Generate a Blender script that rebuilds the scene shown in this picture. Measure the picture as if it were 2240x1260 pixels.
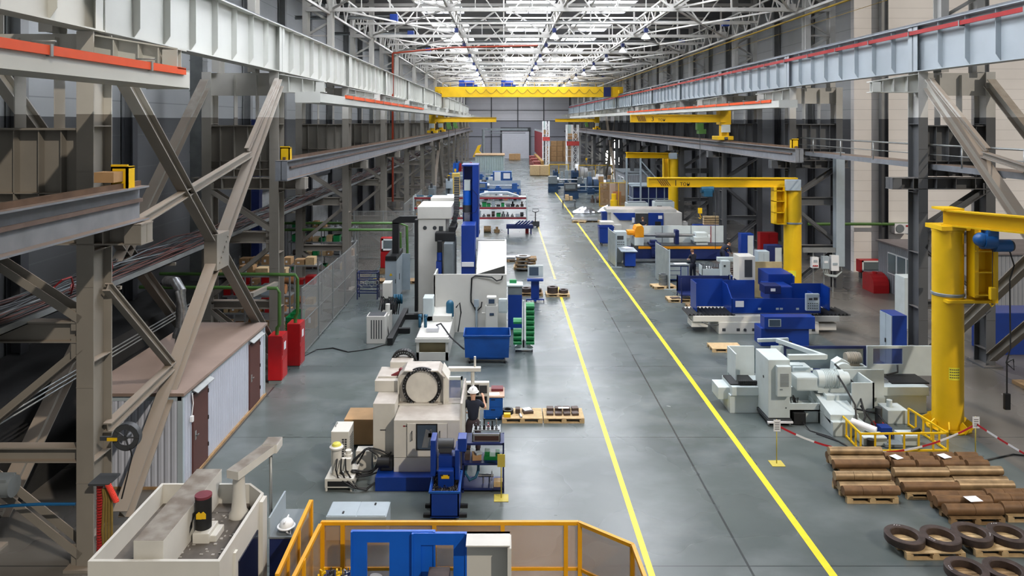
import bpy, bmesh, math, random
from mathutils import Vector as V, Matrix
for o in list(bpy.data.objects): bpy.data.objects.remove(o)
SC = bpy.context.scene; COL = SC.collection
R = math.radians
# ---------------------------------------------------------------- camera, world, lights, exposure
F = 1606.0; CH = 8.9; CX = 1102.0; CY = 266.0
cd = bpy.data.cameras.new('camera'); cam = bpy.data.objects.new('camera', cd); COL.objects.link(cam)
cam.location = (0, 0, CH); cam.rotation_euler = (R(90), 0, 0)
cd.sensor_width = 36; cd.lens = 36*F/2240; cd.shift_x = (1120-CX)/2240; cd.shift_y = (CY-630)/2240
cd.clip_end = 600; SC.camera = cam
W = bpy.data.worlds.new('World'); SC.world = W; W.use_nodes = True
bg = W.node_tree.nodes['Background']; bg.inputs[0].default_value = (0.96, 0.98, 1, 1); bg.inputs[1].default_value = 0.42
SC.view_settings.view_transform = 'Standard'; SC.view_settings.look = 'None'; SC.view_settings.gamma = 1
SC.view_settings.exposure = -0.2
SC.view_settings.use_curve_mapping = False
cy = SC.cycles; cy.max_bounces = 5; cy.diffuse_bounces = 3; cy.glossy_bounces = 2; cy.transmission_bounces = 4
cy.transparent_max_bounces = 6; cy.caustics_reflective = False; cy.caustics_refractive = False
cy.use_denoising = True; cy.sample_clamp_indirect = 6; cy.use_adaptive_sampling = True; cy.adaptive_threshold = 0.03
SKY_E = 21.0      # daylight behind the roof glazing
def lamp(kind, name, loc, energy, color, size=1, rot=(0, 0, 0), sy=None):
    l = bpy.data.lights.new(name, kind); l.energy = energy; l.color = color
    if kind == 'AREA':
        l.size = size
        if sy: l.shape = 'RECTANGLE'; l.size_y = sy
    if kind == 'SUN': l.angle = size
    o = bpy.data.objects.new(name, l); COL.objects.link(o); o.location = loc; o.rotation_euler = rot
    return o
# low sun coming in through the open front end of the hall, high on the right
lamp('SUN', 'sun', (20, -20, 40), 2.0, (1, .88, .74), R(1.0), (R(52), 0, R(38)))

# ---------------------------------------------------------------- helpers
def lin(c):
    return tuple(((v/255)/12.92 if v/255 <= .04045 else ((v/255+.055)/1.055)**2.4) for v in c)
def G(px, py, z=0.0):
    s = (py-CY)/(CH-z); return ((px-CX)/s, F/s)
MATS = {}
def nodes(name):
    m = bpy.data.materials.new(name); m.use_nodes = True
    return m, m.node_tree.nodes, m.node_tree.links, m.node_tree.nodes['Principled BSDF']
def mixc(n, l, fac, a, b):
    x = n.new('ShaderNodeMix'); x.data_type = 'RGBA'
    for i, v in ((0, fac), (6, a), (7, b)):
        if hasattr(v, 'is_linked'): l.new(v, x.inputs[i])
        elif i == 0: x.inputs[0].default_value = v
        else: x.inputs[i].default_value = (*v, 1)
    return x.outputs[2]
def noise(n, l, scale, detail=4, vec=None, lo=.35, hi=.65):
    t = n.new('ShaderNodeTexNoise'); t.inputs['Scale'].default_value = scale; t.inputs['Detail'].default_value = detail
    if vec is not None: l.new(vec, t.inputs['Vector'])
    r = n.new('ShaderNodeMapRange'); l.new(t.outputs[0], r.inputs[0]); r.inputs[1].default_value = lo; r.inputs[2].default_value = hi
    return r.outputs[0]
def math_(n, l, op, a, b=None, c=None):
    x = n.new('ShaderNodeMath'); x.operation = op
    for i, v in enumerate((a, b, c)):
        if v is None: continue
        if hasattr(v, 'is_linked'): l.new(v, x.inputs[i])
        else: x.inputs[i].default_value = v
    return x.outputs[0]
def paint(name, rgb, rough=.5, metal=0., wear=.12, scale=2.5, dust=0., dustc=(140, 122, 105), alpha=1., two=None, seam=0, ribs=0, ribax=0, emis=0):
    """painted surface: base colour with mottling, dust settled on what faces up, optional two coats split at 9.05 m"""
    if name in MATS: return MATS[name]
    m, n, l, b = nodes(name); c = lin(rgb)
    geo = n.new('ShaderNodeNewGeometry'); sep = n.new('ShaderNodeSeparateXYZ'); l.new(geo.outputs['Position'], sep.inputs[0])
    out = None
    base = c
    if two:
        st = math_(n, l, 'GREATER_THAN', sep.outputs[2], 9.05)
        base = mixc(n, l, st, lin(two), c)
    if wear:
        f = noise(n, l, scale, 5, geo.outputs['Position'])
        dk = tuple(v*(1-wear*2) for v in c)
        if two: dk = mixc(n, l, st, tuple(v*(1-wear*2) for v in lin(two)), dk)
        f2 = math_(n, l, 'MULTIPLY', f, .8)
        base = mixc(n, l, f2, base, dk)
    if dust:
        ns = n.new('ShaderNodeSeparateXYZ'); l.new(geo.outputs['Normal'], ns.inputs[0])
        up = math_(n, l, 'GREATER_THAN', ns.outputs[2], .6)
        f3 = noise(n, l, 3.1, 6, geo.outputs['Position'], .25, .6)
        f4 = math_(n, l, 'MULTIPLY', up, math_(n, l, 'MULTIPLY', math_(n, l, 'ADD', math_(n, l, 'MULTIPLY', f3, .45), .55), dust))
        base = mixc(n, l, f4, base, lin(dustc))
    if seam or ribs:
        v = sep.outputs[2] if seam else sep.outputs[ribax]; p = seam or ribs
        fr = math_(n, l, 'FRACT', math_(n, l, 'DIVIDE', v, p))
        if seam:
            k = math_(n, l, 'LESS_THAN', fr, .035); base = mixc(n, l, math_(n, l, 'MULTIPLY', k, .45), base, tuple(v*.3 for v in c))
        else:
            tri = math_(n, l, 'ABSOLUTE', math_(n, l, 'SUBTRACT', fr, .5))
            bm_ = n.new('ShaderNodeBump'); bm_.inputs['Strength'].default_value = .6; bm_.inputs['Distance'].default_value = ribs*.35
            sm = math_(n, l, 'SMOOTH_MIN', math_(n, l, 'MULTIPLY', tri, 3), .8, .3); l.new(sm, bm_.inputs['Height']); l.new(bm_.outputs[0], b.inputs['Normal'])
            k = math_(n, l, 'LESS_THAN', fr, .09); base = mixc(n, l, math_(n, l, 'MULTIPLY', k, .25), base, tuple(v*.3 for v in c))
    if hasattr(base, 'is_linked'): l.new(base, b.inputs['Base Color'])
    else: b.inputs['Base Color'].default_value = (*base, 1)
    b.inputs['Roughness'].default_value = rough; b.inputs['Metallic'].default_value = metal
    b.inputs['Alpha'].default_value = alpha
    if emis: b.inputs['Emission Color'].default_value = (*c, 1); b.inputs['Emission Strength'].default_value = emis
    MATS[name] = m; return m
def glass(name, rgb, alpha=.35, rough=.08):
    if name in MATS: return MATS[name]
    m, n, l, b = nodes(name); b.inputs['Base Color'].default_value = (*lin(rgb), 1); b.inputs['Alpha'].default_value = alpha
    b.inputs['Roughness'].default_value = rough; MATS[name] = m; return m
def glow(name, rgb, e):
    m, n, l, b = nodes(name); b.inputs['Base Color'].default_value = (.8, .8, .8, 1)
    b.inputs['Emission Color'].default_value = (*lin(rgb), 1); b.inputs['Emission Strength'].default_value = e; MATS[name] = m; return m
def meshmat(name, rgb, cell=.05, fill=.25):
    """woven wire: square holes cut by alpha in the object's own coordinates"""
    if name in MATS: return MATS[name]
    m, n, l, b = nodes(name); b.inputs['Base Color'].default_value = (*lin(rgb), 1); b.inputs['Roughness'].default_value = .5
    geo = n.new('ShaderNodeNewGeometry'); sep = n.new('ShaderNodeSeparateXYZ'); l.new(geo.outputs['Position'], sep.inputs[0])
    h = math_(n, l, 'ADD', sep.outputs[0], sep.outputs[1])
    a = math_(n, l, 'LESS_THAN', math_(n, l, 'FRACT', math_(n, l, 'DIVIDE', h, cell)), fill)
    c = math_(n, l, 'LESS_THAN', math_(n, l, 'FRACT', math_(n, l, 'DIVIDE', sep.outputs[2], cell)), fill)
    l.new(math_(n, l, 'MAXIMUM', a, c), b.inputs['Alpha']); MATS[name] = m; return m

class MB:
    def __init__(s): s.bm = bmesh.new(); s.m = 0; s.mats = []
    def mat(s, m):
        if not s.mats and len(s.bm.faces): s.mats.append(None)
        if m not in s.mats: s.mats.append(m)
        s.m = s.mats.index(m); return s
    def _f(s, vs, smooth=False):
        try: f = s.bm.faces.new(vs)
        except ValueError: return None
        f.material_index = s.m; f.smooth = smooth; return f
    def box(s, x0, x1, y0, y1, z0, z1, b=0):
        x0, x1 = sorted((x0, x1)); y0, y1 = sorted((y0, y1)); z0, z1 = sorted((z0, z1))
        v = [s.bm.verts.new((x, y, z)) for z in (z0, z1) for y in (y0, y1) for x in (x0, x1)]
        fs = [s._f([v[i] for i in q]) for q in ((0, 2, 3, 1), (4, 5, 7, 6), (0, 1, 5, 4), (2, 6, 7, 3), (0, 4, 6, 2), (1, 3, 7, 5))]
        if b:
            b = min(b, (x1-x0)*.45, (y1-y0)*.45, (z1-z0)*.45)
            es = list({e for f in fs for e in f.edges})
            bmesh.ops.bevel(s.bm, geom=es, offset=b, segments=2, profile=.7, affect='EDGES', clamp_overlap=True)
        return s
    def sect(s, p, q, poly, up=None, smooth=False, poly2=None):
        p, q = V(p), V(q); d = (q-p)
        if d.length < 1e-6: return s
        d.normalize()
        if up is None: up = V((0, 0, 1)) if abs(d.z) < .95 else V((0, 1, 0))
        else: up = V(up)
        side = d.cross(up).normalized(); u = side.cross(d).normalized()
        a = [s.bm.verts.new(p+side*x+u*y) for x, y in poly]; c = [s.bm.verts.new(q+side*x+u*y) for x, y in (poly2 or poly)]
        k = len(poly)
        for i in range(k): s._f([a[i], a[(i+1) % k], c[(i+1) % k], c[i]], smooth)
        s._f(a[::-1]); s._f(c); return s
    def bar(s, p, q, w, h=None, up=None):
        h = h or w; return s.sect(p, q, [(-w/2, -h/2), (w/2, -h/2), (w/2, h/2), (-w/2, h/2)], up)
    def ibeam(s, p, q, h, w, tw=.02, tf=.03, up=None):
        a, c, t, f = w/2, h/2, tw/2, tf
        return s.sect(p, q, [(-a, -c), (a, -c), (a, -c+f), (t, -c+f), (t, c-f), (a, c-f), (a, c), (-a, c), (-a, c-f), (-t, c-f), (-t, -c+f), (-a, -c+f)], up)
    def angle(s, p, q, w, t=.02, up=None):
        return s.sect(p, q, [(-w/2, -w/2), (w/2, -w/2), (w/2, -w/2+t), (-w/2+t, -w/2+t), (-w/2+t, w/2), (-w/2, w/2)], up)
    def cyl(s, p, q, r, r2=None, n=20):
        r2 = r if r2 is None else r2
        c = [(math.cos(2*math.pi*i/n), math.sin(2*math.pi*i/n)) for i in range(n)]
        return s.sect(p, q, [(r*x, r*y) for x, y in c], smooth=True, poly2=[(r2*x, r2*y) for x, y in c])
    def tube(s, pts, r, n=7):
        pts = [V(p) for p in pts]; rings = []; up = V((.13, .27, .95)).normalized()
        for i, p in enumerate(pts):
            d = (pts[min(i+1, len(pts)-1)]-pts[max(i-1, 0)]).normalized()
            sd = d.cross(up)
            if sd.length < .1: sd = d.cross(V((1, 0, 0)))
            sd.normalize(); u = sd.cross(d)
            rings.append([s.bm.verts.new(p+sd*r*math.cos(2*math.pi*k/n)+u*r*math.sin(2*math.pi*k/n)) for k in range(n)])
        for a, b in zip(rings, rings[1:]):
            for k in range(n): s._f([a[k], a[(k+1) % n], b[(k+1) % n], b[k]], True)
        s._f(rings[0][::-1]); s._f(rings[-1]); return s
    def prism(s, pts, axis, a, b):
        def P(u, w, t): return {'x': (t, u, w), 'y': (u, t, w), 'z': (u, w, t)}[axis]
        A = [s.bm.verts.new(P(u, w, a)) for u, w in pts]; B = [s.bm.verts.new(P(u, w, b)) for u, w in pts]; k = len(pts)
        for i in range(k): s._f([A[i], A[(i+1) % k], B[(i+1) % k], B[i]])
        s._f(A[::-1]); s._f(B); return s
    def lathe(s, prof, c=(0, 0, 0), axis='z', n=24, smooth=True):
        c = V(c); rings = []
        for r, t in prof:
            rg = []
            for k in range(n):
                a = 2*math.pi*k/n; x, y = r*math.cos(a), r*math.sin(a)
                rg.append(s.bm.verts.new(c+V({'z': (x, y, t), 'y': (x, t, y), 'x': (t, x, y)}[axis])))
            rings.append(rg)
        for a, b in zip(rings, rings[1:]):
            for k in range(n): s._f([a[k], a[(k+1) % n], b[(k+1) % n], b[k]], smooth)
        return s
    def ring(s, c, R_, r, h, axis='z', n=32):
        return s.lathe([(r, 0), (R_, 0), (R_, h), (r, h), (r, 0)], c, axis, n, False)
    def dome(s, c, r, sx=1, sy=1, sz=1, n=14, full=True):
        c = V(c); prof = []; k0 = -n//2 if full else 0
        for i in range(k0, n//2+1):
            a = math.pi*i/n; prof.append((max(.001, r*math.cos(a)), r*math.sin(a)))
        rings = [[s.bm.verts.new(c+V((p*math.cos(2*math.pi*k/n)*sx, p*math.sin(2*math.pi*k/n)*sy, t*sz))) for k in range(n)] for p, t in prof]
        for a, b in zip(rings, rings[1:]):
            for k in range(n): s._f([a[k], a[(k+1) % n], b[(k+1) % n], b[k]], True)
        return s
    def quad(s, *ps):
        s._f([s.bm.verts.new(p) for p in ps]); return s
    def build(s, name, m=None, parent=None, fix=True):
        if fix: bmesh.ops.recalc_face_normals(s.bm, faces=s.bm.faces)
        if parent is not None:
            off = V(parent['_o']); bmesh.ops.translate(s.bm, verts=s.bm.verts, vec=-off)
        for e in s.bm.edges:
            if len(e.link_faces) == 2 and e.calc_face_angle(0) > .6: e.smooth = False
        me = bpy.data.meshes.new(name); s.bm.to_mesh(me); s.bm.free()
        for q in (s.mats or [m]): me.materials.append(q or m)
        o = bpy.data.objects.new(name, me); COL.objects.link(o)
        if parent is not None:
            o.parent = parent; o['_o'] = tuple(parent['_o'])
        else: o['_o'] = (0., 0., 0.)
        return o
ALL = []
def tag(o, label, cat, group=None, kind=None):
    o['label'] = label; o['category'] = cat
    if group: o['group'] = group
    if kind: o['kind'] = kind
    return o
def thing(name, loc, label, cat, group=None):
    o = bpy.data.objects.new(name, None); COL.objects.link(o); o.empty_display_size = .2
    o.location = loc; o['_o'] = tuple(float(v) for v in loc); return tag(o, label, cat, group)
def kids(o): return KIDS.get(o.name) or [c for c in o.children]
KIDS = {}
def copy(o, loc=None, rz=None, label=None, group=None, parent=None):
    c = o.copy(); COL.objects.link(c)
    if parent is not None: c.parent = parent
    if loc is not None: c.location = loc
    if rz is not None: c.rotation_euler.z = rz
    if label: c['label'] = label
    if group: c['group'] = group
    for ch in o.children: copy(ch, parent=c)
    return c
def centre(o, loc):
    """give a one-mesh thing its origin at loc"""
    v = V(loc); o.data.transform(Matrix.Translation(-v)); o.location = v; o['_o'] = tuple(v); return o
def struct(name, mb, m=None):
    o = mb.build(name, m); o['kind'] = 'structure'; return o
def text(s, size, loc, m, parent, rot=(90, 0, 0), name='lettering'):
    c = bpy.data.curves.new(name, 'FONT'); c.body = s; c.size = size; c.extrude = .004; c.resolution_u = 2
    q = bpy.data.objects.new(name, c); COL.objects.link(q)
    bpy.context.view_layer.update()
    me = bpy.data.meshes.new_from_object(q.evaluated_get(bpy.context.evaluated_depsgraph_get())); bpy.data.objects.remove(q)
    me.materials.clear(); me.materials.append(m)
    o = bpy.data.objects.new(name, me); COL.objects.link(o); o.rotation_euler = tuple(R(a) for a in rot)
    o.location = V(loc)-V(parent['_o']); o.parent = parent; return o
NTH = ['nearest', 'second', 'third', 'fourth', 'fifth', 'sixth', 'seventh', 'eighth', 'ninth', 'tenth', 'eleventh', 'twelfth', 'thirteenth', 'fourteenth', 'fifteenth']

# ---------------------------------------------------------------- materials
CREAM = paint('cream_enamel', (214, 212, 204), .42, wear=.04, scale=1.5)
CREAMD = paint('cream_enamel_dusty', (212, 210, 202), .5, wear=.05, dust=.85, dustc=(158, 148, 138))
DUSTY = paint('cream_enamel_very_dusty', (212, 210, 202), .5, wear=.05, dust=1., dustc=(118, 108, 98))
GREYW = paint('pale_grey_enamel', (196, 206, 206), .42, wear=.05)
LGREY = paint('light_grey_enamel', (165, 178, 186), .45, wear=.05)
MGREY = paint('mid_grey_enamel', (120, 128, 132), .5, wear=.1)
DGREY = paint('dark_grey_enamel', (62, 65, 68), .5, wear=.12)
BLACK = paint('black_rubber', (24, 25, 27), .55, wear=.1)
BLUE = paint('blue_enamel', (12, 54, 140), .38, wear=.08)
BLUE2 = paint('bin_blue_enamel', (18, 84, 168), .42, wear=.15)
NAVY = paint('navy_enamel', (22, 38, 92), .45, wear=.12)
SKYB = paint('bright_blue_enamel', (10, 96, 205), .4, wear=.06)
YEL = paint('crane_yellow', (232, 188, 18), .42, wear=.07, scale=1.2)
YEL2 = paint('fence_yellow', (240, 170, 12), .45, wear=.06)
RED = paint('red_enamel', (176, 20, 26), .4, wear=.1)
ORANGE = paint('conductor_orange', (232, 84, 28), .45, wear=.05)
ORG = paint('machine_orange', (240, 158, 20), .45, wear=.07)
GREEN = paint('pipe_green', (72, 112, 48), .5, wear=.1)
GRN2 = paint('bin_green', (24, 138, 74), .45, wear=.08)
STEEL = paint('hall_steel', (206, 204, 196), .6, wear=.1, scale=.8, dust=.75, dustc=(140, 126, 112), two=(138, 133, 124))
STEELR = paint('hall_steel_grey', (196, 196, 192), .6, wear=.1, scale=.8, dust=.75, dustc=(110, 104, 98), two=(88, 90, 92))
GIRD = paint('girder_paint', (206, 208, 202), .5, wear=.05, scale=.6, dust=.6, dustc=(160, 145, 128))
GIRDB = paint('girder_paint_blue', (176, 186, 192), .5, wear=.07, scale=.6, dust=.7, dustc=(95, 90, 86))
TRUSS = paint('truss_paint', (198, 196, 190), .55, wear=.08)
RAILS = paint('runway_steel', (128, 132, 138), .5, wear=.12, dust=.9, dustc=(128, 108, 92))
ALU = paint('bare_steel', (172, 175, 178), .32, .85, wear=.12)
FOIL = paint('crumpled_foil', (205, 208, 212), .28, .9, wear=.25, scale=9)
WOOD = paint('pine_wood', (204, 176, 132), .7, wear=.14, scale=7)
WOODD = paint('old_pine', (160, 130, 92), .75, wear=.2, scale=7)
CARD = paint('cardboard', (176, 140, 98), .8, wear=.1)
PAPER = paint('paper', (232, 233, 236), .7, wear=.02)
RUST = paint('rusted_bar', (120, 88, 56), .6, .1, wear=.22, scale=5)
RUSTL = paint('turned_bar', (168, 142, 106), .45, .25, wear=.25, scale=4)
FORGE = paint('forged_steel', (82, 70, 66), .6, .4, wear=.25, scale=6)
SKIN = paint('skin', (214, 166, 140), .55, wear=.02)
CLOTH = paint('navy_workwear', (28, 34, 52), .85, wear=.12)
TROUS = paint('dark_trousers', (58, 48, 54), .85, wear=.12)
HELM = paint('white_helmet', (236, 238, 240), .35, wear=.02)
SWARF = paint('metal_swarf', (96, 92, 88), .4, .7, wear=.4, scale=30)
TEAL = paint('motor_teal', (34, 92, 120), .45, wear=.1)
DOORB = paint('brown_door', (84, 48, 42), .5, wear=.08)
SHED = paint('shed_cladding', (188, 194, 208), .45, wear=.04, ribs=.16, ribax=0)
SHEDY = paint('shed_cladding_side', (188, 194, 208), .45, wear=.04, ribs=.16, ribax=1)
SHEDR = paint('dusty_roof', (140, 122, 112), .8, wear=.1, scale=.9)
OFFC = paint('office_cladding', (150, 154, 160), .5, wear=.05, ribs=.2, ribax=0)
OFFY = paint('office_cladding_side', (132, 136, 142), .5, wear=.05, ribs=.2, ribax=1)
CORR = paint('corrugated_container', (176, 196, 196), .5, wear=.06, ribs=.35, ribax=0)
PANE = glass('window_pane', (120, 140, 145), .55)
TINT = glass('tinted_guard', (60, 80, 140), .5)
AMBER = glass('clear_guard', (178, 140, 92), .48, .2)
FILM = glass('plastic_film', (225, 232, 236), .55, .15)
SCREEN = paint('screen_glass', (70, 84, 100), .15, wear=.05)
WIRE = meshmat('galvanised_wire', (150, 150, 146), .06, .2)
GALV = paint('galvanised_steel', (158, 162, 162), .42, .5, wear=.12)
DRED = paint('dark_red_mesh', (150, 30, 44), .7, wear=.25, scale=3)

# ---------------------------------------------------------------- shell: floor, walls, roof
def floor_mat():
    m, n, l, b = nodes('polished_concrete')
    geo = n.new('ShaderNodeNewGeometry'); sep = n.new('ShaderNodeSeparateXYZ'); l.new(geo.outputs['Position'], sep.inputs[0])
    X, Y = sep.outputs[0], sep.outputs[1]
    mp = n.new('ShaderNodeMapping'); l.new(geo.outputs['Position'], mp.inputs[0]); mp.inputs['Scale'].default_value = (.8, 1.1, 1)
    c = mixc(n, l, noise(n, l, .4, 4, mp.outputs[0], .2, .8), lin((97, 105, 103)), lin((72, 81, 81)))
    c = mixc(n, l, math_(n, l, 'MULTIPLY', noise(n, l, .8, 5, mp.outputs[0], .45, .95), .45), c, lin((170, 176, 178)))
    c = mixc(n, l, math_(n, l, 'MULTIPLY', noise(n, l, .3, 3, geo.outputs['Position'], .35, .9), .35), c, lin((54, 62, 64)))
    side = math_(n, l, 'MAXIMUM', math_(n, l, 'LESS_THAN', X, -7.72), math_(n, l, 'GREATER_THAN', X, 13.2))
    c = mixc(n, l, math_(n, l, 'MULTIPLY', side, .75), c, lin((104, 97, 90)))
    def joint(v, off, per, w):
        f = math_(n, l, 'FRACT', math_(n, l, 'DIVIDE', math_(n, l, 'SUBTRACT', v, off), per))
        return math_(n, l, 'LESS_THAN', math_(n, l, 'ABSOLUTE', math_(n, l, 'SUBTRACT', f, .5)), w/per/2)
    j = math_(n, l, 'MAXIMUM', joint(Y, 14.7-3, 6, .03), joint(X, 4.9-6.3, 12.6, .05))
    c = mixc(n, l, math_(n, l, 'MULTIPLY', j, .8), c, lin((40, 44, 46)))
    l.new(c, b.inputs['Base Color'])
    r = n.new('ShaderNodeMapRange'); l.new(noise(n, l, .3, 3, geo.outputs['Position'], .3, .7), r.inputs[0]); r.inputs[3].default_value = .22; r.inputs[4].default_value = .34
    l.new(r.outputs[0], b.inputs['Roughness']); b.inputs['Specular IOR Level'].default_value = .55
    return m
YE = 178.0
struct('floor', MB().box(-16, 46, -3, YE, -.2, 0), floor_mat())
LINE = paint('floor_line_yellow', (246, 216, 44), .4, wear=.06, scale=6)
LINEW = paint('floor_line_worn', (205, 190, 120), .4, wear=.25, scale=3)
struct('trim_1', MB().box(2.84, 2.97, 2, 39.5, 0, .004), LINE)
struct('trim_2', MB().box(6.38, 6.54, 2, 92, 0, .004), LINE)
struct('trim_3', MB().box(2.84, 2.97, 41.5, 66, 0, .004), LINEW)
struct('trim_4', MB().box(-7.4, -1.5, 41.6, 41.72, 0, .004), LINE)
WALLL = paint('wall_left_paint', (178, 182, 184), .6, wear=.08, scale=.3, two=(88, 90, 92), seam=1.2)
WALLR = paint('wall_right_paint', (186, 188, 188), .6, wear=.08, scale=.3, two=(92, 94, 98), seam=1.2)
WALLF = paint('wall_end_paint', (206, 206, 210), .6, wear=.06, scale=.2, two=(150, 152, 160), seam=1.2)
WALLB = paint('wall_side_paint', (236, 232, 228), .6, wear=.06, scale=.4, seam=.6)
struct('wall_left', MB().box(-13.9, -13.5, -3, YE, 0, 19), WALLL)
struct('wall_right', MB().box(20.7, 21.1, 43.8, YE, 0, 19), WALLR)
struct('wall_back_right', MB().box(20.7, 46, 43.4, 43.8, 0, 19), WALLB)
struct('wall_far', MB().box(-13.9, 21.1, YE, YE+.4, 0, 19), WALLF)
w = MB()
for x in (-9.3, -3, 3.4, 9.7, 16): w.box(x-.12, x+.12, YE-.25, YE, 0, 19)
for z in (5.2, 9.05, 11.6): w.box(-13.4, 20.6, YE-.12, YE, z, z+.12)
struct('trim_5', w, DGREY)
# roof deck with three strips of glazing per bay
COLY = [2.7+12*i for i in range(15)]
DECK = paint('roof_deck', (96, 96, 98), .8, wear=.1, ribs=.5, ribax=1)
GLAZ = [(-6.6, -3.2), (0.2, 3.8), (6.2, 9.8)]
w = MB(); ys = []
for y in COLY[1:-1]: ys.append((y+2.8, y+9.2))
xs = [-13.9]+[v for g in GLAZ for v in g]+[21.1]
ZR = 17.7
for i in range(0, len(xs), 2): w.box(xs[i], xs[i+1], 8, YE, ZR, ZR+.25)
yy = [8]+[v for g in ys for v in g]+[YE]
for a, b_ in GLAZ:
    for i in range(0, len(yy), 2): w.box(a, b_, yy[i], yy[i+1], ZR, ZR+.25)
struct('ceiling', w, DECK)
SKYL = glow('daylit_glazing', (244, 247, 255), SKY_E)
k = 0
for a, b_ in GLAZ:
    for y0, y1 in ys:
        k += 1
        w = MB().mat(SKYL); w.box(a, b_, y0, y1, ZR+.12, ZR+.16)
        w.mat(GALV)
        for q in range(1, 4): yb = y0+(y1-y0)*q/4; w.box(a, b_, yb-.04, yb+.04, ZR+.02, ZR+.12)
        w.box((a+b_)/2-.03, (a+b_)/2+.03, y0, y1, ZR+.02, ZR+.12)
        struct('window_%d' % k, w)
# daylit windows low in the right-hand wall near the far end
for i, (y0, y1, z0, z1) in enumerate(((128, 131.5, .3, 6.6), (133.5, 137, .3, 6.6), (139.5, 150, .3, 3.4))):
    w = MB().mat(glow('daylit_pane_%d' % i, (255, 250, 240), 9)).box(20.62, 20.68, y0, y1, z0, z1)
    w.mat(GALV).box(20.56, 20.64, y0, y1, (z0+z1)/2-.05, (z0+z1)/2+.05).box(20.56, 20.64, (y0+y1)/2-.05, (y0+y1)/2+.05, z0, z1)
    struct('window_%d' % (k+1+i), w)
# roller door in the far wall
w = MB().mat(paint('door_white', (206, 208, 214), .5, wear=.03, seam=.5)).box(-.42, 6.1, YE-.3, YE-.05, 0, 6.6)
w.mat(DGREY).box(-.8, -.42, YE-.4, YE, 0, 7.1).box(6.1, 6.5, YE-.4, YE, 0, 7.1).box(-.8, 6.5, YE-.6, YE, 6.7, 7.5)
struct('door_1', w)
# ---------------------------------------------------------------- laced columns, one per bay and side
XL, XR = -8.33, 15.2
def make_column(x, y, sg, side):
    """sg: direction away from the aisle"""
    t = thing('laced_steel_column', (x, y, 0), '', 'steel column')
    P = lambda dx, dy, z: (x+sg*dx, y+dy, z)
    for dx in (0, 2.45):
        b = MB(); b.ibeam(P(dx, .25, 0), P(dx, .25, 10.7), .7, .34, .02, .03, (0, 1, 0))
        b.box(x+sg*dx-.35, x+sg*dx+.35, y-.25, y+.75, 0, .06)
        for z in (1.7, 3.6, 5.6, 7.9): b.box(x+sg*dx-.172, x+sg*dx+.172, y-.108, y-.1, z, z+.015)
        for z in (.6, 2.1, 4.1, 6.3, 8.8): b.box(x+sg*dx-.16, x+sg*dx+.16, y-.08, y+.58, z, z+.02)
        b.build('leg', STEEL, t)
    b = MB()
    for z in (2.25, 4.7): 
        b.ibeam(P(-.05, .05, z), P(2.5, .05, z), .42 if z > 3 else .3, .26)
    b.build('crossbeam', STEEL, t)
    b = MB()
    for z0, z1, f in ((.25, 2.1, 1), (2.5, 4.4, 0), (4.95, 6.45, 1)):
        p, q = ((2.4, z0), (.1, z1)) if f == 0 else ((.1, z0), (2.4, z1))
        b.angle(P(p[0], .3, p[1]), P(q[0], .3, q[1]), .18)
        b.angle(P(p[0], -.02, p[1]), P(q[0], -.02, q[1]), .16)
        for dx, z in (p, q): b.box(x+sg*dx-.2, x+sg*dx+.2, y-.06, y-.04, z-.22, z+.22)
    b.build('lacing', STEEL, t)
    # low bracket that carries the lower runway
    b = MB(); b.ibeam(P(-1.12, .15, 6.65), P(3.0, .15, 6.65), .42, .5)
    for dx in (-1.1, -.8, -.35, .5, 1.2, 1.9): b.box(x+sg*dx-.012, x+sg*dx+.012, y-.09, y+.39, 6.46, 6.84)
    b.box(x-sg*1.1, x-sg*.78, y-.1, y-.08, 6.45, 6.85)
    b.build('lower_bracket', STEEL, t)
    # deep web plate and stiffeners between the legs
    b = MB(); b.box(x+sg*.1, x+sg*2.5, y+.2, y+.22, 6.9, 8.75); b.box(x+sg*.1, x+sg*2.5, y-.02, y+.42, 8.73, 8.77)
    for dx in (.55, 1.0, 1.5, 2.0): b.box(x+sg*dx-.01, x+sg*dx+.01, y+.02, y+.4, 6.9, 8.73)
    for z in (7.15, 7.45): b.box(x+sg*.15, x+sg*2.4, y+.02, y+.2, z, z+.02)
    b.box(x+sg*.1, x+sg*2.5, y+.2, y+.22, 9.85, 10.68)
    for dx in (.7, 1.5): b.box(x+sg*dx-.01, x+sg*dx+.01, y+.05, y+.4, 8.77, 10.6)
    b.build('web_plate', STEEL, t)
    # tapered corbel for the upper guide beam
    b = MB(); pl = [(x, 9.98), (x-sg*1.78, 9.98), (x-sg*1.78, 10.35), (x, 10.66)]
    b.prism(pl, 'y', y+.2, y+.22); b.box(x, x-sg*1.8, y, y+.42, 9.96, 9.99)
    b.prism([(x, 10.64), (x-sg*1.8, 10.34), (x-sg*1.8, 10.37), (x, 10.67)], 'y', y, y+.42)
    for dx in (.5, 1.0, 1.4): b.box(x-sg*dx-.01, x-sg*dx+.01, y+.02, y+.4, 9.99, 10.62-dx*.17)
    b.box(x-sg*1.5, x-sg*1.8, y-.02, y+0, 9.98, 10.34)
    b.build('corbel', GIRD, t)
    # lighter upper column with K lacing
    for dx in (.85, 2.15):
        b = MB(); b.ibeam(P(dx, .25, 10.7), P(dx, .25, 17.6), .5, .28, .02, .03, (0, 1, 0)); b.build('upper_leg', STEEL, t)
    b = MB()
    for k in range(4):
        z = 11.2+k*1.5
        b.angle(P(.85, .2, z), P(2.15, .2, z+.75), .12); b.angle(P(.85, .2, z+1.5), P(2.15, .2, z+.75), .12); b.bar(P(.85, .2, z+.75), P(2.15, .2, z+.75), .08)
    b.build('upper_lacing', STEEL, t)
    return t
cols = {}
_S = STEEL
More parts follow.
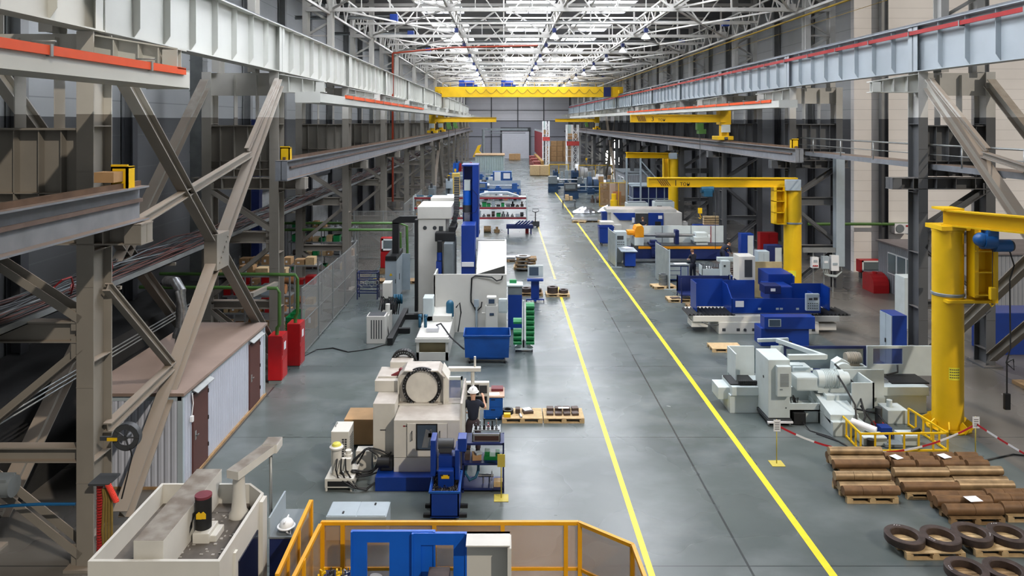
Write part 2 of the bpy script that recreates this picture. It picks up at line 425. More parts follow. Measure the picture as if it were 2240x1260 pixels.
for sg, x, side in ((-1, XL, 'left'), (1, XR, 'right')):
    first = None; STEEL = _S if sg < 0 else STEELR
    ks = range(1, 15) if sg < 0 else range(2, 15)
    for i, k in enumerate(ks):
        y = COLY[k]
        lab = 'laced steel column, cream over grey, %s along the %s side' % ('%s one' % NTH[i] if i else 'nearest one', side)
        g = 'laced columns along the %s side' % side
        if first is None: first = make_column(x, y, sg, side); first['label'] = lab; first['group'] = g
        else: copy(first, (x, y, 0), label=lab, group=g)
STEEL = _S
# ---------------------------------------------------------------- crane girders, one per bay
def make_girder(x, y0, sg, mat_):
    b = MB().mat(mat_); L = 11.98; z0, z1 = 10.72, 12.4
    b.box(x-.012, x+.012, y0, y0+L, z0, z1); b.box(x-.22, x+.22, y0, y0+L, z0, z0+.03); b.box(x-.26, x+.26, y0, y0+L, z1-.03, z1)
    n_ = 8
    for i in range(n_+1):
        y = y0+.02+(L-.06)*i/n_
        for s_ in (-1, 1): b.prism([(x+s_*.012, z0+.03), (x+s_*.10, z0+.03+(.12 if 0 < i < n_ else 0)), (x+s_*.18, z0+.03+(.24 if 0 < i < n_ else 0)), (x+s_*.18, z1-.03), (x+s_*.012, z1-.03)], 'y', y, y+.02)
    for y in (y0+.03, y0+L-.3): b.box(x-sg*.19, x-sg*.2, y, y+.27, z0+.03, z1-.03)
    b.mat(RAILS).box(x-.04, x+.04, y0, y0+L, z1, z1+.12)
    return b
for sg, x, side, mt in ((-1, XL, 'left', GIRD), (1, XR, 'right', GIRDB)):
    first = None
    for i, k in enumerate(range(0, 14)):
        if sg > 0 and k == 0: continue
        y = COLY[k]+.25; j = i if sg < 0 else i-1
        lab = '%s ribbed crane runway girder, %s span along the %s side' % ('white' if sg < 0 else 'bluish grey', NTH[j], side)
        if first is None:
            first = make_girder(x, y, sg, mt).build('crane_girder'); centre(first, (x, y, 10.7)); tag(first, lab, 'crane girder', 'crane runway girders, %s side' % side)
        else: copy(first, (x, y, 10.7), label=lab)
# conductor rail on the right girder
t = thing('conductor_rail', (14.95, 8, 12.1), 'long red conductor rail fixed along the bluish right-hand crane girder', 'conductor rail')
MB().box(14.9, 14.97, 14, 168, 12.06, 12.2).build('rail', RED, t)
b = MB()
for i in range(50): b.box(14.88, 15.2, 15+i*3, 15.05+i*3, 12.02, 12.22)
b.build('clamp', GALV, t)['kind'] = 'stuff'
# ---------------------------------------------------------------- upper guide beams with orange conductors
def guide(x0, x1, y0, y1, lab, oy0, oy1, face, name='guide_beam'):
    t = thing(name, (x0, y0, 9.6), lab, 'beam'); b = MB()
    b.box(x0, x1, y0, y1, 9.6, 9.63); b.box(x0, x1, y0, y1, 9.9, 9.93); b.box(face-.012, face+.012, y0, y1, 9.6, 9.93)
    f2 = x0 if abs(face-x1) < .1 else x1; b.box(f2-.012, f2+.012, y0, y1, 9.6, 9.93); b.box(x0, x1, y0-.02, y0, 9.58, 9.97); b.box(x0, x1, y1, y1+.02, 9.58, 9.97)
    b.build('box_beam', GIRD, t)
    d = .07 if face > 0 and face < 14 and x0 > 0 else -.07
    d = -.07 if x0 > 0 else .07
    b = MB().box(face, face+d, oy0, oy1, 9.86, 10.0); b.build('conductor', ORANGE, t)
    c = MB(); n_ = max(3, int(abs(oy1-oy0)/2.6)); n_ = min(n_, 40)
    for i in range(n_):
        y = oy0+(oy1-oy0)*(i+.5)/n_; c.box(face-.01, face+d*1.25, y, y+.06, 9.84, 10.02); c.cyl((face-d*3, y+.03, 10.06), (face+d*2, y+.03, 10.06), .018, n=6)
    c.build('clamp', GALV, t)
    return t
guide(-7.5, -6.6, 0, 15.4, 'white box guide beam with a bright orange conductor bar, ending at the nearest left column', 3, 15.1, -6.6)
guide(-7.5, -6.6, 26.4, 150, 'white box guide beam with a faded orange conductor, running on from the second left column', 30.5, 60, -6.6)
guide(13.5, 14.4, 36, 150, 'white box guide beam with an orange conductor under the right crane girder', 37, 80, 13.5)
# ---------------------------------------------------------------- lower runways for the travelling wall cranes
def runway(x, y0, y1, lab, sg):
    t = thing('wall_crane_runway', (x, y0, 6.86), lab, 'crane rail'); b = MB()
    b.ibeam((x, y0, 7.23), (x, y1, 7.23), .7, .42, .02, .035); b.box(x-.2, x+.2, y0, y0+.02, 6.9, 7.56)
    b.build('beam', RAILS, t)
    MB().box(x-.04, x+.04, y0+.3, y1, 7.58, 7.68).build('rail', paint('worn_rail', (120, 96, 78), .5, .5, wear=.2), t)
    b = MB(); X = x-sg*.03
    b.box(x-sg*.012, x-sg*.08, y0+.9, y1, 7.25, 7.32).build('conductor', paint('dusty_conductor', (112, 96, 88), .8, wear=.2), t)
    return t
runway(-7.55, 0, 15.2, 'dusty blue-grey lower crane runway beam ending at the nearest left column', -1)
runway(-7.55, 24.9, 165, 'long dusty lower crane runway beam along the left columns', -1)
runway(14.5, 36, 165, 'long grey lower crane runway beam along the right columns', 1)
def stop(x, y, lab, wood=False):
    t = thing('buffer_stop', (x, y, 7.58), lab, 'buffer stop', 'yellow end stops on the lower runways')
    b = MB(); b.box(x-.16, x+.16, y, y+.06, 7.58, 8.05); b.box(x-.16, x-.13, y, y+.3, 7.58, 8.0); b.box(x+.13, x+.16, y, y+.3, 7.58, 8.0); b.box(x-.16, x+.16, y, y+.3, 7.97, 8.01)
    b.build('bracket', YEL, t)
    (MB().box(x-.3, x+.08, y-.35, y, 7.72, 7.92) if wood else MB().cyl((x, y+.3, 7.85), (x, y+.45, 7.85), .07)).build('buffer', CARD if wood else BLACK, t)
stop(-7.6, 14.5, 'yellow end stop with a wooden block on the nearest left runway end', True)
stop(-7.55, 25.3, 'yellow end stop at the start of the long left runway')
stop(14.5, 36.5, 'yellow end stop at the near end of the right runway')
# ---------------------------------------------------------------- vertical X bracing between columns
def brace(name, x, sg, y0, y1, lab, group=None, small=True, outer=False):
    t = thing(name, (x, y0, 0), lab, 'bracing', group)
    A = lambda y, z: (x, y, z)
    def dbl(b, p, q, w=.24):
        b.ibeam(p, q, w, w*.9, .02, .03)
    b = MB(); dbl(b, A(y1-.1, 10.3), A(y0+1.0, .5), .34); b.build('diagonal', STEEL, t)
    b = MB(); dbl(b, A(y0+.3, 10.5), A(y1-.2, .4), .3); b.build('diagonal', STEEL, t)
    if small:
        b = MB(); dbl(b, A(y0+.4, 6.45), A(y1-3.2, 7.85), .2); dbl(b, A(y0+.4, 5.5), A(y0+3.3, 2.95), .18); dbl(b, A(y0+.4, 2.6), A(y0+3.4, 2.9), .2)
        dbl(b, A(y1-3.4, 8.0), A(y1-.3, 10.4), .16); b.bar(A(y1-.4, 3.1), A(y1-3, 3.3), .14, .14)
        b.build('stay', STEEL, t)
        b = MB(); ym = (y0+y1)/2+.25
        b.box(x-.18, x+.18, ym-.55, ym+.35, 4.75, 5.75)
        for i in range(6): b.cyl((x+.17, ym-.35+.12*i, 4.95+.13*i), (x+.21, ym-.35+.12*i, 4.95+.13*i), .03, n=6)
        b.build('gusset_plate', STEEL, t)
    return t
brace('cross_bracing', -8.15, -1, 14.7, 26.7, 'big dusty X-shaped steel bracing between the two nearest left columns, beside the shed')
brace('cross_bracing', -10.8, -1, 14.7, 26.7, 'shaded X bracing behind the big one, between outer legs of the nearest left columns', small=False)
brace('cross_bracing', 15.35, 1, 14.7, 26.7, 'grey X-shaped steel bracing at the right edge, by the large yellow jib column')
brace('cross_bracing', 17.6, 1, 14.7, 26.7, 'outer X bracing at the right edge, behind the office side', small=False)
brace('cross_bracing', -8.3, -1, 86.7, 98.7, 'far grey X bracing between left columns half way down the hall', small=False)
brace('cross_bracing', 15.3, 1, 98.7, 110.7, 'far X bracing between right columns beside the bright windows', small=False)
# sloping knee braces seen between later columns
def knee(x, sg, y, lab, g):
    t = thing('knee_brace', (x, y, 4), lab, 'bracing', g); b = MB()
    b.angle((x+sg*.1, y+.3, 6.3), (x+sg*2.2, y+.3, 4.9), .16); b.build('strut', STEEL, t); return t
# ---------------------------------------------------------------- wall posts
def post(x, y, lab, g, m=STEEL):
    b = MB(); b.ibeam((0, 0, 0), (0, 0, 17.5), .4, .34, .02, .03, (1, 0, 0)); o = b.build('wall_post', m); o.location = (x, y, 0); return tag(o, lab, 'post', g)
PST = paint('wall_post_paint', (150, 152, 152), .6, wear=.08, two=(66, 68, 72))
p0 = post(-13.25, 14, 'I-section post against the left wall, nearest one', 'posts along the left wall', PST)
for i in range(1, 14): copy(p0, (-13.25, 14+6*i, 0), label='I-section post against the left wall, %s from the camera' % NTH[i])
q0 = post(20.4, 49, 'dark I-section post against the right wall, nearest one', 'posts along the right wall', PST)
for i in range(1, 14): copy(q0, (20.4, 49+6*i, 0), label='dark I-section post against the right wall, %s from the camera' % NTH[i])
for i, x in enumerate((22.3, 28.2, 34)):
    copy(p0, (x, 43.1, 0), label='tall post on the pale side wall above the office, %s from the hall' % NTH[i].replace('nearest', 'first'), group='posts on the pale side wall')
b = MB(); b.ibeam((-10.06, 14.2, 0), (-10.06, 14.2, 9.6), .2, .18, up=(0, 1, 0)); tag(b.build('steel_post', paint('bluish_post', (98, 116, 120), .5)), 'narrow bluish steel post at the far left edge, beside the nearest column', 'post')
# rear web panels hanging between wall and columns on the left: ventilation ducts
def duct(x0, x1, y0, y1, z0, z1, lab, m=GALV, name='ventilation_duct', cat='duct'):
    b = MB().box(x0, x1, y0, y1, z0, z1, .01)
    z = z0+.5
    while z < z1: b.box(x0-.02, x1+.02, y0-.02, y1+.02, z, z+.03); z += 1.2
    return tag(b.build(name, m), lab, cat)
duct(-12.4, -11.9, 29, 29.5, 0, 16, 'ribbed grey vertical duct behind the nearest X bracing on the left')
duct(-12.9, -12.5, 37.5, 38.0, 0, 9, 'dark square duct running up the left wall beyond the second column', NAVY)
b = MB().mat(LGREY).box(17.3, 17.75, 38.2, 38.6, 1.35, 7.3, .01); tag(b.build('cable_riser'), 'pale blue-grey cable riser box between the right-hand columns, above the switch boxes', 'cable duct')
# ---------------------------------------------------------------- cable tray with cable bundle along the left columns
t = thing('cable_tray', (-10.2, 5, 4.85), 'long grey cable tray sloping away beside the left columns', 'cable tray')
b = MB(); b.box(-10.95, -9.5, 4, 150, 4.86, 4.88); b.box(-9.52, -9.5, 4, 150, 4.86, 5.0); b.box(-10.95, -10.93, 4, 150, 4.86, 5.0); b.build('tray', GALV, t)
b = MB()
for i in range(40): b.box(-11, -9.4, 6+i*3, 6.08+i*3, 4.78, 4.86)
b.build('bearer', STEEL, t)['kind'] = 'stuff'
rnd = random.Random(3)
b = MB()
for i in range(26):
    m = rnd.choice([BLACK, BLACK, DGREY, MGREY, paint('cable_brown', (90, 52, 44), .6)]); b.mat(m)
    x = -10.85+.05*i; pts = []
    for k in range(46): pts.append((min(-9.55, max(-10.9, x+rnd.uniform(-.06, .06))), 4+k*2.2, 4.93+rnd.uniform(0, .1)+(.14 if k % 7 == i % 7 else 0)))
    b.tube(pts, .022, 5)
tag(b.build('cable_bundle'), 'tangle of black and brown cables lying in the long tray', 'cables', kind='stuff')
for i, (x, y) in enumerate(((-9.7, 15.6), (-9.9, 17.6))):
    b = MB(); pts = [(x+.25*math.sin(a*.8), y+a*.22, 5.25+.28*math.sin(a)) for a in range(7)]
    tag(b.tube(pts, .02).build('red_cable', RED), 'loose red cable looped over the cable tray, %s one' % ('nearer' if i == 0 else 'farther'), 'cable', 'loose red cables')
# ---------------------------------------------------------------- roof trusses
def make_truss(y):
    t = thing('roof_truss', (3.4, y, 14.8), '', 'roof truss', 'roof trusses'); z0, z1 = 14.8, 16.95
    b = MB(); b.bar((-10.4, y, z0), (17.2, y, z0), .18, .2); b.build('bottom_chord', TRUSS, t)
    b = MB(); b.bar((-10.4, y, z1), (17.2, y, z1), .18, .2); b.build('top_chord', TRUSS, t)
    b = MB(); xb = [-9, -3, 3, 9, 15]; xt = [-6, 0, 6, 12]
    for i, x in enumerate(xt):
        for q in (xb[i], xb[i+1]): b.bar((q, y, z0), (x, y, z1), .11, .11)
        b.bar((x, y, z0), (x, y, z1), .08, .08); b.box(x-.35, x+.35, y-.015, y+.015, z1-.35, z1)
    for x in xb:
        b.bar((x, y, z0), (x, y, z1), .1, .1); b.box(x-.4, x+.4, y-.015, y+.015, z0, z0+.3)
        for s_ in (-1, 1):
            if -10 < x+s_*1.5 < 16: b.bar((x+s_*1.5, y, z0), (x+s_*1.5, y, z0+1.07), .05, .05)
    b.build('web_member', TRUSS, t)
    return t
first = None
for i, k in enumerate(range(3, 15)):
    lab = 'white welded roof truss spanning the hall, %s in sight from the camera' % NTH[i]
    if first is None: first = make_truss(COLY[k]); first['label'] = lab
    else: copy(first, (3.4, COLY[k], 14.8), label=lab)
# plan bracing of each bay and struts running down the hall
def make_plan(y):
    b = MB(); z = 14.86
    for a, c in ((-9, -3), (9, 15)):
        b.bar((a, y, z), (c, y+12, z), .09); b.bar((c, y, z), (a, y+12, z), .09); b.bar((a, y+6, z), (c, y+6, z), .09)
    b.bar((-9, y+6, z), (15.5, y+6, z+.1), .12); b.bar((-9, y+6, 16.9), (15.5, y+6, 16.9), .12)
    for x in (-6, 0, 6, 12): b.bar((x, y, 16.9), (x, y+12, 16.9), .1); b.bar((x, y+6, z), (x-1.5, y+6, 16.9), .07); b.bar((x, y+6, z), (x+1.5, y+6, 16.9), .07)
    for x in (-9.2, 15.4):
        b.bar((x, y, 14.6), (x, y+12, 14.6), .12); b.bar((x, y, 16), (x, y+12, 16), .1)
        for q in range(6): b.bar((x, y+q*2, 14.6), (x, y+q*2+1, 16), .06); b.bar((x, y+q*2+2, 14.6), (x, y+q*2+1, 16), .06)
    return b
first = None
for i, k in enumerate(range(2, 14)):
    lab = 'criss-cross of thin white bracing rods under the roof, %s bay in sight' % NTH[i]
    if first is None: first = make_plan(COLY[k]).build('roof_bracing', TRUSS); centre(first, (0, COLY[k], 14.8)); tag(first, lab, 'bracing', 'roof bracing bays')
    else: copy(first, (0, COLY[k], 14.8), label=lab)
for j, x in enumerate((-3, 3.2, 9)):
    b = MB(); b.bar((x, 30, 15.0), (x, 176, 15.0), .12); b.bar((x, 30, 15.8), (x, 176, 15.8), .1)
    for q in range(73): b.bar((x, 30+q*2, 15.0), (x, 31+q*2, 15.8), .06); b.bar((x, 32+q*2, 15.0), (x, 31+q*2, 15.8), .06)
    tag(b.build('lattice_strut', TRUSS), 'long lattice strut hung under the trusses down the hall, %s' % ('on the left third', 'near the middle', 'on the right third')[j], 'lattice strut', 'long lattice struts')
# radiant heater tubes with blue burners
def heater(x0, x1, y, z, lab):
    t = thing('radiant_heater', (x0, y, z), lab, 'heater', 'radiant heater tubes under the roof')
    MB().mat(GALV).cyl((x0, y, z), (x1, y, z), .09, n=10).box(x0, x1, y-.2, y+.2, z+.11, z+.13).build('tube', GALV, t)
    MB().box(x1, x1+.45, y-.22, y+.22, z-.22, z+.22, .03).build('burner', BLUE, t)
for i, y in enumerate((48.8, 60.8, 84.8, 108.8)): heater(-3.5, 14.5, y, 15.45, 'long radiant heater tube with a blue burner box, %s from the camera' % NTH[i])
for i, y in enumerate((44, 52, 64)): heater(-12.5, -6.8, y, 15.1, 'short radiant heater tube over the left side, %s from the camera' % NTH[i])
# red fire pipe
FIREP = paint('fire_pipe', (186, 74, 48), .5, wear=.1)
t = thing('fire_main', (-8.6, 54, 7), 'orange-red fire pipe rising by a left column and crossing under the roof', 'pipe')
MB().tube([(-8.2, 54.2, 3), (-8.2, 54.2, 13.9), (-8.1, 54.2, 14.0)], .08).build('riser', FIREP, t)
MB().tube([(-8.2, 54.2, 13.95), (-4, 54.1, 14.35), (2.5, 54, 14.5)], .065).build('cross_pipe', FIREP, t)
# hanging dome lamps
LAMPG = glow('lamp_disc', (235, 240, 255), 25)
def make_lamp(p):
    t = thing('high_bay_lamp', p, '', 'lamp', 'dome lamps under the roof'); x, y, z = p
    MB().lathe([(.06, .42), (.1, .3), (.24, .12), (.3, 0), (.285, 0), (.22, .11), (.08, .28)], p, n=18).build('shade', HELM, t)
    MB().box(x-.12, x+.12, y-.12, y+.12, z+.4, z+.66).build('ballast', NAVY, t)
    MB().cyl((x, y, z+.06), (x, y, z+.08), .2, n=14).build('bulb', LAMPG, t)
    MB().cyl((x, y, z+.66), (x, y, z+.86), .04, n=8).build('hanger', DGREY, t)
    return t
first = None; k = 0
for i in range(9):
    for j, x in enumerate((-3, 3.2, 9)):
        p = (x, 46.5+i*9, 14.15)
        lab = 'white dome lamp hanging on the %s line, %s from the camera' % (('left', 'middle', 'right')[j], NTH[i])
        if first is None: first = make_lamp(p); first['label'] = lab
        else: copy(first, p, label=lab)
# ---------------------------------------------------------------- overhead travelling crane
Yc = 96
t = thing('bridge_crane', (-9.1, Yc, 12.5), 'wide yellow overhead travelling crane spanning the hall on the runway girders', 'crane')
b = MB(); b.prism([(-9.0, 13.45), (15.6, 13.45), (15.6, 12.6), (14.7, 12.1), (-8.0, 12.1), (-9.0, 12.6)], 'y', Yc, Yc+.7); b.build('main_girder', YEL, t)
MB().box(-8.4, 15, Yc+2.2, Yc+2.9, 12.2, 13.45).build('rear_girder', YEL, t)
for x in (XL, XR): MB().box(x-.25, x+.25, Yc-1, Yc+4, 12.56, 13.0, .04).build('end_carriage', YEL, t)
b = MB()
for i in range(14):
    x0 = -5+i*1.35; b.tube([(x0+1.35*a/6, Yc-.06, 13.1-.55*math.sin(math.pi*a/6)) for a in range(7)], .025, 5)
b.build('festoon_cable', DGREY, t)
MB().box(13.05, 14.0, Yc-.12, Yc, 12.15, 13.42).build('control_box', NAVY, t)
b = MB().box(-8, 13, Yc-.04, Yc-.01, 13.95, 13.98)
for i in range(22): b.box(-8+i, -7.96+i, Yc-.04, Yc, 13.45, 13.98)
b.build('handrail', YEL, t)
for x, w_ in ((-4.7, 2.4), (.6, 1.9)):
    h = MB(); h.box(x-w_/2, x+w_/2, Yc+.2, Yc+2.6, 13.5, 13.75, .03); h.cyl((x-w_/3, Yc+1, 14.0), (x+w_/3, Yc+1, 14.0), .32); h.box(x-w_/2, x-w_/5, Yc+.5, Yc+1.6, 13.7, 14.35, .04)
    h.build('hoist_trolley', BLUE, t)
# ---------------------------------------------------------------- travelling wall cranes (3 t)
STRIPE = paint('stripe_brown', (96, 60, 20), .6)
def wallcrane(xm, y, sg, xt, lab, txt=None, ton=True):
    t = thing('wall_jib_crane', (xm, y, 7.68), lab, 'jib crane', 'travelling wall jib cranes')
    a = -sg
    b = MB(); b.ibeam((xm, y, 9.1), (xt, y, 9.1), .5, .28, .04, .04); b.box(xt-.02, xt+.02, y-.14, y+.14, 8.85, 9.35); b.build('jib', YEL, t)
    b = MB(); b.box(xm-.35, xm+.35, y-.05, y+.9, 8.7, 9.8, .04); b.box(xm-.22, xm+.25, y+.1, y+.7, 7.9, 8.8); b.box(xm-.55, xm+.5, y-.1, y+1.2, 7.7, 7.95, .03)
    b.build('carriage', YEL, t)
    for d in (-.1, .9): MB().cyl((xm-.1, y+d, 7.78), (xm+.1, y+d, 7.78), .12, n=14).build('wheel', DGREY, t)
    MB().box(xm-sg*.0-.3, xm+.25, y-.22, y-.06, 8.2, 8.7, .01).build('switch_box', GREYW, t)
    hx = xm-sg*1.7
    b = MB(); b.box(hx-.22, hx+.22, y-.25, y+.25, 8.35, 8.8, .04); b.box(hx-.12, hx+.35, y-.3, y+.3, 8.1, 8.4); b.build('hoist', GREEN, t)
    b = MB(); b.cyl((hx, y, 8.2), (hx, y, 3.2), .015, n=5); b.cyl((hx+.06, y, 8.2), (hx+.06, y, 3.2), .015, n=5); b.build('hoist_rope', DGREY, t)
    b = MB(); b.box(hx-.1, hx+.16, y-.08, y+.08, 2.9, 3.25, .03); b.tube([(hx+.03, y, 2.9), (hx+.03, y, 2.75), (hx+.12, y, 2.65), (hx+.05, y, 2.55), (hx-.06, y, 2.62)], .03); b.build('hook_block', YEL, t)
    if txt:
        text('3', .42, (xt+1.3, y-.16, 8.93), BLACK, t); text('тон', .3, (xt+1.75, y-.16, 8.93), BLACK, t)
        b = MB()
        for i in range(5): b.prism([(xt+.35+i*.11, 9.28), (xt+.41+i*.11, 9.28), (xt+.55+i*.11, 8.92), (xt+.49+i*.11, 8.92)], 'y', y-.165, y-.16)
        b.build('hazard_marking', STRIPE, t)
    return t
wallcrane(14.5, 48, 1, 8.3, 'yellow 3 ton travelling jib crane on the right runway, nearest of its kind', True)
wallcrane(14.5, 114, 1, 8.0, 'small far yellow travelling jib crane on the right runway')
wallcrane(-7.55, 77.5, -1, -.8, 'yellow travelling jib crane on the left runway, nearer of the two')
wallcrane(-7.55, 88, -1, -2.5, 'yellow travelling jib crane on the left runway, farther of the two')
# ---------------------------------------------------------------- pillar jib cranes
def jib(cx, cy, r, zt, arm, lab, za, kind, col_off=-.55):
    t = thing('pillar_jib_crane', (cx, cy, 0), lab, 'jib crane')
    b = MB(); b.cyl((cx, cy, 0), (cx, cy, zt), r, n=40); b.cyl((cx, cy, zt), (cx, cy, zt+.05), r*1.03, n=40); b.build('pillar', YEL, t)
    b = MB(); b.cyl((cx, cy, 0), (cx, cy, .05), r*1.5, n=8)
    for i in range(8):
        a = i*math.pi/4+.3; c, s_ = math.cos(a), math.sin(a)
        b.bar((cx+c*r, cy+s_*r, .2), (cx+c*(r+.22), cy+s_*(r+.22), .06), .03, .28)
    b.build('base_plate', YEL, t)
    return t
# large one in front on the right
cx, cy_ = 12.94, 21.4
t = jib(cx, cy_, .41, 5.72, None, 'huge yellow pillar jib crane in front on the right, pale notice on its pillar', 5.9, 0)
b = MB(); x0 = 12.75; e = V((4.6, -5.6, 0)).normalized(); st = V((x0, cy_-.1, 6.12)); en = st+e*7
b.ibeam(st, en, .46, .3, .03, .04); b.box(cx-.42, cx+.42, cy_-.42, cy_+.42, 5.78, 5.9); b.box(cx-.3, cx+.3, cy_-.3, cy_+.3, 6.34, 6.4); b.build('jib', YEL, t)
b = MB(); b.box(cx+.43, cx+.55, cy_-.55, cy_-.2, 3.9, 5.85); b.box(cx+.95, cx+1.07, cy_-.6, cy_-.15, 3.75, 5.8); b.box(cx+.43, cx+1.0, cy_-.22, cy_-.18, 3.8, 5.85)
for z in (3.95, 4.6, 5.2, 5.7): b.box(cx+.45, cx+1.05, cy_-.58, cy_-.2, z, z+.03)
b.box(cx-.3, cx+1.0, cy_-.5, cy_-.2, 3.72, 3.8); b.build('swing_frame', YEL, t)
b = MB(); b.lathe([(.415, 0), (.44, .02), (.44, .08), (.415, .1)], (cx, cy_, 3.85), n=40); b.build('roller_ring', MGREY, t)
b = MB(); hx, hy = cx+.62, cy_-1.0
b.cyl((hx-.28, hy, 5.58), (hx+.05, hy, 5.58), .22); b.dome((hx-.3, hy, 5.62), .2); b.cyl((hx+.05, hy, 5.45), (hx+.5, hy, 5.45), .17); b.box(hx-.2, hx+.1, hy-.15, hy+.15, 5.6, 5.9)
b.mat(DGREY).cyl((hx+.5, hy, 5.45), (hx+.56, hy, 5.45), .15)
b.build('hoist', paint('hoist_blue', (20, 86, 150), .4), t)
b = MB(); b.cyl((hx+.02, hy, 5.4), (hx+.02, hy, 4.3), .012, n=5); b.build('hoist_rope', DGREY, t)
b = MB(); b.box(hx-.06, hx+.1, hy-.06, hy+.06, 3.95, 4.3, .03); b.tube([(hx+.02, hy, 3.95), (hx+.08, hy, 3.82), (hx, hy, 3.76), (hx-.05, hy, 3.84)], .02); b.build('hook_block', YEL, t)
b = MB(); b.tube([(hx+.5, hy, 5.3), (hx+.62, hy, 4.9), (hx+.5, hy, 4.5), (hx+.52, hy, 2.6), (hx+.4, hy, 2.2), (hx+.62, hy, 2.0), (hx+.6, hy, 2.3), (hx+.42, hy, 2.2), (hx+.42, hy, 1.3)], .02); b.box(hx+.34, hx+.5, hy-.05, hy+.05, .9, 1.35, .03)
b.build('pendant_control', BLACK, t)
b = MB(); pl = paint('notice_yellow', (240, 230, 60), .5); b.mat(pl)
for i in range(6):
    a0, a1 = -2.05+i*.12, -1.93+i*.12
    b.quad(*[(cx+.414*math.cos(a), cy_+.414*math.sin(a), z) for a, z in ((a0, 1.5), (a1, 1.5), (a1, 1.86), (a0, 1.86))])
b.mat(DGREY)
for j in range(4):
    for i in range(5):
        a0 = -2.0+i*.13; b.quad(*[(cx+.417*math.cos(a), cy_+.417*math.sin(a), z) for a, z in ((a0, 1.56+.075*j), (a0+.1, 1.56+.075*j), (a0+.1, 1.585+.075*j), (a0, 1.585+.075*j))])
b.build('notice', None, t)
# second: 1 ton jib over the aisle
cx, cy_ = 14.0, 35.6
t = jib(cx, cy_, .41, 5.65, None, 'yellow pillar jib crane marked 1 ton, its long arm reaching over the machines', 6, 1)
b = MB(); b.ibeam((cx+.2, cy_, 5.95), (1414-1102+0, 0, 0) and (6.95, cy_-.2, 5.98), .46, .3, .1, .05); b.box(6.93, 6.97, cy_-.35, cy_-.05, 5.75, 6.21); b.build('jib', YEL, t)
b = MB(); b.box(cx-1.0, cx-.88, cy_-.3, cy_+.1, 3.95, 5.75); b.box(cx-.5, cx-.42, cy_-.35, cy_+.1, 3.95, 5.75); b.box(cx-1.0, cx-.4, cy_+.1, cy_+.14, 3.95, 5.75)
for z in (3.95, 4.5, 5.05, 5.55): b.box(cx-1.0, cx-.42, cy_-.3, cy_+.1, z, z+.03)
b.build('swing_frame', YEL, t)
MB().box(cx-.5, cx+.22, cy_-.5, cy_-.3, 5.6, 6.12, .02).build('switch_box', LGREY, t)
MB().lathe([(.415, 0), (.44, .02), (.44, .08), (.415, .1)], (cx, cy_, 3.95), n=32).build('roller_ring', MGREY, t)
b = MB(); b.cyl((9.5, cy_-.2, 5.62), (10.1, cy_-.2, 5.62), .17); b.box(9.6, 10.0, cy_-.45, cy_+.05, 5.3, 5.6, .02); b.build('hoist', TEAL, t)
MB().cyl((10.2, cy_-.2, 5.6), (10.2, cy_-.2, 2.7), .015, n=5).build('hoist_rope', DGREY, t)
text('1', .4, (8.15, cy_-.38, 5.82), BLACK, t); text('тон', .3, (8.45, cy_-.38, 5.82), BLACK, t)
b = MB()
for i in range(5): b.prism([(7.35+i*.1, 6.12), (7.4+i*.1, 6.12), (7.62+i*.1, 5.82), (7.57+i*.1, 5.82)], 'y', cy_-.385, cy_-.38)
b.build('hazard_marking', STRIPE, t)
b = MB(); b.box(cx-.38, cx-.0, cy_-.435, cy_-.425, 1.45, 1.75); b.build('notice', pl, t)
# third
cx, cy_ = 14.2, 61.5
t = jib(cx, cy_, .41, 5.7, None, 'yellow pillar jib crane farthest along the right side, above the blue enclosure', 6, 2)
b = MB(); b.ibeam((cx+.3, cy_, 6.05), (9.9, cy_-2.2, 6.2), .46, .3, .05, .05); b.build('jib', YEL, t)
b = MB(); b.box(cx-.9, cx-.82, cy_-.3, cy_+.1, 3.8, 5.8); b.box(cx-.9, cx-.4, cy_+.06, cy_+.1, 3.8, 5.8); b.box(cx-.5, cx-.42, cy_-.3, cy_+.1, 3.8, 5.8); b.build('swing_frame', YEL, t)
MB().box(cx-.5, cx+.2, cy_-.5, cy_-.3, 5.8, 6.3).build('switch_box', LGREY, t)
# walkway with handrail on the right
t = thing('side_walkway', (16, 20, 7.1), 'grey steel walkway with pipe handrail crossing behind the right-hand columns', 'walkway')
MB().box(15.6, 16.6, 16, 38, 7.15, 7.35).build('deck', RAILS, t)
b = MB(); b.cyl((15.6, 16, 8.05), (15.6, 39, 8.05), .035, n=8); b.cyl((15.6, 16, 7.7), (15.6, 39, 7.7), .02, n=6)
for y in range(16, 40, 3): b.cyl((15.6, y, 7.3), (15.6, y, 8.05), .03, n=6)
b.build('handrail', GALV, t)
# yellow pipe sloping under the roof on the right
tag(MB().tube([(15.3, 18, 14.3), (15.3, 100, 14.3)], .05).tube([(15.3, 18, 13.75), (15.3, 100, 13.75)], .012, 4).build('gas_pipe', paint('gas_yellow', (170, 140, 40), .5)), 'thin yellow pipe running above the right crane girder', 'pipe')
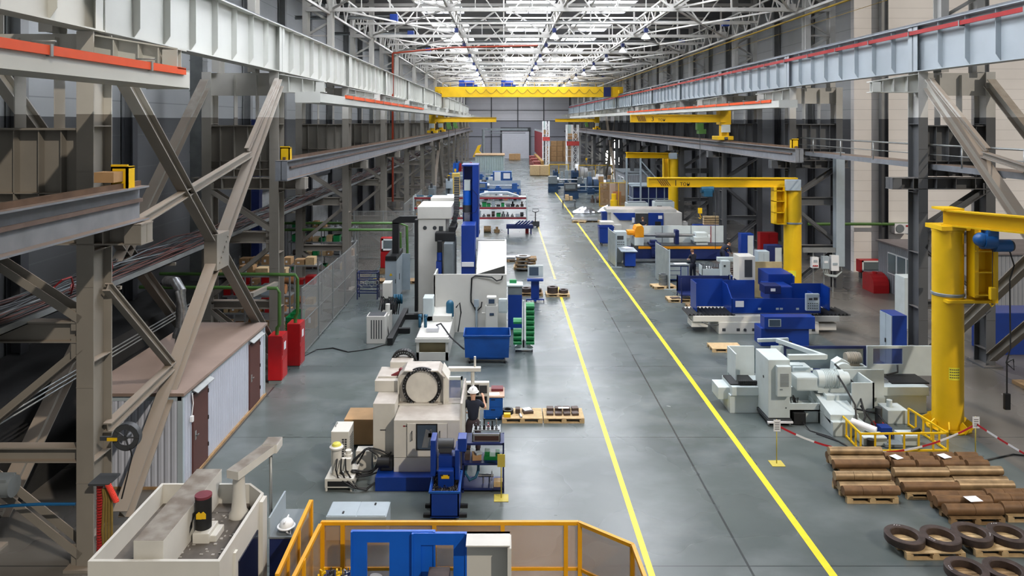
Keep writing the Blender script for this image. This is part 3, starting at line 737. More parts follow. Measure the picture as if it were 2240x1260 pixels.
# ---------------------------------------------------------------- people
def person(loc, rz, J, label, helmet=False, hair=(40, 32, 28), shirt=CLOTH, trousers=TROUS, short=True):
    """J: joints in metres, person facing +Y; one skinned body, clothing as children"""
    D = dict(pel=(0, 0, .95), sp=(0, 0, 1.12), ch=(0, .01, 1.33), nk=(0, .01, 1.48), hd=(0, .03, 1.57), hc=(0, .04, 1.65), ht=(0, .03, 1.72),
             shl=(-.17, 0, 1.41), shr=(.17, 0, 1.41), ell=(-.26, .02, 1.14), elr=(.26, .02, 1.14), wrl=(-.24, .2, .95), wrr=(.24, .2, .95),
             hpl=(-.1, 0, .9), hpr=(.1, 0, .9), knl=(-.12, .04, .5), knr=(.12, .04, .5), anl=(-.13, 0, .09), anr=(.13, 0, .09), tol=(-.15, .17, .03), tor=(.15, .17, .03))
    D.update(J)
    t = thing('person', loc, label, 'person'); t['_o'] = (0., 0., 0.); t.rotation_euler.z = rz
    vs = []; es = []; ix = {}
    mid_ = lambda a, b, f: tuple(V(D[a])*(1-f)+V(D[b])*f)
    def add(k, p, r, link=None, r2=None):
        ix[k] = len(vs); vs.append((tuple(p), r, r2 or r))
        if link is not None: es.append((ix[link], ix[k]))
    add('pel', D['pel'], .08, r2=.07); add('sp', D['sp'], .09, 'pel', .07); add('ch', D['ch'], .1, 'sp', .075); add('nk', D['nk'], .055, 'ch'); add('hd', D['hd'], .075, 'nk')
    add('hc', D['hc'], .09, 'hd'); add('ht', D['ht'], .07, 'hc')
    hx, hy, hz = D['hc']; fw = V(D['hc'])-V(D['nk']); fd = V((0, 1, 0)) if 'face' not in D else V(D['face'])
    sd = fd.cross(V((0, 0, 1))).normalized()
    add('nose', V(D['hc'])+fd*.105-V((0, 0, .02)), .012, 'hc'); add('earl', V(D['hc'])+sd*.09, .014, 'hc'); add('earr', V(D['hc'])-sd*.09, .014, 'hc')
    for s_ in 'lr':
        add('sh'+s_, D['sh'+s_], .055, 'ch'); add('el'+s_, D['el'+s_], .042, 'sh'+s_); add('wr'+s_, D['wr'+s_], .027, 'el'+s_)
        a = V(D['wr'+s_]); d = (a-V(D['el'+s_])).normalized(); palm = a+d*.07; add('pa'+s_, palm, .032, 'wr'+s_, .018)
        w = d.cross(V((0, 0, 1))); w = w.normalized() if w.length > .1 else V((1, 0, 0)); u = w.cross(d)
        for i, (q, L) in enumerate(((-.03, .06), (-.01, .075), (.01, .07), (.03, .055))):
            add('f%d%s' % (i, s_), palm+w*q+d*L*.6, .009, 'pa'+s_); add('g%d%s' % (i, s_), palm+w*q+d*L-u*.025, .008, 'f%d%s' % (i, s_))
        add('th'+s_, a+d*.05+w*(-.045 if s_ == 'l' else .045)+d*.02, .01, 'wr'+s_)
        add('hp'+s_, mid_('hp'+s_, 'kn'+s_, .12), .07, 'pel'); add('kn'+s_, D['kn'+s_], .06, 'hp'+s_); add('an'+s_, D['an'+s_], .04, 'kn'+s_); add('to'+s_, D['to'+s_], .035, 'an'+s_)
    # bmesh keeps the skin layer
    def mk(name, verts, edges, m, root=0):
        bm = bmesh.new(); lay = bm.verts.layers.skin.verify(); bv = []
        for i, v in enumerate(verts):
            q = bm.verts.new(v[0]); q[lay].radius = (v[1], v[2] if len(v) > 2 else v[1]); q[lay].use_root = (i == root); bv.append(q)
        for a, b in edges: bm.edges.new((bv[a], bv[b]))
        me = bpy.data.meshes.new(name); bm.to_mesh(me); bm.free(); me.materials.append(m)
        o = bpy.data.objects.new(name, me); COL.objects.link(o); o.parent = t
        md = o.modifiers.new('skin', 'SKIN'); md.use_smooth_shade = True
        s = o.modifiers.new('sub', 'SUBSURF'); s.levels = s.render_levels = 1
        o['_o'] = (0., 0., 0.); return o
    mk('body', vs, es, SKIN)
    mid = lambda a, b, f: tuple(V(D[a])*(1-f)+V(D[b])*f)
    sl = [(tuple(V(D['pel'])-(V(D['sp'])-V(D['pel']))*.4), .155, .14), (D['sp'], .15, .12), (D['ch'], .18, .135), (mid('ch', 'nk', .7), .09)]; se = [(0, 1), (1, 2), (2, 3)]
    for s_ in 'lr':
        i = len(sl); f = .75 if short else 1
        sl += [(D['sh'+s_], .078), (mid('sh'+s_, 'el'+s_, f), .066)]; se += [(2, i), (i, i+1)]
        if not short: sl += [(mid('el'+s_, 'wr'+s_, .9), .045)]; se += [(i+1, i+2)]
    mk('shirt', sl, se, shirt)
    tl = [(mid('pel', 'sp', .35), .135, .115), (D['pel'], .15, .135)]; te = [(0, 1)]
    for s_ in 'lr':
        i = len(tl); tl += [(mid('hp'+s_, 'kn'+s_, .15), .11), (D['kn'+s_], .085), (mid('kn'+s_, 'an'+s_, .9), .075)]; te += [(1, i), (i, i+1), (i+1, i+2)]
    mk('trousers', tl, te, trousers)
    c = V(D['hc'])+V((0, 0, .02))
    if helmet:
        b = MB(); b.dome(c, .135, 1, 1.12, 1.05, full=False); b.lathe([(.128, 0), (.155, -.005), (.155, .008), (.13, .015)], c, n=20); b.box(c.x-.012, c.x+.012, c.y-.13, c.y+.13, c.z+.1, c.z+.148)
        b.build('helmet', HELM, t)
    else:
        b = MB(); b.dome(c-fd*.015, .102, 1, 1.05, 1.05, full=False); b.dome(c-fd*.03-V((0, 0, .02)), .095); b.build('hair', paint('hair_dark', hair, .8), t)
    for s_ in 'lr':
        a = V(D['an'+s_]); q = V(D['to'+s_]); b = MB(); b.dome((a*.4+q*.6)+V((0, 0, .0)), .055, .9, 2.2, .9); b.cyl(a-V((0, 0, .05)), a+V((0, 0, .08)), .06); b.build('shoe', BLACK, t)
    return t
person((-.82, 19.6, 0), 0, dict(ell=(-.3, .12, 1.12), wrl=(-.2, .3, 1.02), elr=(.33, .1, 1.2), wrr=(.26, .3, 1.42), hc=(0, .06, 1.65), knl=(-.13, .05, .5), knr=(.14, .0, .5)),
       'person in white hard hat and navy T-shirt, back turned, touching a control panel', helmet=True)
person((10.62, 41.2, 0), R(25), dict(ell=(-.24, .14, 1.14), wrl=(-.1, .34, 1.12), elr=(.25, .16, 1.14), wrr=(.12, .36, 1.1), hd=(0, .06, 1.56), hc=(0, .1, 1.62), ht=(0, .1, 1.7)),
       'person in dark work clothes standing at the grey workbench looking down', hair=(120, 84, 60), shirt=CLOTH, short=True, trousers=CLOTH)
person((13.7, 45.8, 0), R(-60), dict(pel=(0, -.12, .9), sp=(0, .02, 1.02), ch=(0, .22, 1.1), nk=(0, .36, 1.16), hd=(0, .44, 1.18), hc=(0, .52, 1.18), ht=(0, .58, 1.17), face=(0, .6, -.8), shl=(-.17, .28, 1.12), shr=(.17, .28, 1.12),
       ell=(-.22, .38, .86), elr=(.22, .38, .86), wrl=(-.14, .55, .68), wrr=(.14, .55, .7), hpl=(-.1, -.12, .86), hpr=(.1, -.12, .86), knl=(-.12, .0, .48), knr=(.14, -.1, .46), anl=(-.13, -.05, .09), anr=(.15, -.25, .09), tol=(-.15, .12, .03), tor=(.17, -.08, .03)),
       'person in dark overalls bending forward at the end of the long orange lathe', hair=(50, 40, 36), trousers=CLOTH, short=False)
person((10.4, 54.9, 0), 0, dict(wrl=(-.15, .3, 1.05), wrr=(.2, .32, 1.1)),
       'person in dark T-shirt working in the open door of the blue and white lathe', trousers=CLOTH)

# ---------------------------------------------------------------- pallets and what lies on them
def mk_pallet(p, m, L=1.2, W_=.8):
    t = thing('pallet', p, '', 'pallet'); x, y, z = p
    b = MB()
    for i in range(7): a = W_*(i/7.0)+.0; b.box(x, x+L, y+a+.008, y+a+W_/7-.008, z+.122, z+.144)
    for q in (0, L/2-.05, L-.1): b.box(x+q, x+q+.1, y, y+W_, z+.1, z+.122)
    b.build('deck', m, t)
    for yy_ in (0, W_/2-.05, W_-.1):
        b = MB()
        for q in (0, L/2-.07, L-.14): b.box(x+q, x+q+.14, y+yy_, y+yy_+.1, z+.022, z+.1)
        b.box(x, x+L, y+yy_, y+yy_+.1, z, z+.022); b.build('runner', m, t)
    return t
PP = {}
def pallet(x, y, label, m='new', z=0, rz=0, group=None):
    mm = {'new': WOOD, 'old': WOODD}[m]
    if m not in PP: PP[m] = mk_pallet((x, y, z), mm); o = PP[m]; o['label'] = label
    else: o = copy(PP[m], (x, y, z), label=label)
    o.rotation_euler.z = rz
    if group: o['group'] = group
    elif 'group' in o: del o['group']
    return o
BARN = [0]
def bar_row(x0, y, L, r, z, m, label, group, cuts=1, jit=0):
    """a row made of round bars laid end to end along X"""
    l = L/cuts
    for i in range(cuts):
        key = (round(l, 2), r, m.name); a = x0+i*l
        if key not in BPROTO:
            b = MB().mat(m).cyl((0, 0, 0), (l-.008, 0, 0), r, n=22); o = b.build('steel_bar'); BPROTO[key] = o; o['_u'] = 0
            tag(o, label, 'steel bar', group)
        else: o = copy(BPROTO[key])
        o.location = (a, y, z); o.rotation_euler.x = random.Random(BARN[0]).uniform(0, 6); BARN[0] += 1
        o['label'] = label if cuts == 1 else label+', '+['left piece', 'centre piece', 'right piece', 'fourth piece'][i if cuts > 2 or i == 0 else 2]
        o['group'] = group; o['category'] = 'steel bar'
BPROTO = {}
pallet(8.45, 18.44, 'amber-stained pallet under three long bars, front row by the yellow pit railing', 'old')
for i, y in enumerate((18.56, 18.79, 19.02)):
    bar_row(8.33+.02*i, y, 1.38, .105, .144+.105, (RUST, RUSTL, RUST)[i], 'long brown steel bar on the amber pallet, %s of three' % ('nearest', 'middle', 'farthest')[i], 'long bars on the amber pallet')
bar_row(8.36, 18.9, 1.36, .1, .43, RUSTL, 'bright long steel bar lying on top of the others on the amber pallet', 'long bars on the amber pallet')
for k, (px, lb) in enumerate(((9.85, 'left'), (11.1, 'right'))):
    pallet(px, 18.44, 'dark old pallet of short steel stubs, the %s one by the barrier tape' % lb, 'old')
    for j in range(2):
        for i, y in enumerate((18.56, 18.78, 19.0)):
            bar_row(px-.02+j*.62, y, .54, .1, .145+.1, RUST, 'short rusty steel stub, %s row, %s column on the %s stub pallet' % (('near', 'middle', 'far')[i], ('left', 'right')[j], lb), 'short steel stubs')
for k, (px, py, nm, cuts, mm) in enumerate(((8.0, 17.1, 'new left pallet of the second row', 3, RUST), (9.5, 17.28, 'middle pallet of the second row', 1, RUST), (10.85, 17.35, 'right pallet of the second row', 1, RUSTL))):
    pallet(px, py, 'pale pine pallet under brown steel bars, %s' % nm, 'new')
    for i, (dy, z) in enumerate(((.12, .25), (.34, .25), (.56, .25), (.45, .44))):
        bar_row(px-.05-(.05 if i == 3 else 0), py+dy, 1.32, .105, z, (mm, RUSTL, RUST, RUSTL)[i], 'brown steel bar, %s on the %s' % (('nearest', 'second', 'third', 'upper')[i], nm), 'steel bars on the second row pallets', cuts if i in (0, 3) else 1)
for k, (px, py, nm, cuts) in enumerate(((9.87, 16.2, 'weathered pallet of the third row', 2), (11.2, 16.3, 'right pallet of the third row', 3))):
    pallet(px, py, 'brown %s, loaded with thick steel bars' % nm, 'old' if k == 0 else 'new')
    for i, (dy, z) in enumerate(((.14, .27), (.5, .27), (.72, .27))):
        bar_row(px-.06, py+dy, 1.26, .12, z, RUST, 'thick brown steel bar, %s on the %s' % (('nearest', 'middle', 'farthest')[i], nm), 'thick bars of the third row', cuts)
for i, (x, y, z, w_, r_) in enumerate(((10.0, 18.7, .36, .22, .4), (11.25, 18.75, .36, .24, .3), (10.55, 16.5, .42, .3, .1), (11.7, 18.5, .02, .3, 0))):
    b = MB().box(-w_/2, w_/2, -.12, .12, 0, .004); o = b.build('paper_sheet', PAPER); o.location = (x, y, z); o.rotation_euler = (0, 0, r_)
    tag(o, 'white paper sheet lying on the %s' % ('left pallet of steel stubs', 'right pallet of steel stubs', 'weathered pallet of thick bars', 'floor edge by the stub pallets')[i], 'paper', 'paper sheets on the bars')
# forged rings
RING = None
def forged(x, y, z, label, tilt=(0, 0)):
    global RING
    if RING is None:
        t = thing('forged_ring', (x, y, z), label, 'steel ring', 'forged rings on pallets'); RING = t
        MB().lathe([(.26, 0), (.375, 0), (.385, .02), (.385, .14), (.37, .155), (.27, .155), (.255, .14), (.255, .02), (.26, 0)], (x, y, z), n=44).build('ring_body', FORGE, t)
        b = MB().mat(PAPER)
        for i in range(3): b.bar((x-.05+.05*i, y+.32, z+.157), (x-.02+.05*i, y+.35-.02*i, z+.157), .008, .003)
        b.build('chalk_mark', None, t); return t
    o = copy(RING, (x, y, z), label=label); o.rotation_euler = (tilt[0], tilt[1], x*3); return o
for nm, m, px, py in (('front pale pallet of rings', 'new', 8.18, 14.9), ('second ring pallet to its right', 'new', 9.65, 15.0), ('ring pallet at the lower edge', 'old', 8.75, 13.75)):
    pallet(px, py, 'wooden pallet, the '+nm, m)
    for j in range(2): forged(px+.18+j*.74, py+.42-.02*j, .146, 'dark forged steel ring, %s one on the %s' % (('left', 'right')[j], nm))
forged(10.35, 13.95, .0, 'dark forged steel ring lying on the floor in the lower right corner')
# pallets in the middle of the aisle, by the machining centre
for j, (px, nm) in enumerate(((-.05, 'left'), (1.18, 'right'))):
    pallet(px, 21.65, 'pine pallet beside the machining centre, %s of the two' % nm, 'new')
X0, Y0 = -.05, 21.65
def bits(lst):
    for nm, cat, lab, x, y, z, w_, d, h, m, rz in lst:
        b = MB().box(-w_/2, w_/2, -d/2, d/2, 0, h, min(.012, h*.2)); o = b.build(nm, m); o.location = (x, y, z); o.rotation_euler.z = rz; tag(o, lab, cat)
DKST = paint('dark_steel_block', (92, 78, 72), .55, .3, wear=.2)
bits([('steel_block', 'steel block', 'dark steel block beside a coil on the left aisle pallet', .42, 22.1, .146, .14, .2, .14, DKST, 0),
      ('steel_block', 'steel block', 'dark steel plate under a sheet on the left aisle pallet', .72, 22.1, .146, .3, .26, .08, DKST, .2),
      ('paper_sheet', 'paper', 'white paper sheet folded on the left aisle pallet', .7, 22.12, .23, .24, .2, .02, PAPER, .4),
      ('steel_strip', 'steel strip', 'light narrow strip standing at the front of the left aisle pallet', .5, 21.8, .146, .06, .24, .05, ALU, .2),
      ('parts_tray', 'tray', 'yellow parts tray on the left aisle pallet', .1, 21.78, .146, .2, .14, .1, YEL, 0)])
b = MB().ring((.12, 22.05, .146), .17, .1, .12); tag(b.build('steel_coil', BLACK), 'dark coil with paper on the left aisle pallet', 'coil')
k = 0
for r_ in range(2):
    for i in range(4):
        x = 1.38+i*.25+(.02 if r_ else 0)
        bits([('steel_block', 'steel block', 'flat brown steel block, %s in the %s row of the right aisle pallet' % (NTH[i].replace('nearest', 'leftmost'), ('near', 'far')[r_]), x, 21.95+r_*.26, .146, .2, .2, .07+.05*(r_), DKST, .03*i)])
bits([('paper_sheet', 'paper', 'white paper slip across the blocks of the right aisle pallet', 1.8, 22.1, .28, .32, .1, .01, PAPER, 0)])
# empty pallets further back
for px, py, lb, m in ((8.05, 28.3, 'pale empty pallet in front of the blue surface grinder', 'new'),):
    pallet(px, py, lb, m)
pallet(8.0, 38.9, 'pallet with a stack of wound steel rings by the partition', 'new', rz=.15)
pallet(8.1, 36.1, 'pallet of flat plates by the blue surface grinder, farther one', 'new')
pallet(8.75, 34.6, 'pallet of flat plates by the blue surface grinder, nearer one', 'old')
pallet(9.9, 34.9, 'pallet of papers and plates beside the blue grinder guard', 'old')
for i in range(7):
    b = MB().ring((8.55, 39.35, .15+i*.085), .24, .15, .07, n=24); tag(b.build('wound_ring', ALU), 'shiny steel ring in the stack on the pallet by the partition, %s from the bottom' % NTH[i].replace('nearest', 'first'), 'steel ring', 'stacked shiny rings')
bits([('steel_plate', 'steel plate', 'flat rusty plate on the %s grinder pallet, %s' % (q, w__), x, y, .146, .45, .3, .04, m, r_) for x, y, m, r_, q, w__ in
      ((8.5, 36.4, DKST, .1, 'farther', 'left'), (8.95, 36.5, PAPER, .3, 'farther', 'right'), (9.1, 34.95, DKST, .1, 'nearer', 'left'), (9.6, 35.0, PAPER, .2, 'nearer', 'right'))])

# ---------------------------------------------------------------- vertical machining centre in the left foreground
t = thing('machining_center', (-2.1, 17.7, 0), 'cream vertical machining centre with a round tool magazine on top and blue base', 'machine tool')
MB().box(-3.1, -1.0, 17.67, 20.2, 0, .34, .02).build('base', BLUE, t)
b = MB(); b.box(-2.69, -1.07, 17.95, 19.0, .24, 1.6, .015); b.box(-1.07, -1.02, 18.1, 19.9, .3, 1.95); b.box(-2.69, -1.07, 19.0, 20.1, .3, 1.62); b.build('enclosure', CREAMD, t)
MB().box(-3.26, -2.71, 18.3, 20.2, .34, 1.87, .015).build('side_cabinet', CREAMD, t)
b = MB(); b.box(-3.36, -2.72, 19.1, 20.2, 1.87, 2.16, .02); b.box(-3.3, -2.8, 19.3, 20.0, 2.16, 2.2); b.box(-3.1, -2.5, 20.0, 20.6, 2.1, 2.35, .02); b.build('upper_housing', CREAMD, t)
b = MB().mat(CREAM); b.box(-2.36, -1.38, 17.935, 17.95, .72, 1.52, .005)
b.mat(paint('seam_dark', (120, 118, 112))).box(-2.37, -2.365, 17.93, 17.95, .72, 1.52).box(-1.38, -1.375, 17.93, 17.95, .72, 1.52).box(-2.69, -1.07, 17.943, 17.95, .69, .695).box(-2.37, -1.37, 17.93, 17.95, .72, .724)
d = b.build('door', None, t)

b = MB(); b.mat(BLACK).box(-2.14, -1.62, 17.915, 17.935, .88, 1.52, .004); b.mat(paint('machine_window', (70, 84, 100), .1)).box(-2.11, -1.65, 17.905, 17.915, .91, 1.49)
b.mat(ALU).prism([(-2.0, .95), (-1.85, .95), (-1.78, 1.35), (-1.9, 1.4)], 'y', 17.9, 17.906).box(-1.84, -1.7, 17.9, 17.906, 1.2, 1.3).box(-1.8, -1.76, 17.9, 17.906, 1.0, 1.4)
b.build('window', None, t)
for x in (-2.24, -1.56): b = MB(); b.tube([(x, 17.93, 1.12), (x, 17.88, 1.14), (x, 17.88, 1.32), (x, 17.93, 1.34)], .012); b.build('handle', BLACK, t)
MB().mat(DRED).box(-2.46, -2.41, 17.943, 17.95, 1.44, 1.47).mat(DGREY).box(-2.4, -2.34, 17.943, 17.95, 1.44, 1.47).build('nameplate', None, t)
b = MB(); b.box(-3.08, -2.94, 18.285, 18.3, 1.21, 1.225); b.build('vent_slot', BLACK, t)
# magazine
b = MB(); y0, y1 = 18.95, 19.7
b.prism([(-2.74, 1.56), (-1.53, 1.56), (-1.53, 2.3), (-1.7, 2.47), (-2.57, 2.47), (-2.74, 2.3)], 'y', y0+.12, y1)
for pts in (((-2.74, 1.56), (-2.71, 1.56), (-2.71, 2.3), (-2.74, 2.3)), ((-1.56, 1.56), (-1.53, 1.56), (-1.53, 2.3), (-1.56, 2.3)), ((-2.57, 2.44), (-1.7, 2.44), (-1.7, 2.47), (-2.57, 2.47)), ((-2.74, 2.27), (-2.57, 2.44), (-2.57, 2.47), (-2.74, 2.3)), ((-1.53, 2.27), (-1.53, 2.3), (-1.7, 2.47), (-1.7, 2.44))):
    b.prism(pts, 'y', y0, y0+.12)
b.box(-2.76, -1.7, 18.9, 19.1, 1.6, 1.64); b.prism([(-1.6, 1.6), (-1.43, 1.6), (-1.43, 2.2), (-1.6, 2.45)], 'y', y0+.1, y1)
b.build('magazine_housing', CREAMD, t)
MB().lathe([(.001, 0), (.41, 0), (.42, .02), (.42, .06)], (-2.12, y0+.03, 2.03), 'y', 44, False).build('magazine_disc', paint('disc_cream', (222, 220, 212), .45), t)
b = MB(); b.lathe([(.42, .0), (.505, .0), (.505, .08), (.42, .08)], (-2.12, y0+.04, 2.03), 'y', 44, False)
for i in range(40):
    a = 2*math.pi*i/40; cx_, cz_ = -2.12+.465*math.cos(a), 2.03+.465*math.sin(a)
    b.mat(BLACK if i % 2 else DGREY).cyl((cx_, y0-.03, cz_), (cx_, y0+.06, cz_), .03, n=8); b.mat(ALU if i % 3 else BLACK).cyl((cx_, y0-.04, cz_), (cx_, y0-.02, cz_), .014, n=6)
b.build('tool_chain', BLACK, t)
b = MB(); b.mat(TINT).box(-1.5, -1.12, 19.28, 19.3, 1.65, 2.12); b.mat(GREYW).box(-1.53, -1.49, 19.26, 19.32, 1.62, 2.2).box(-1.13, -1.08, 19.26, 19.32, 1.62, 2.2).box(-1.53, -1.08, 19.26, 19.32, 2.12, 2.2)
b.build('side_window', None, t)
b = MB(); b.box(-1.5, -.62, 19.75, 19.9, 2.17, 2.27, .01); b.cyl((-.84, 19.82, 2.15), (-.84, 19.82, 1.78), .05); b.cyl((-.78, 19.85, 2.25), (-.78, 19.85, 2.55), .03); b.build('pendant_arm', CREAM, t)
b = MB(); b.box(-1.06, -.4, 20.15, 20.3, .98, 1.74, .03); b.mat(BLACK).box(-1.0, -.68, 20.13, 20.15, 1.4, 1.68).mat(DGREY).box(-.66, -.46, 20.13, 20.15, 1.45, 1.66).mat(BLACK).box(-1.0, -.46, 20.13, 20.15, 1.18, 1.36)
b.mat(CREAM).box(-.8, -.66, 20.1, 20.3, .6, 1.0)
b.build('control_panel', CREAM, t)
def seg_chain(name, c, r, a0, a1, w_, th, y, parent, m=BLACK):
    b = MB(); n_ = 16
    for i in range(n_):
        a = a0+(a1-a0)*i/n_; a2 = a0+(a1-a0)*(i+.86)/n_
        b.prism([(c[0]+q*math.cos(k), c[1]+q*math.sin(k)) for q, k in ((r-th, a), (r, a), (r, a2), (r-th, a2))], 'y', y, y+w_)
        am = (a+a2)/2; b.mat(MGREY).cyl((c[0]+(r-th/2)*math.cos(am), y-.01, c[1]+(r-th/2)*math.sin(am)), (c[0]+(r-th/2)*math.cos(am), y, c[1]+(r-th/2)*math.sin(am)), .02, n=6).mat(m)
    return b.mat(m).build(name, m, parent)
seg_chain('cable_chain', (-2.78, 2.2), .36, 0, math.pi, .2, .12, 20.35, t)
b = MB(); b.cyl((-2.95, 19.4, 2.16), (-2.75, 19.4, 2.26), .06); b.dome((-2.72, 19.5, 2.3), .07); b.build('clutch_motor', paint('dull_red', (110, 40, 44)), t)
# pipework between tank and machine
b = MB(); rr = random.Random(5)
for i in range(8):
    p0_ = (-3.75+rr.uniform(-.3, .1), 17.9+rr.uniform(0, .5), .35); p1 = (-3.15+rr.uniform(-.1, .4), 18.0+rr.uniform(0, .2), .4+rr.uniform(0, .35))
    pts = [p0_]
    for k in range(1, 8):
        f = k/8; pts.append((p0_[0]*(1-f)+p1[0]*f+.03*math.sin(f*9+i), p0_[1]*(1-f)+p1[1]*f, p0_[2]*(1-f)+p1[2]*f-.22*math.sin(math.pi*f)*(1 if i % 3 else -1.3)+.03*math.sin(i+f*6)))
    pts.append(p1); b.tube(pts, .022, 6)
b.cyl((-3.1, 18.0, .55), (-2.8, 18.0, .55), .12); b.box(-3.0, -2.72, 17.95, 18.25, .36, .62, .03)
b.build('hydraulic_hoses', BLACK, t)
# coolant filter
t = thing('coolant_filter', (-4.0, 17.7, 0), 'cream coolant filter with yellow-lidded pot on a plinth left of the machining centre', 'filter unit')
b = MB(); b.box(-4.31, -3.62, 17.67, 18.45, .08, .3, .01)
for x in (-4.28, -3.68):
    for y in (17.7, 18.4): b.cyl((x, y, 0), (x, y, .08), .03, n=8)
b.mat(BLACK).box(-4.24, -3.7, 17.662, 17.675, .12, .24); b.build('plinth', CREAM, t)
b = MB(); b.cyl((-4.1, 18.0, .3), (-4.1, 18.0, .92), .12); b.lathe([(.12, 0), (.17, .02), (.17, .06), (.1, .1)], (-4.1, 18.0, .88), n=20); b.build('filter_pot', CREAM, t)
MB().lathe([(.001, .12), (.09, .1), (.12, .05)], (-4.1, 18.0, .92), n=18).build('lid', paint('lid_yellow', (222, 214, 90), .5), t)
b = MB(); b.cyl((-3.82, 18.05, .3), (-3.82, 18.05, .75), .1); b.cyl((-3.82, 18.05, .75), (-3.82, 18.05, .83), .075); b.box(-3.95, -3.72, 17.85, 17.95, .4, .7, .02); b.build('pump', CREAM, t)
b = MB()
for i in range(3): b.tube([(-4.05+.1*i, 17.85, .7), (-4.05+.12*i, 17.7, .5), (-4.0+.15*i, 17.72, .3), (-3.6+.05*i, 17.6, .12), (-3.3, 17.62+.05*i, .05), (-3.1, 17.7, .2)], .02)
b.build('hose', BLACK, t)
# chiller
t = thing('oil_chiller', (-4.2, 18.7, 0), 'cream louvred oil chiller box behind the coolant filter', 'chiller')
MB().box(-4.4, -3.95, 18.7, 19.35, .05, 1.0, .015).build('body', CREAM, t)
b = MB()
for i in range(9):
    for j in range(2): b.box(-4.12+.07*j, -4.07+.07*j, 18.69, 18.7, .3+i*.06, .34+i*.06); 
    b.box(-3.95, -3.945, 18.85, 19.2, .3+i*.06, .33+i*.06)
b.build('louvre', DGREY, t)
b = MB(); b.tube([(-4.35, 19.0, 1.0), (-4.35, 19.0, 1.04), (-4.35, 19.2, 1.04), (-4.35, 19.2, 1.0)], .012, 5); b.build('handle', GALV, t)
t = thing('packing_crate', (-3.85, 20, 0), 'brown plywood packing crate beside the machining centre', 'crate')
MB().box(-4.3, -3.42, 20.0, 20.75, .1, .74).build('box_body', CARD, t); MB().box(-4.34, -3.38, 19.96, 20.79, .74, .8).build('lid', CARD, t)
b = MB().box(-4.3, -4.2, 20, 20.75, 0, .1).box(-3.52, -3.42, 20, 20.75, 0, .1); b.build('skid', WOODD, t)
bits([('transformer_box', 'box', 'small cream box on the floor between crate and machining centre', -3.55, 18.75, 0, .4, .3, .55, CREAM, 0)])
# chip conveyor and bin
t = thing('chip_conveyor', (-1.3, 16.9, 0), 'bright blue chip conveyor head in front of the machining centre', 'chip conveyor')
b = MB(); b.box(-1.56, -1.1, 16.95, 17.9, .1, .4); b.prism([(16.9, .72), (17.95, .25), (17.95, .55), (17.2, 1.2), (16.9, 1.2)], 'x', -1.5, -1.12); b.box(-1.5, -1.14, 16.7, 16.95, .55, .95, .02); b.build('chute', BLUE, t)
b = MB(); b.box(-1.68, -1.56, 16.8, 17.25, .78, 1.6, .02); b.build('side_plate', BLUE, t)
b = MB(); b.box(-1.12, -1.02, 16.8, 17.3, .7, 1.38, .02); b.box(-1.06, -.86, 16.85, 17.2, 1.32, 1.62, .02); b.build('side_plate', BLUE, t)
b = MB(); b.cyl((-1.52, 17.05, 1.42), (-1.16, 17.05, 1.42), .12); b.box(-1.5, -1.2, 16.95, 17.2, 1.26, 1.36); b.build('gear_motor', DGREY, t)
b = MB().mat(YEL).box(-1.42, -1.24, 16.69, 16.7, .78, .86).mat(BLACK).box(-1.44, -1.38, 16.688, 16.7, .84, .87).box(-1.27, -1.22, 16.688, 16.7, .84, .87); b.build('warning_plate', None, t)
t = thing('chip_bin', (-1.3, 16.35, 0), 'deep blue chip bin full of grey swarf under the conveyor', 'bin')
b = MB(); x0, x1, y0, y1, h = -1.64, -1.0, 16.35, 17.3, .66
b.box(x0, x1, y0, y0+.03, .1, h); b.box(x0, x1, y1-.03, y1, .1, h); b.box(x0, x0+.03, y0, y1, .1, h); b.box(x1-.03, x1, y0, y1, .1, h); b.box(x0, x1, y0, y1, .08, .12); b.box(x0+.12, x1-.12, y0+.1, y1-.1, 0, .1)
b.build('tub', BLUE, t)
b = MB(); b.box(x0-.03, x1+.03, y0-.03, y0, h-.03, h+.01); b.box(x0-.03, x1+.03, y1, y1+.03, h-.03, h+.01); b.box(x0-.03, x0, y0, y1, h-.03, h+.01); b.box(x1, x1+.03, y0, y1, h-.03, h+.01); b.build('rim', BLUE2, t)
for y in (16.5, 16.9): MB().box(x0-.17, x1+.17, y, y+.08, 0, .07).build('fork_bar', BLACK, t)
b = MB(); rr = random.Random(8)
for i in range(240):
    x, y = rr.uniform(x0+.05, x1-.05), rr.uniform(y0+.05, y1-.05); a = rr.uniform(0, 6); z = .56+rr.uniform(0, .06); b.bar((x, y, z), (x+.05*math.cos(a), y+.05*math.sin(a), z+.02), .012, .01)
b.box(x0+.03, x1-.03, y0+.03, y1-.03, .4, .565); b.build('swarf', SWARF, t)['kind'] = 'stuff'
# tool rack
t = thing('tool_rack', (-.5, 17.6, 0), 'navy steel shelf rack right of the machining centre with tools and parts', 'rack')
for x in (-1.0, -.03):
    for y in (17.6, 18.15): MB().box(x, x+.04, y, y+.04, 0, 1.2).build('post', NAVY, t)
for z in (.06, .66, 1.14): MB().box(-1.0, .01, 17.6, 18.19, z, z+.05, .005).build('shelf', NAVY, t)
t = thing('tool_holder_block', (-.4, 17.75, 1.19), 'light metal tray of upright milling tool holders on the rack', 'tool holder')
b = MB(); b.box(-.76, -.08, 17.68, 17.7, 1.19, 1.38); b.box(-.76, -.74, 17.68, 18.15, 1.19, 1.42); b.box(-.1, -.08, 17.68, 18.15, 1.19, 1.42); b.box(-.76, -.08, 17.9, 18.12, 1.36, 1.38); b.mat(paint('oily_brown', (66, 46, 40), .4)).box(-.7, -.12, 17.67, 17.68, 1.22, 1.33); b.build('tray', GALV, t)
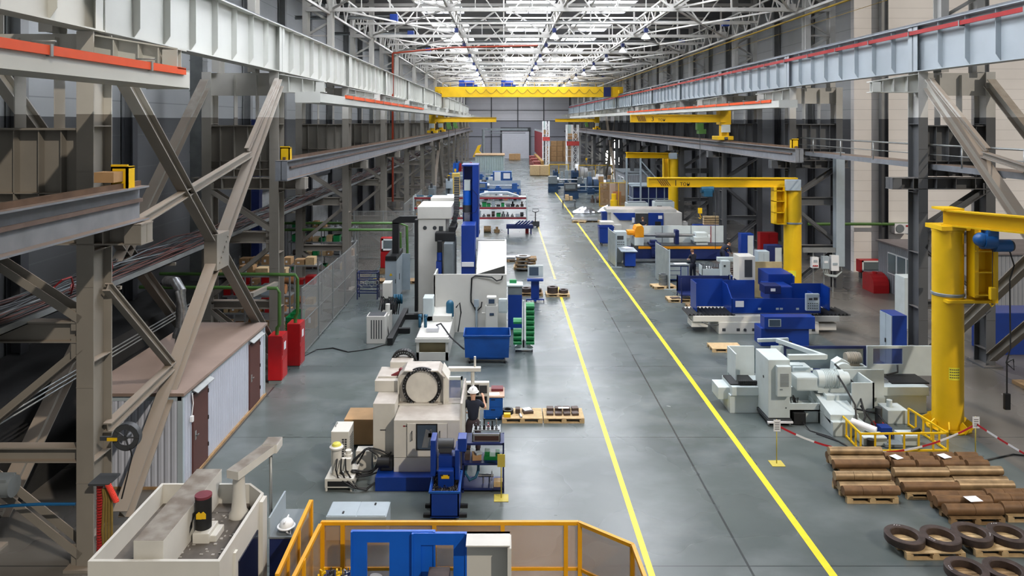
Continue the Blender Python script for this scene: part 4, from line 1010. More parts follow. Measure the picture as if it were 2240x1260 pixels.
for i in range(6):
    for j in range(2):
        x, y = -.68+i*.1, 17.95+j*.1; b = MB(); b.cyl((x, y, 1.38), (x, y, 1.42), .035, n=12); b.cyl((x, y, 1.42), (x, y, 1.5+.05*((i*j) % 3)), .018, n=10)
        tag(centre(b.build('milling_tool', RED if (i, j) == (3, 1) else ALU if i % 2 else BLACK), (x, y, 1.38)), 'upright milling tool in the rack tray, %s from the left in the %s row' % (NTH[i].replace('nearest', 'first'), ('near', 'far')[j]), 'tool', 'milling tools in the tray')
MBL = paint('vice_green', (18, 116, 58), .4, wear=.1)
b = MB(); b.box(-.48, -.1, 17.75, 18.0, .71, .8, .01); b.box(-.46, -.34, 17.78, 17.98, .8, .9, .01); b.box(-.2, -.1, 17.78, 17.98, .8, .88, .01); b.cyl((-.1, 17.88, .78), (.0, 17.88, .78), .03); tag(b.build('machine_vice', MBL), 'green machine vice on the middle shelf of the navy rack', 'vice')
bits([('parts_box', 'box', 'pinkish box of small parts on the middle shelf of the navy rack', -.66, 17.85, .71, .22, .25, .13, CARD, .1), ('tool_block', 'tool', 'row of dark drills in a block on the middle shelf', -.88, 17.85, .71, .12, .2, .16, DKST, 0),
      ('wooden_box', 'box', 'pale wooden box with tools on the bottom shelf', -.13, 17.75, .11, .22, .2, .13, WOOD, 0), ('cloth_rag', 'cloth', 'pale rag lying on the middle shelf', -.62, 17.8, .845, .16, .14, .05, LGREY, .5)])
b = MB(); b.tube([(-.9, 17.95, .6), (-.93, 17.85, .35), (-.82, 17.78, .22), (-.68, 17.8, .28), (-.62, 17.9, .4), (-.62, 18.0, .6)], .035, 8); tag(b.build('coolant_hose', TEAL), 'teal coolant hose hanging at the bottom of the navy rack', 'hose')
b = MB(); b.cyl((-.62, 17.85, .3), (-.25, 17.85, .3), .04); b.cyl((-.3, 17.85, .3), (-.28, 17.85, .3), .12); b.cyl((-.5, 17.85, .11), (-.5, 17.85, .3), .02); b.cyl((-.35, 17.85, .11), (-.35, 17.85, .3), .02); tag(b.build('test_arbor', ALU), 'bright shaft on stands on the bottom shelf of the navy rack', 'shaft')
# blue cabinet table by the worker
t = thing('tool_cabinet', (-.3, 21.9, 0), 'blue tool cabinet with worn wooden top right of the helmeted worker', 'cabinet')
MB().box(-.6, -.03, 21.9, 22.55, .03, .68, .01).build('body', BLUE2, t); MB().box(-.66, .02, 21.85, 22.62, .68, .72).build('top', paint('worn_top', (190, 160, 140), .6, wear=.2), t)
for z in (.1, .4): b = MB().box(-.55, -.08, 21.885, 21.9, z, z+.25, .004); d = b.build('drawer', BLUE2, t); MB().box(-.38, -.26, 21.87, 21.885, z+.2, z+.22).build('handle', BLACK, d)
t2 = tag(MB().box(-.38, -.02, 22.25, 22.55, .72, .8, .01).build('instrument_case', paint('maroon', (104, 28, 36))), 'dark red instrument case on the blue tool cabinet', 'case')
bits([('paper_sheet', 'paper', 'white drawing sheet on the blue tool cabinet', -.3, 22.05, .722, .34, .22, .004, PAPER, .1)])
# sign stands
def sign_stand(x, y, lab, h=1.15, txt=True):
    t = thing('sign_stand', (x, y, 0), lab, 'sign stand'); m = paint('stand_olive', (196, 180, 78), .5, wear=.1)
    MB().box(x-.17, x+.17, y-.17, y+.17, 0, .012).build('base', m, t); MB().cyl((x, y, 0), (x, y, h), .014, n=8).build('pole', m, t)
    b = MB().mat(PAPER if txt else m).box(x-.09, x+.09, y-.03, y-.02, h-.3, h)
    if txt:
        b.mat(DGREY)
        for i in range(4): b.box(x-.06, x+.06, y-.034, y-.03, h-.08-i*.055, h-.065-i*.055)
    b.build('sign_plate', None, t); return t
sign_stand(-.06, 17.35, 'yellow metal stand with round plate at the corner of the navy rack', 1.05, False)
sign_stand(7.1, 19.1, 'thin yellow sign stand where the barrier tape starts, by the grey cabinet')
sign_stand(12.4, 19.3, 'sign stand with red and white tape at the foot of the yellow pillar crane')
def tape(p, q, sag, lab, n_=22):
    b = MB(); RW = paint('tape_red', (190, 40, 52)), PAPER
    for i in range(n_):
        f0, f1 = i/n_, (i+1)/n_
        pt = lambda f: V(p)*(1-f)+V(q)*f-V((0, 0, sag*4*f*(1-f)))
        b.mat(RW[(i//2) % 2]); b.bar(pt(f0), pt(f1), .006, .05)
    return tag(b.build('barrier_tape'), lab, 'tape')
tape((7.12, 19.08, 1.0), (12.4, 19.28, .95), .72, 'red and white barrier tape sagging between the two sign stands')
tape((12.42, 19.28, .95), (13.6, 16.6, .5), .1, 'red and white barrier tape running off to the right edge')
tag(MB().tube([(8.9, 20.9, .02), (9.3, 20.4, .02), (9.5, 19.7, .02), (10.4, 19.2, .02), (12.2, 19.1, .02), (13.6, 19.6, .02), (15, 19.2, .02)], .02).build('floor_cable', BLACK), 'black cable lying on the floor behind the steel bars', 'cable')
# ---------------------------------------------------------------- shed on the left
t = thing('storage_shed', (-9, 17.8, 0), 'grey corrugated shed with dusty flat roof and two brown doors under the X bracing', 'shed')
MB().mat(SHEDY).box(-10.2, -7.8, 17.85, 23.9, .05, 2.28).build('side_wall', SHEDY, t)
MB().mat(SHED).box(-10.22, -7.9, 17.78, 17.85, .05, 2.2).build('front_wall', SHED, t)
MB().box(-10.3, -7.72, 17.72, 24.0, 2.26, 2.34, .01).build('roof', SHEDR, t)
b = MB().box(-7.9, -7.77, 17.77, 17.87, .05, 2.26).box(-7.84, -7.77, 23.82, 23.92, .05, 2.28).box(-10.22, -7.8, 17.77, 17.79, 2.14, 2.26).box(-7.8, -7.78, 17.85, 23.9, 2.16, 2.26); b.build('corner_trim', LGREY, t)
MB().box(-10.2, -7.74, 17.75, 23.95, 0, .06).build('sill', WOODD, t)
for i, y in enumerate((18.35, 22.45)):
    d = MB().mat(DOORB).box(-7.8, -7.755, y, y+.92, .08, 2.06, .006).build('door', DOORB, t)
    b = MB(); b.box(-7.755, -7.7, y+.1, y+.12, 1.0, 1.02); b.box(-7.72, -7.7, y+.1, y+.22, 1.0, 1.02); b.box(-7.755, -7.745, y+.08, y+.16, .9, 1.12)
    b.build('handle', GALV, d)
    b = MB()
    for z in (.4, 1.1, 1.8): b.box(-7.76, -7.74, y+.9, y+.93, z, z+.1)
    b.build('hinge', BLACK, d)
    MB().prism([(-7.8, 2.2), (-7.62, 2.12), (-7.62, 2.14), (-7.8, 2.23)], 'y', y-.05, y+1.0).build('canopy', GALV, t)
tag(MB().tube([(-7.74, 18.25, 2.15), (-7.72, 18.25, 1.9), (-7.74, 18.22, 1.6)], .012).box(-7.78, -7.7, 18.18, 18.26, 1.45, 1.6, .02).build('wall_buzzer', HELM), 'small white buzzer with cable beside the near shed door', 'buzzer')
# foil ventilation hose over the shed
b = MB(); pts = [(-9.6, 20.9, 4.35), (-9.2, 20.6, 4.4), (-8.98, 20.4, 4.2), (-8.95, 20.4, 3.7), (-8.95, 20.4, 3.2), (-8.95, 20.3, 2.6), (-8.9, 20.3, 2.34)]
b.tube(pts, .15, 12); b.lathe([(.16, 0), (.24, .03), (.24, .1), (.16, .3)], (-8.95, 20.4, 2.9), n=16); tag(b.build('foil_duct', FOIL), 'silver foil ventilation hose bending down onto the shed roof', 'duct')
b = MB()
for a, z in ((-10.5, 2.9), (-10.5, 3.0), (-10.5, 3.1)): b.cyl((a, 14, z-.3), (a, 26, z-.3), .02, n=6)
tag(b.build('conduit_bundle', GALV), 'three thin parallel conduits running along behind the shed', 'conduits', kind='stuff')
# dark block wall and stored bits behind column one
DK = paint('dark_block_wall', (46, 46, 46), .85, wear=.15, seam=.4)
tag(MB().box(-13.4, -11.3, 10, 30, 0, 2.6).build('low_partition', DK), 'dark low enclosure along the left wall behind the nearest column', 'enclosure')
tag(MB().tube([(-9.9, 14.3, 1.4), (-9.1, 14.35, 1.42), (-8.4, 14.4, 1.4)], .03).build('air_pipe', paint('air_blue', (20, 90, 140), .4)), 'blue compressed air pipe crossing low behind the nearest left column', 'pipe')
t = thing('electric_motor_box', (-9.6, 13.9, 1.9), 'grey junction motor with warning triangle on the far left post', 'junction box')
b = MB(); b.cyl((-9.85, 14.1, 1.9), (-9.4, 14.1, 1.9), .2); b.box(-9.8, -9.45, 13.95, 14.25, 1.75, 2.1, .03); b.build('housing', MGREY, t)
MB().prism([(-9.7, 1.84), (-9.6, 1.84), (-9.65, 1.93)], 'y', 13.94, 13.948).build('warning_sign', YEL, t)
# hose reel on the column
t = thing('hose_reel', (-7.75, 14.9, 2.55), 'black spring hose reel fixed to the nearest left column', 'hose reel')
b = MB(); c = (-7.6, 14.75, 2.55)
b.lathe([(.16, 0), (.26, 0), (.26, .02), (.16, .02), (.16, 0)], c, 'y', 32); b.lathe([(.27, .0), (.27, .14), (.25, .14), (.25, 0)], c, 'y', 32); b.lathe([(.05, -.02), (.05, .16)], c, 'y', 14)
for i in range(5): a = i*1.256; b.bar(c, (c[0]+.26*math.cos(a), c[1], c[2]+.26*math.sin(a)), .03, .02)
b.box(-8.1, -7.6, 14.72, 14.76, 2.5, 2.58); b.build('drum', DGREY, t)
MB().box(-7.95, -7.75, 14.7, 14.72, 2.5, 2.56).build('name_strip', YEL, t)
b = MB(); b.tube([(-7.48, 14.7, 2.36), (-7.44, 14.7, 2.2), (-7.5, 14.6, 1.8), (-7.6, 14.6, 1.4)], .015); b.build('hose', BLACK, t)
# red and ochre hoses hanging on the column
b = MB()
for i in range(26): b.ring((-7.95, 14.45, .35+i*.055), .06, .035, .03, n=10)
tag(b.build('spiral_hose', paint('hose_red', (176, 40, 40), .4)), 'long red coiled air hose hanging beside the nearest left column', 'hose')
b = MB()
for i in range(4): b.tube([(-7.86+.04*i, 14.4, 1.7), (-7.84+.05*i, 14.4, 1.5), (-7.86+.06*i, 14.38, .9), (-7.84+.05*i, 14.4, .4)], .025)
tag(b.build('lifting_strap', paint('ochre_strap', (130, 108, 50), .7)), 'ochre lifting straps hanging on the nearest left column', 'strap')
b = MB()
for i in range(12): b.ring((-7.72+i*.014, 14.33, 1.79-i*.028), .055, .035, .03, n=10)
tag(b.build('air_hose_coil', paint('coral', (232, 76, 60), .5)), 'short coral coiled hose with a blow gun beside the ochre straps', 'hose')
tag(MB().box(-8.1, -7.7, 14.3, 14.75, 1.8, 1.84).build('hose_bracket', DGREY), 'small dark shelf bracket that holds the hoses on the column', 'bracket')
# ---------------------------------------------------------------- foreground cream machine seen from above
h = CH-2.4
t = thing('milling_machine', (-5.2, 10.9, 0), 'large cream machine in the lower left corner seen from above, with open dusty top', 'machine tool')
x0, x1, y0, y1, z1 = -6.15, -4.2, 10.85, 13.2, 2.4
b = MB(); b.box(x0, x1, y0, y0+.06, 0, z1); b.box(x0, x0+.05, y0+.06, y1-.05, 0, z1); b.box(x1-.05, x1, y0+.06, y1-.35, 0, z1); b.box(x0, x1-.35, y1-.05, y1, 0, z1)
b.prism([(x1-.35, y1), (x1-.35, y1-.06), (x1-.06, y1-.35), (x1, y1-.35)], 'z', 0, z1); b.build('casing', CREAM, t)
TOPD = paint('dusty_machine_top', (104, 98, 92), .8, wear=.2, scale=5)
MB().box(x0+.05, x1-.05, y0+.06, y1-.35, 2.0, 2.06).box(x0+.05, x1-.35, y1-.36, y1-.05, 2.0, 2.06).build('top_plate', TOPD, t)
b = MB(); rr = random.Random(4)
for i in range(70): x, y = rr.uniform(x0+.9, x1-.1), rr.uniform(y0+.1, y1-.4); b.box(x, x+rr.uniform(.01, .05), y, y+rr.uniform(.01, .05), 2.06, 2.075)
b.build('swarf', paint('swarf_pale', (176, 172, 166), .6), t)['kind'] = 'stuff'
b = MB(); b.box(-5.55, -5.1, 11.0, 13.28, 2.06, 2.62, .01); b.build('beam_cover', DUSTY, t)
t2 = t
b = MB(); b.cyl((-4.95, 12.1, 2.2), (-4.95, 12.1, 2.72), .13, n=28); b.build('servo_motor', BLACK, t)
MB().cyl((-4.95, 12.1, 2.72), (-4.95, 12.1, 2.76), .135, n=28).build('motor_cap', paint('cap_maroon', (120, 50, 62), .5), t)
b = MB()
for x, r_ in ((-4.98, 0), (-4.87, .5)):
    a = -1.7+r_; p = (-4.95+.133*math.cos(a), 12.1+.133*math.sin(a)); b.prism([(p[0]-.045, 2.42), (p[0]+.045, 2.42), (p[0]+.045, 2.5), (p[0], 2.54), (p[0]-.045, 2.5)], 'y', p[1]-.012, p[1]-.004)
b.build('warning_sign', YEL, t)
b = MB(); b.box(-5.05, -4.78, 11.9, 12.3, 2.04, 2.22, .02); b.box(-4.8, -4.68, 11.95, 12.3, 2.02, 2.16, .02); b.build('motor_mount', CREAM, t)
b = MB(); b.tube([(-5.05, 12.0, 2.5), (-5.1, 11.95, 2.3), (-5.12, 11.85, 2.1), (-5.5, 11.6, 2.1), (-5.9, 11.3, 2.1), (-6.0, 11.1, 2.1)], .03); b.tube([(-5.6, 11.5, 2.1), (-5.9, 11.2, 2.14), (-6.05, 11.0, 2.1)], .03); b.build('cable', BLACK, t)
b = MB(); b.lathe([(.17, 2.06), (.17, 2.1), (.13, 2.16), (.11, 2.35), (.1, 2.75), (.11, 2.78), (.11, 2.82), (.001, 2.82)], (-4.6, 12.75, 0), n=28)
b.build('arm_column', CREAM, t)
b = MB(); p, q = V((-4.62, 12.7, 2.88)), V((-4.28, 13.5, 2.92)); b.bar(p-V((.0, .2, 0)), q, .24, .14); b.box(-4.42, -4.14, 13.4, 13.75, 2.84, 3.0, .02); b.build('swing_arm', DUSTY, t)
b = MB(); b.cyl((-4.3, 13.55, 2.8), (-4.3, 13.55, 1.2), .03, n=8); b.build('drop_pipe', GALV, t)
b = MB(); b.box(x1, x1+.02, 11.6, 12.5, .5, 1.95); b.build('side_window', paint('navy_glass', (30, 36, 60), .15), t)
b = MB(); b.box(x1, x1+.06, 12.62, 12.84, 0, 2.36); b.box(x1, x1+.04, 11.4, 11.5, .4, 2.2); b.build('side_post', CREAM, t)
# cabinet with helmet behind the yellow gate
t = thing('tool_locker', (-3.9, 12.9, 0), 'grey topped blue tool locker beside the cream machine, under the hard hat', 'locker')
MB().box(-4.12, -3.62, 12.9, 13.8, .03, 1.58, .01).build('body', NAVY, t); MB().box(-4.13, -3.61, 12.88, 13.82, 1.58, 1.61).build('top', MGREY, t)
MB().box(-4.13, -4.1, 12.88, 13.82, 1.61, 1.95).build('back_board', LGREY, t)
t = thing('hard_hat', (-3.88, 13.15, 1.61), 'white hard hat lying on the grey locker top by the yellow gate', 'helmet')
b = MB(); b.dome((-3.88, 13.12, 1.68), .13, 1, 1.15, 1.0, full=False); b.lathe([(.125, 0), (.16, -.01), (.16, .005), (.125, .01)], (-3.88, 13.1, 1.69), n=22); b.box(-3.89, -3.87, 12.98, 13.25, 1.78, 1.812); b.build('shell', HELM, t)
MB().tube([(-3.78, 13.0, 1.66), (-3.76, 12.95, 1.62), (-3.8, 12.98, 1.615), (-3.85, 13.0, 1.64)], .015).build('chin_strap', PAPER, t)
# ---------------------------------------------------------------- yellow guard fence
def fence_run(pts, zt, zm, lab, posts, panel=True, name='guard_fence'):
    t = thing(name, (pts[0][0], pts[0][1], 0), lab, 'fence'); b = MB()
    for p, q in zip(pts, pts[1:]):
        b.bar((p[0], p[1], zt-.03), (q[0], q[1], zt-.03), .06, .06); b.bar((p[0], p[1], .15), (q[0], q[1], .15), .05, .05); b.bar((p[0], p[1], zm), (q[0], q[1], zm), .04, .05)
    b.build('rail', YEL2, t)
    for x, y in posts: b = MB().box(x-.035, x+.035, y-.035, y+.035, 0, zt-.02); b.build('post', YEL2, t)
    if panel:
        for p, q in zip(pts, pts[1:]):
            b = MB(); d = (V(q)-V(p)).length
            if d < .2: continue
            b.bar((p[0], p[1], (zt+.1)/2), (q[0], q[1], (zt+.1)/2), .006, zt-.2, up=(0, 0, 1)); b.build('clear_panel', AMBER, t)
    return t
fence_run([(-3.15, 12.68), (1.29, 12.68), (2.11, 12.0), (2.17, 10.6)], 2.0, 1.18, 'long yellow guard fence with clear brownish panels along the lower edge', [(-3.13, 12.68), (-2.78, 12.68), (-.02, 12.68), (1.07, 12.68), (1.31, 12.66), (2.1, 12.0), (-1.2, 12.68)])
fence_run([(-3.15, 12.6), (-3.2, 10.8)], 2.0, 1.1, 'yellow fence side with clear panel running toward the lower edge', [(-3.17, 11.6)])
fence_run([(-3.52, 13.4), (-3.46, 11.2)], 2.0, 1.1, 'yellow open gate leaf with clear panel beside the navy locker', [(-3.52, 13.4), (-3.5, 12.5), (-3.48, 11.8)], name='guard_gate')
# blue machine doors inside the fence
t = thing('lathe_enclosure', (-1.2, 12.0, 0), 'bright blue machine guard doors with two windows and a cream end, behind the yellow fence', 'machine guard')
def framed(x0, x1, y, z0, z1, w0, w1, zb, zt, m, name):
    b = MB(); b.box(x0, w0, y, y+.06, z0, z1); b.box(w1, x1, y, y+.06, z0, z1); b.box(w0, w1, y, y+.06, zt, z1); b.box(w0, w1, y, y+.06, z0, zb); b.box(x0, x0+.03, y-.02, y, z0, z1); b.box(x1-.03, x1, y-.02, y, z0, z1)
    return b.build(name, m, t)
framed(-2.5, -1.12, 12.0, .4, 2.2, -2.24, -1.9+.03, 1.0, 2.02, SKYB, 'door')
framed(-1.5, -.6, 11.96, .4, 2.19, -1.35, -.82, 1.0, 2.0, SKYB, 'door')
MB().mat(CREAM).box(-.6, .1, 11.94, 12.0, .4, 2.2).box(.06, .12, 11.6, 12.0, .4, 2.15).box(-.6, .1, 11.6, 12.0, 2.18, 2.2).build('end_cover', CREAM, t)
b = MB(); b.box(-2.5, .1, 11.2, 11.95, .0, .5); b.box(-1.2, -.86, 11.3, 11.8, .5, 1.75, .02); b.build('bed', FORGE, t)
b = MB(); b.cyl((-2.2, 11.6, .5), (-2.05, 11.8, 1.6), .1); b.build('workpiece', ALU, t)
# blue bench with clamps
t = thing('small_bench', (-2.9, 12.2, 0), 'navy bench top inside the fence crowded with yellow clamps', 'bench')
MB().box(-3.05, -2.55, 11.7, 12.35, 1.3, 1.36, .01).build('top', NAVY, t)
b = MB()
for x in (-3.02, -2.6):
    for y in (11.75, 12.3): b.box(x, x+.04, y-.02, y+.02, 0, 1.3)
b.build('leg', NAVY, t)
rr = random.Random(9)
for i in range(16):
    x, y = -3.0+.13*(i % 4)+rr.uniform(-.02, .02), 11.78+.15*(i//4); m = YEL if i % 2 == 0 else (ALU, DGREY)[i % 4 == 1]
    b = MB(); b.box(-.05, .05, -.03, .03, 0, .04, .008); b.box(-.05, -.02, -.03, .03, .04, .09, .008); b.cyl((.03, 0, .04), (.03, 0, .1), .012, n=8)
    o = b.build('work_clamp', m); o.location = (x, y, 1.36); o.rotation_euler.z = rr.uniform(0, 3); tag(o, '%s work clamp on the navy bench, %s row from the fence, %s in it' % ('yellow' if m is YEL else 'grey', NTH[3-i//4].replace('nearest', 'first'), NTH[i % 4].replace('nearest', 'leftmost')), 'clamp', 'clamps on the navy bench')
# grey low cabinet lying on the floor
t = thing('low_cabinet', (-3.1, 15.6, 0), 'light grey metal cabinet lying flat on the floor behind the yellow fence', 'cabinet')
MB().box(-3.78, -2.5, 15.6, 16.22, 0, .5, .01).build('body', LGREY, t)
for x in (-3.76, -3.13):
    d = MB().box(x, x+.61, 15.62, 16.2, .5, .515, .004).build('door', LGREY, t); MB().box(x+.3, x+.34, 15.7+(.35 if x > -3.5 else 0), 15.78+(.35 if x > -3.5 else 0), .515, .53).build('handle', BLACK, d)
# ---------------------------------------------------------------- red fire hydrant boxes with green pipes
for i, (px, py, y2, lab) in enumerate(((-7.75, 24.9, 0, 'red fire hydrant box in front, at the shed corner'), (-7.55, 26.4, 0, 'red fire hydrant box just behind the first one'))):
    t = thing('hydrant_box', (px, py, 0), lab, 'hydrant box', 'red hydrant boxes by the shed')
    MB().box(px-.25, px+.22, py, py+.65, .12, 1.62, .01).build('body', RED, t)
    MB().box(px-.23, px+.2, py+.02, py+.63, 0, .1).build('foot', GALV, t)
    for z in (.2, .95): MB().box(px+.22, px+.235, py+.05, py+.6, z, z+.6, .004).build('door', RED, t)
    MB().box(px+.235, px+.245, py+.2, py+.4, 1.1, 1.35).build('notice', PAPER, t)
for i, (x, y) in enumerate(((-7.75, 25.1), (-7.55, 26.6))):
    tag(MB().tube([(x, y, 1.62), (x, y, 1.85), (x+.08, y, 1.95), (x+.08, y, 3.05+i*.15), (x, y, 3.2+i*.15), (x-1.2, y, 3.22+i*.15), (-12.5, y+.1, 3.22+i*.15)], .06, 10).build('green_pipe', GREEN), 'green water pipe feeding the %s hydrant box' % ('front', 'second')[i], 'pipe', 'green hydrant pipes')
# wire fence of the store along the left
def wire_fence(pts, z, lab):
    t = thing('wire_fence', (pts[0][0], pts[0][1], 0), lab, 'fence')
    for p, q in zip(pts, pts[1:]):
        b = MB(); b.bar((p[0], p[1], z/2+.05), (q[0], q[1], z/2+.05), .008, z-.1, up=(0, 0, 1)); b.build('mesh_panel', WIRE, t)
    b = MB()
    for p, q in zip(pts, pts[1:]): b.bar((p[0], p[1], z), (q[0], q[1], z), .04); b.bar((p[0], p[1], .08), (q[0], q[1], .08), .04); b.bar((p[0], p[1], z/2), (q[0], q[1], z/2), .03)
    b.build('rail', GALV, t)
    for p in pts: MB().box(p[0]-.03, p[0]+.03, p[1]-.03, p[1]+.03, 0, z+.03).build('post', GALV, t)
wire_fence([(-7.62, 27.7), (-7.62, 30.2), (-7.62, 32.7), (-7.62, 35.2), (-7.7, 38.2)], 2.6, 'tall grey wire mesh fence of the parts store behind the red boxes')
wire_fence([(-9.7, 47.5), (-7.8, 47.5), (-5.75, 47.5)], 3.1, 'wire mesh fence frame behind the red window cabinet')
wire_fence([(-7.6, 56), (-7.6, 60), (-7.6, 64), (-7.6, 68)], 2.6, 'distant wire mesh fence beside the red pallet rack')
# shelves with crates in the store
def store_rack(x0, x1, y, zs, lab, m=GALV, d=.7):
    t = thing('storage_rack', (x0, y, 0), lab, 'rack')
    for x in (x0, (x0+x1)/2, x1):
        for yy_ in (y, y+d): MB().box(x-.03, x+.03, yy_-.03, yy_+.03, 0, zs[-1]+.3).build('post', m, t)
    for z in zs: MB().box(x0, x1, y-.02, y+d+.02, z-.06, z, .004).build('shelf', m, t)
    return t
store_rack(-12.2, -8.6, 29.5, [.5, 1.2, 1.9, 2.7], 'steel shelving in the fenced store, nearest the shed')
store_rack(-12.2, -8.4, 33.2, [.6, 1.5, 2.4], 'steel shelving in the fenced store, middle bay')
store_rack(-12.2, -8.4, 41.5, [.5, 1.3, 2.1, 2.9], 'steel shelving with metal parts behind the red window cabinet')
rr = random.Random(12)
CRT = [CARD, WOOD, CARD, paint('box_orange', (190, 130, 80), .7), RED, LGREY]
def items(x0, x1, y, z, n_, where, hs=(.2, .42), cols=CRT, group=None, seed=1):
    r_ = random.Random(seed); w_ = (x1-x0)/n_
    for i in range(n_):
        m = r_.choice(cols); a = x0+i*w_; ww = w_*r_.uniform(.6, .92); hh = r_.uniform(*hs)
        nm = {CARD: ('carton', 'brown carton'), WOOD: ('wooden_box', 'pale wooden box'), RED: ('red_case', 'red case'), LGREY: ('metal_box', 'grey metal box'), GRN2: ('plastic_crate', 'green plastic crate'), BLUE: ('plastic_crate', 'blue plastic crate'), BLUE2: ('plastic_crate', 'blue plastic crate')}.get(m, ('metal_part', 'metal part'))
        if nm[0] == 'metal_part':
            b = MB().mat(m)
            if r_.random() < .5: b.cyl((a, y+.25, z+hh/2), (a+ww, y+.25, z+hh/2), hh/2, n=14)
            else: b.cyl((a+ww/2, y+.25, z), (a+ww/2, y+.25, z+hh*.5), ww/2.2, n=16); b.cyl((a+ww/2, y+.25, z+hh*.5), (a+ww/2, y+.25, z+hh), ww/5, n=12)
        elif nm[0] == 'plastic_crate':
            b = MB().mat(m); b.box(a, a+ww, y, y+.5, z, z+hh, .01); b.box(a-.01, a+ww+.01, y-.015, y+.51, z+hh-.04, z+hh)
        else:
            b = MB().mat(m); b.box(a, a+ww, y, y+.5, z, z+hh, .008); b.mat(PAPER).box(a+ww*.3, a+ww*.55, y-.004, y, z+hh*.3, z+hh*.6) if nm[0] == 'carton' else None
        o = b.build(nm[0]); centre(o, (a, y, z)); tag(o, '%s on %s, %s from the left' % (nm[1], where, NTH[min(i, 14)].replace('nearest', 'first')), nm[0].replace('_', ' ').split()[-1], 'items on '+where)
items(-12, -8.7, 29.6, .5, 6, 'the lowest shelf of the nearest store shelving', seed=1)
items(-12, -8.7, 29.6, 1.2, 7, 'the second shelf of the nearest store shelving', seed=2)
items(-12, -8.7, 29.6, 1.9, 6, 'the third shelf of the nearest store shelving', seed=3)
items(-12, -8.7, 29.6, 2.7, 5, 'the top shelf of the nearest store shelving', seed=4)
for q, z in enumerate((.6, 1.5, 2.4)): items(-12, -8.5, 33.3, z, 7, 'the %s shelf of the middle store shelving' % ('lowest', 'second', 'top')[q], seed=5+q)
for q, z in enumerate((.5, 1.3, 2.1, 2.9)): items(-12, -8.5, 41.6, z, 9, 'the %s shelf behind the red window cabinet' % ('lowest', 'second', 'third', 'top')[q], cols=[ALU, CARD, ALU, GRN2, DKST, WOOD], seed=9+q)
# stacked green crates
k = 0
for c_ in range(2):
    for r_ in range(7):
        x, y, z = -8.35+.0, 28.1+c_*.65, .02+r_*.2
        if k == 0:
            b = MB(); b.box(x, x+.4, y, y+.6, z, z+.02); b.box(x, x+.02, y, y+.6, z, z+.19); b.box(x+.38, x+.4, y, y+.6, z, z+.19); b.box(x, x+.4, y, y+.02, z, z+.19); b.box(x, x+.4, y+.58, y+.6, z, z+.19); b.box(x-.01, x+.41, y-.01, y, z+.16, z+.19)
            gp = b.build('plastic_crate', GRN2); centre(gp, (x, y, z)); tag(gp, 'green plastic crate in the near stack behind the mesh fence, bottom one', 'crate', 'stacked green crates')
        else: copy(gp, (x, y, z), label='green plastic crate in the %s stack behind the mesh fence, %s' % (('near', 'far')[c_], ('bottom one', 'second up', 'third up', 'fourth up', 'fifth up', 'sixth up', 'top one')[r_]))
        k += 1
items(-9.6, -8.0, 31.6, 0, 3, 'the floor just inside the mesh fence', hs=(.5, .9), cols=[CARD, WOOD], seed=31)
# roller shutters on the left wall
for i, y in enumerate((39, 51)):
    b = MB().mat(paint('shutter_grey', (190, 194, 196), .5, seam=.18)).box(-13.5, -13.4, y, y+5, 0, 5).mat(DGREY).box(-13.5, -13.3, y-.2, y, 0, 5.3).box(-13.5, -13.3, y+5, y+5.2, 0, 5.3).box(-13.5, -13.2, y-.2, y+5.2, 5, 5.5)
    struct('door_%d' % (i+2), b)
# red cabinet with glazed white frame
def redcab(x, y, lab, face, z0=0.0, w_=1.1):
    t = thing('fire_cabinet', (x, y, z0), lab, 'fire cabinet')
    MB().box(x, x+w_, y, y+.5, z0, z0+.95, .01).build('lower_body', RED, t); MB().box(x, x+w_, y, y+.5, z0+.98, z0+1.75, .01).build('upper_body', RED, t)
    d = MB(); X, Z = x+.06, z0+1.02; w2, h2 = w_-.12, .68
    d.box(X, X+w2, y-.03, y, Z, Z+.1); d.box(X, X+w2, y-.03, y, Z+h2-.1, Z+h2); d.box(X, X+.1, y-.03, y, Z, Z+h2); d.box(X+w2-.1, X+w2, y-.03, y, Z, Z+h2); d = d.build('door', HELM, t)
    MB().box(X+.1, X+w2-.1, y-.015, y-.005, Z+.1, Z+h2-.1).build('pane', PANE, d)
    MB().box(x+w_*.4, x+w_*.6, y-.01, y, z0+.72, z0+.76).build('nameplate', PAPER, t)
    return t
redcab(-7.2, 42.9, 'red fire cabinet with white framed window standing behind the wire fence on the left', -1, .35)
tag(MB().box(-7.25, -6.05, 42.85, 43.5, 0, .33, .01).build('wooden_plinth', WOODD), 'wooden plinth under the red fire cabinet on the left', 'plinth')
tag(MB().box(-4.95, -4.75, 43.5, 44.3, 0, 1.9, .01).build('red_cabinet', RED), 'narrow tall red cabinet seen edge-on beside the tarpaulin', 'cabinet')
b = MB(); b.prism([(-4.7, 0), (-2.9, 0), (-2.95, .7), (-3.5, 1.3), (-4.3, 1.35), (-4.7, .5)], 'y', 43, 44.5); o = tag(b.build('tarpaulin_cover', paint('beige_tarpaulin', (196, 176, 156), .8)), 'beige tarpaulin draped over goods behind the black duct', 'tarpaulin')
t = thing('fire_cabinet', (20.2, 41.6, .5), 'red cabinet with white framed window hung low beside the pale wall on the right', 'fire cabinet')
MB().box(20.2, 21.35, 41.6, 42.1, .35, 1.05, .01).build('body', RED, t); b = MB(); b.box(20.3, 21.3, 41.57, 41.6, .38, .46); b.box(20.3, 21.3, 41.57, 41.6, .94, 1.02); b.box(20.3, 20.38, 41.57, 41.6, .38, 1.02); b.box(21.22, 21.3, 41.57, 41.6, .38, 1.02); d = b.build('door', HELM, t); MB().box(20.38, 21.22, 41.58, 41.59, .46, .94).build('pane', PANE, d)
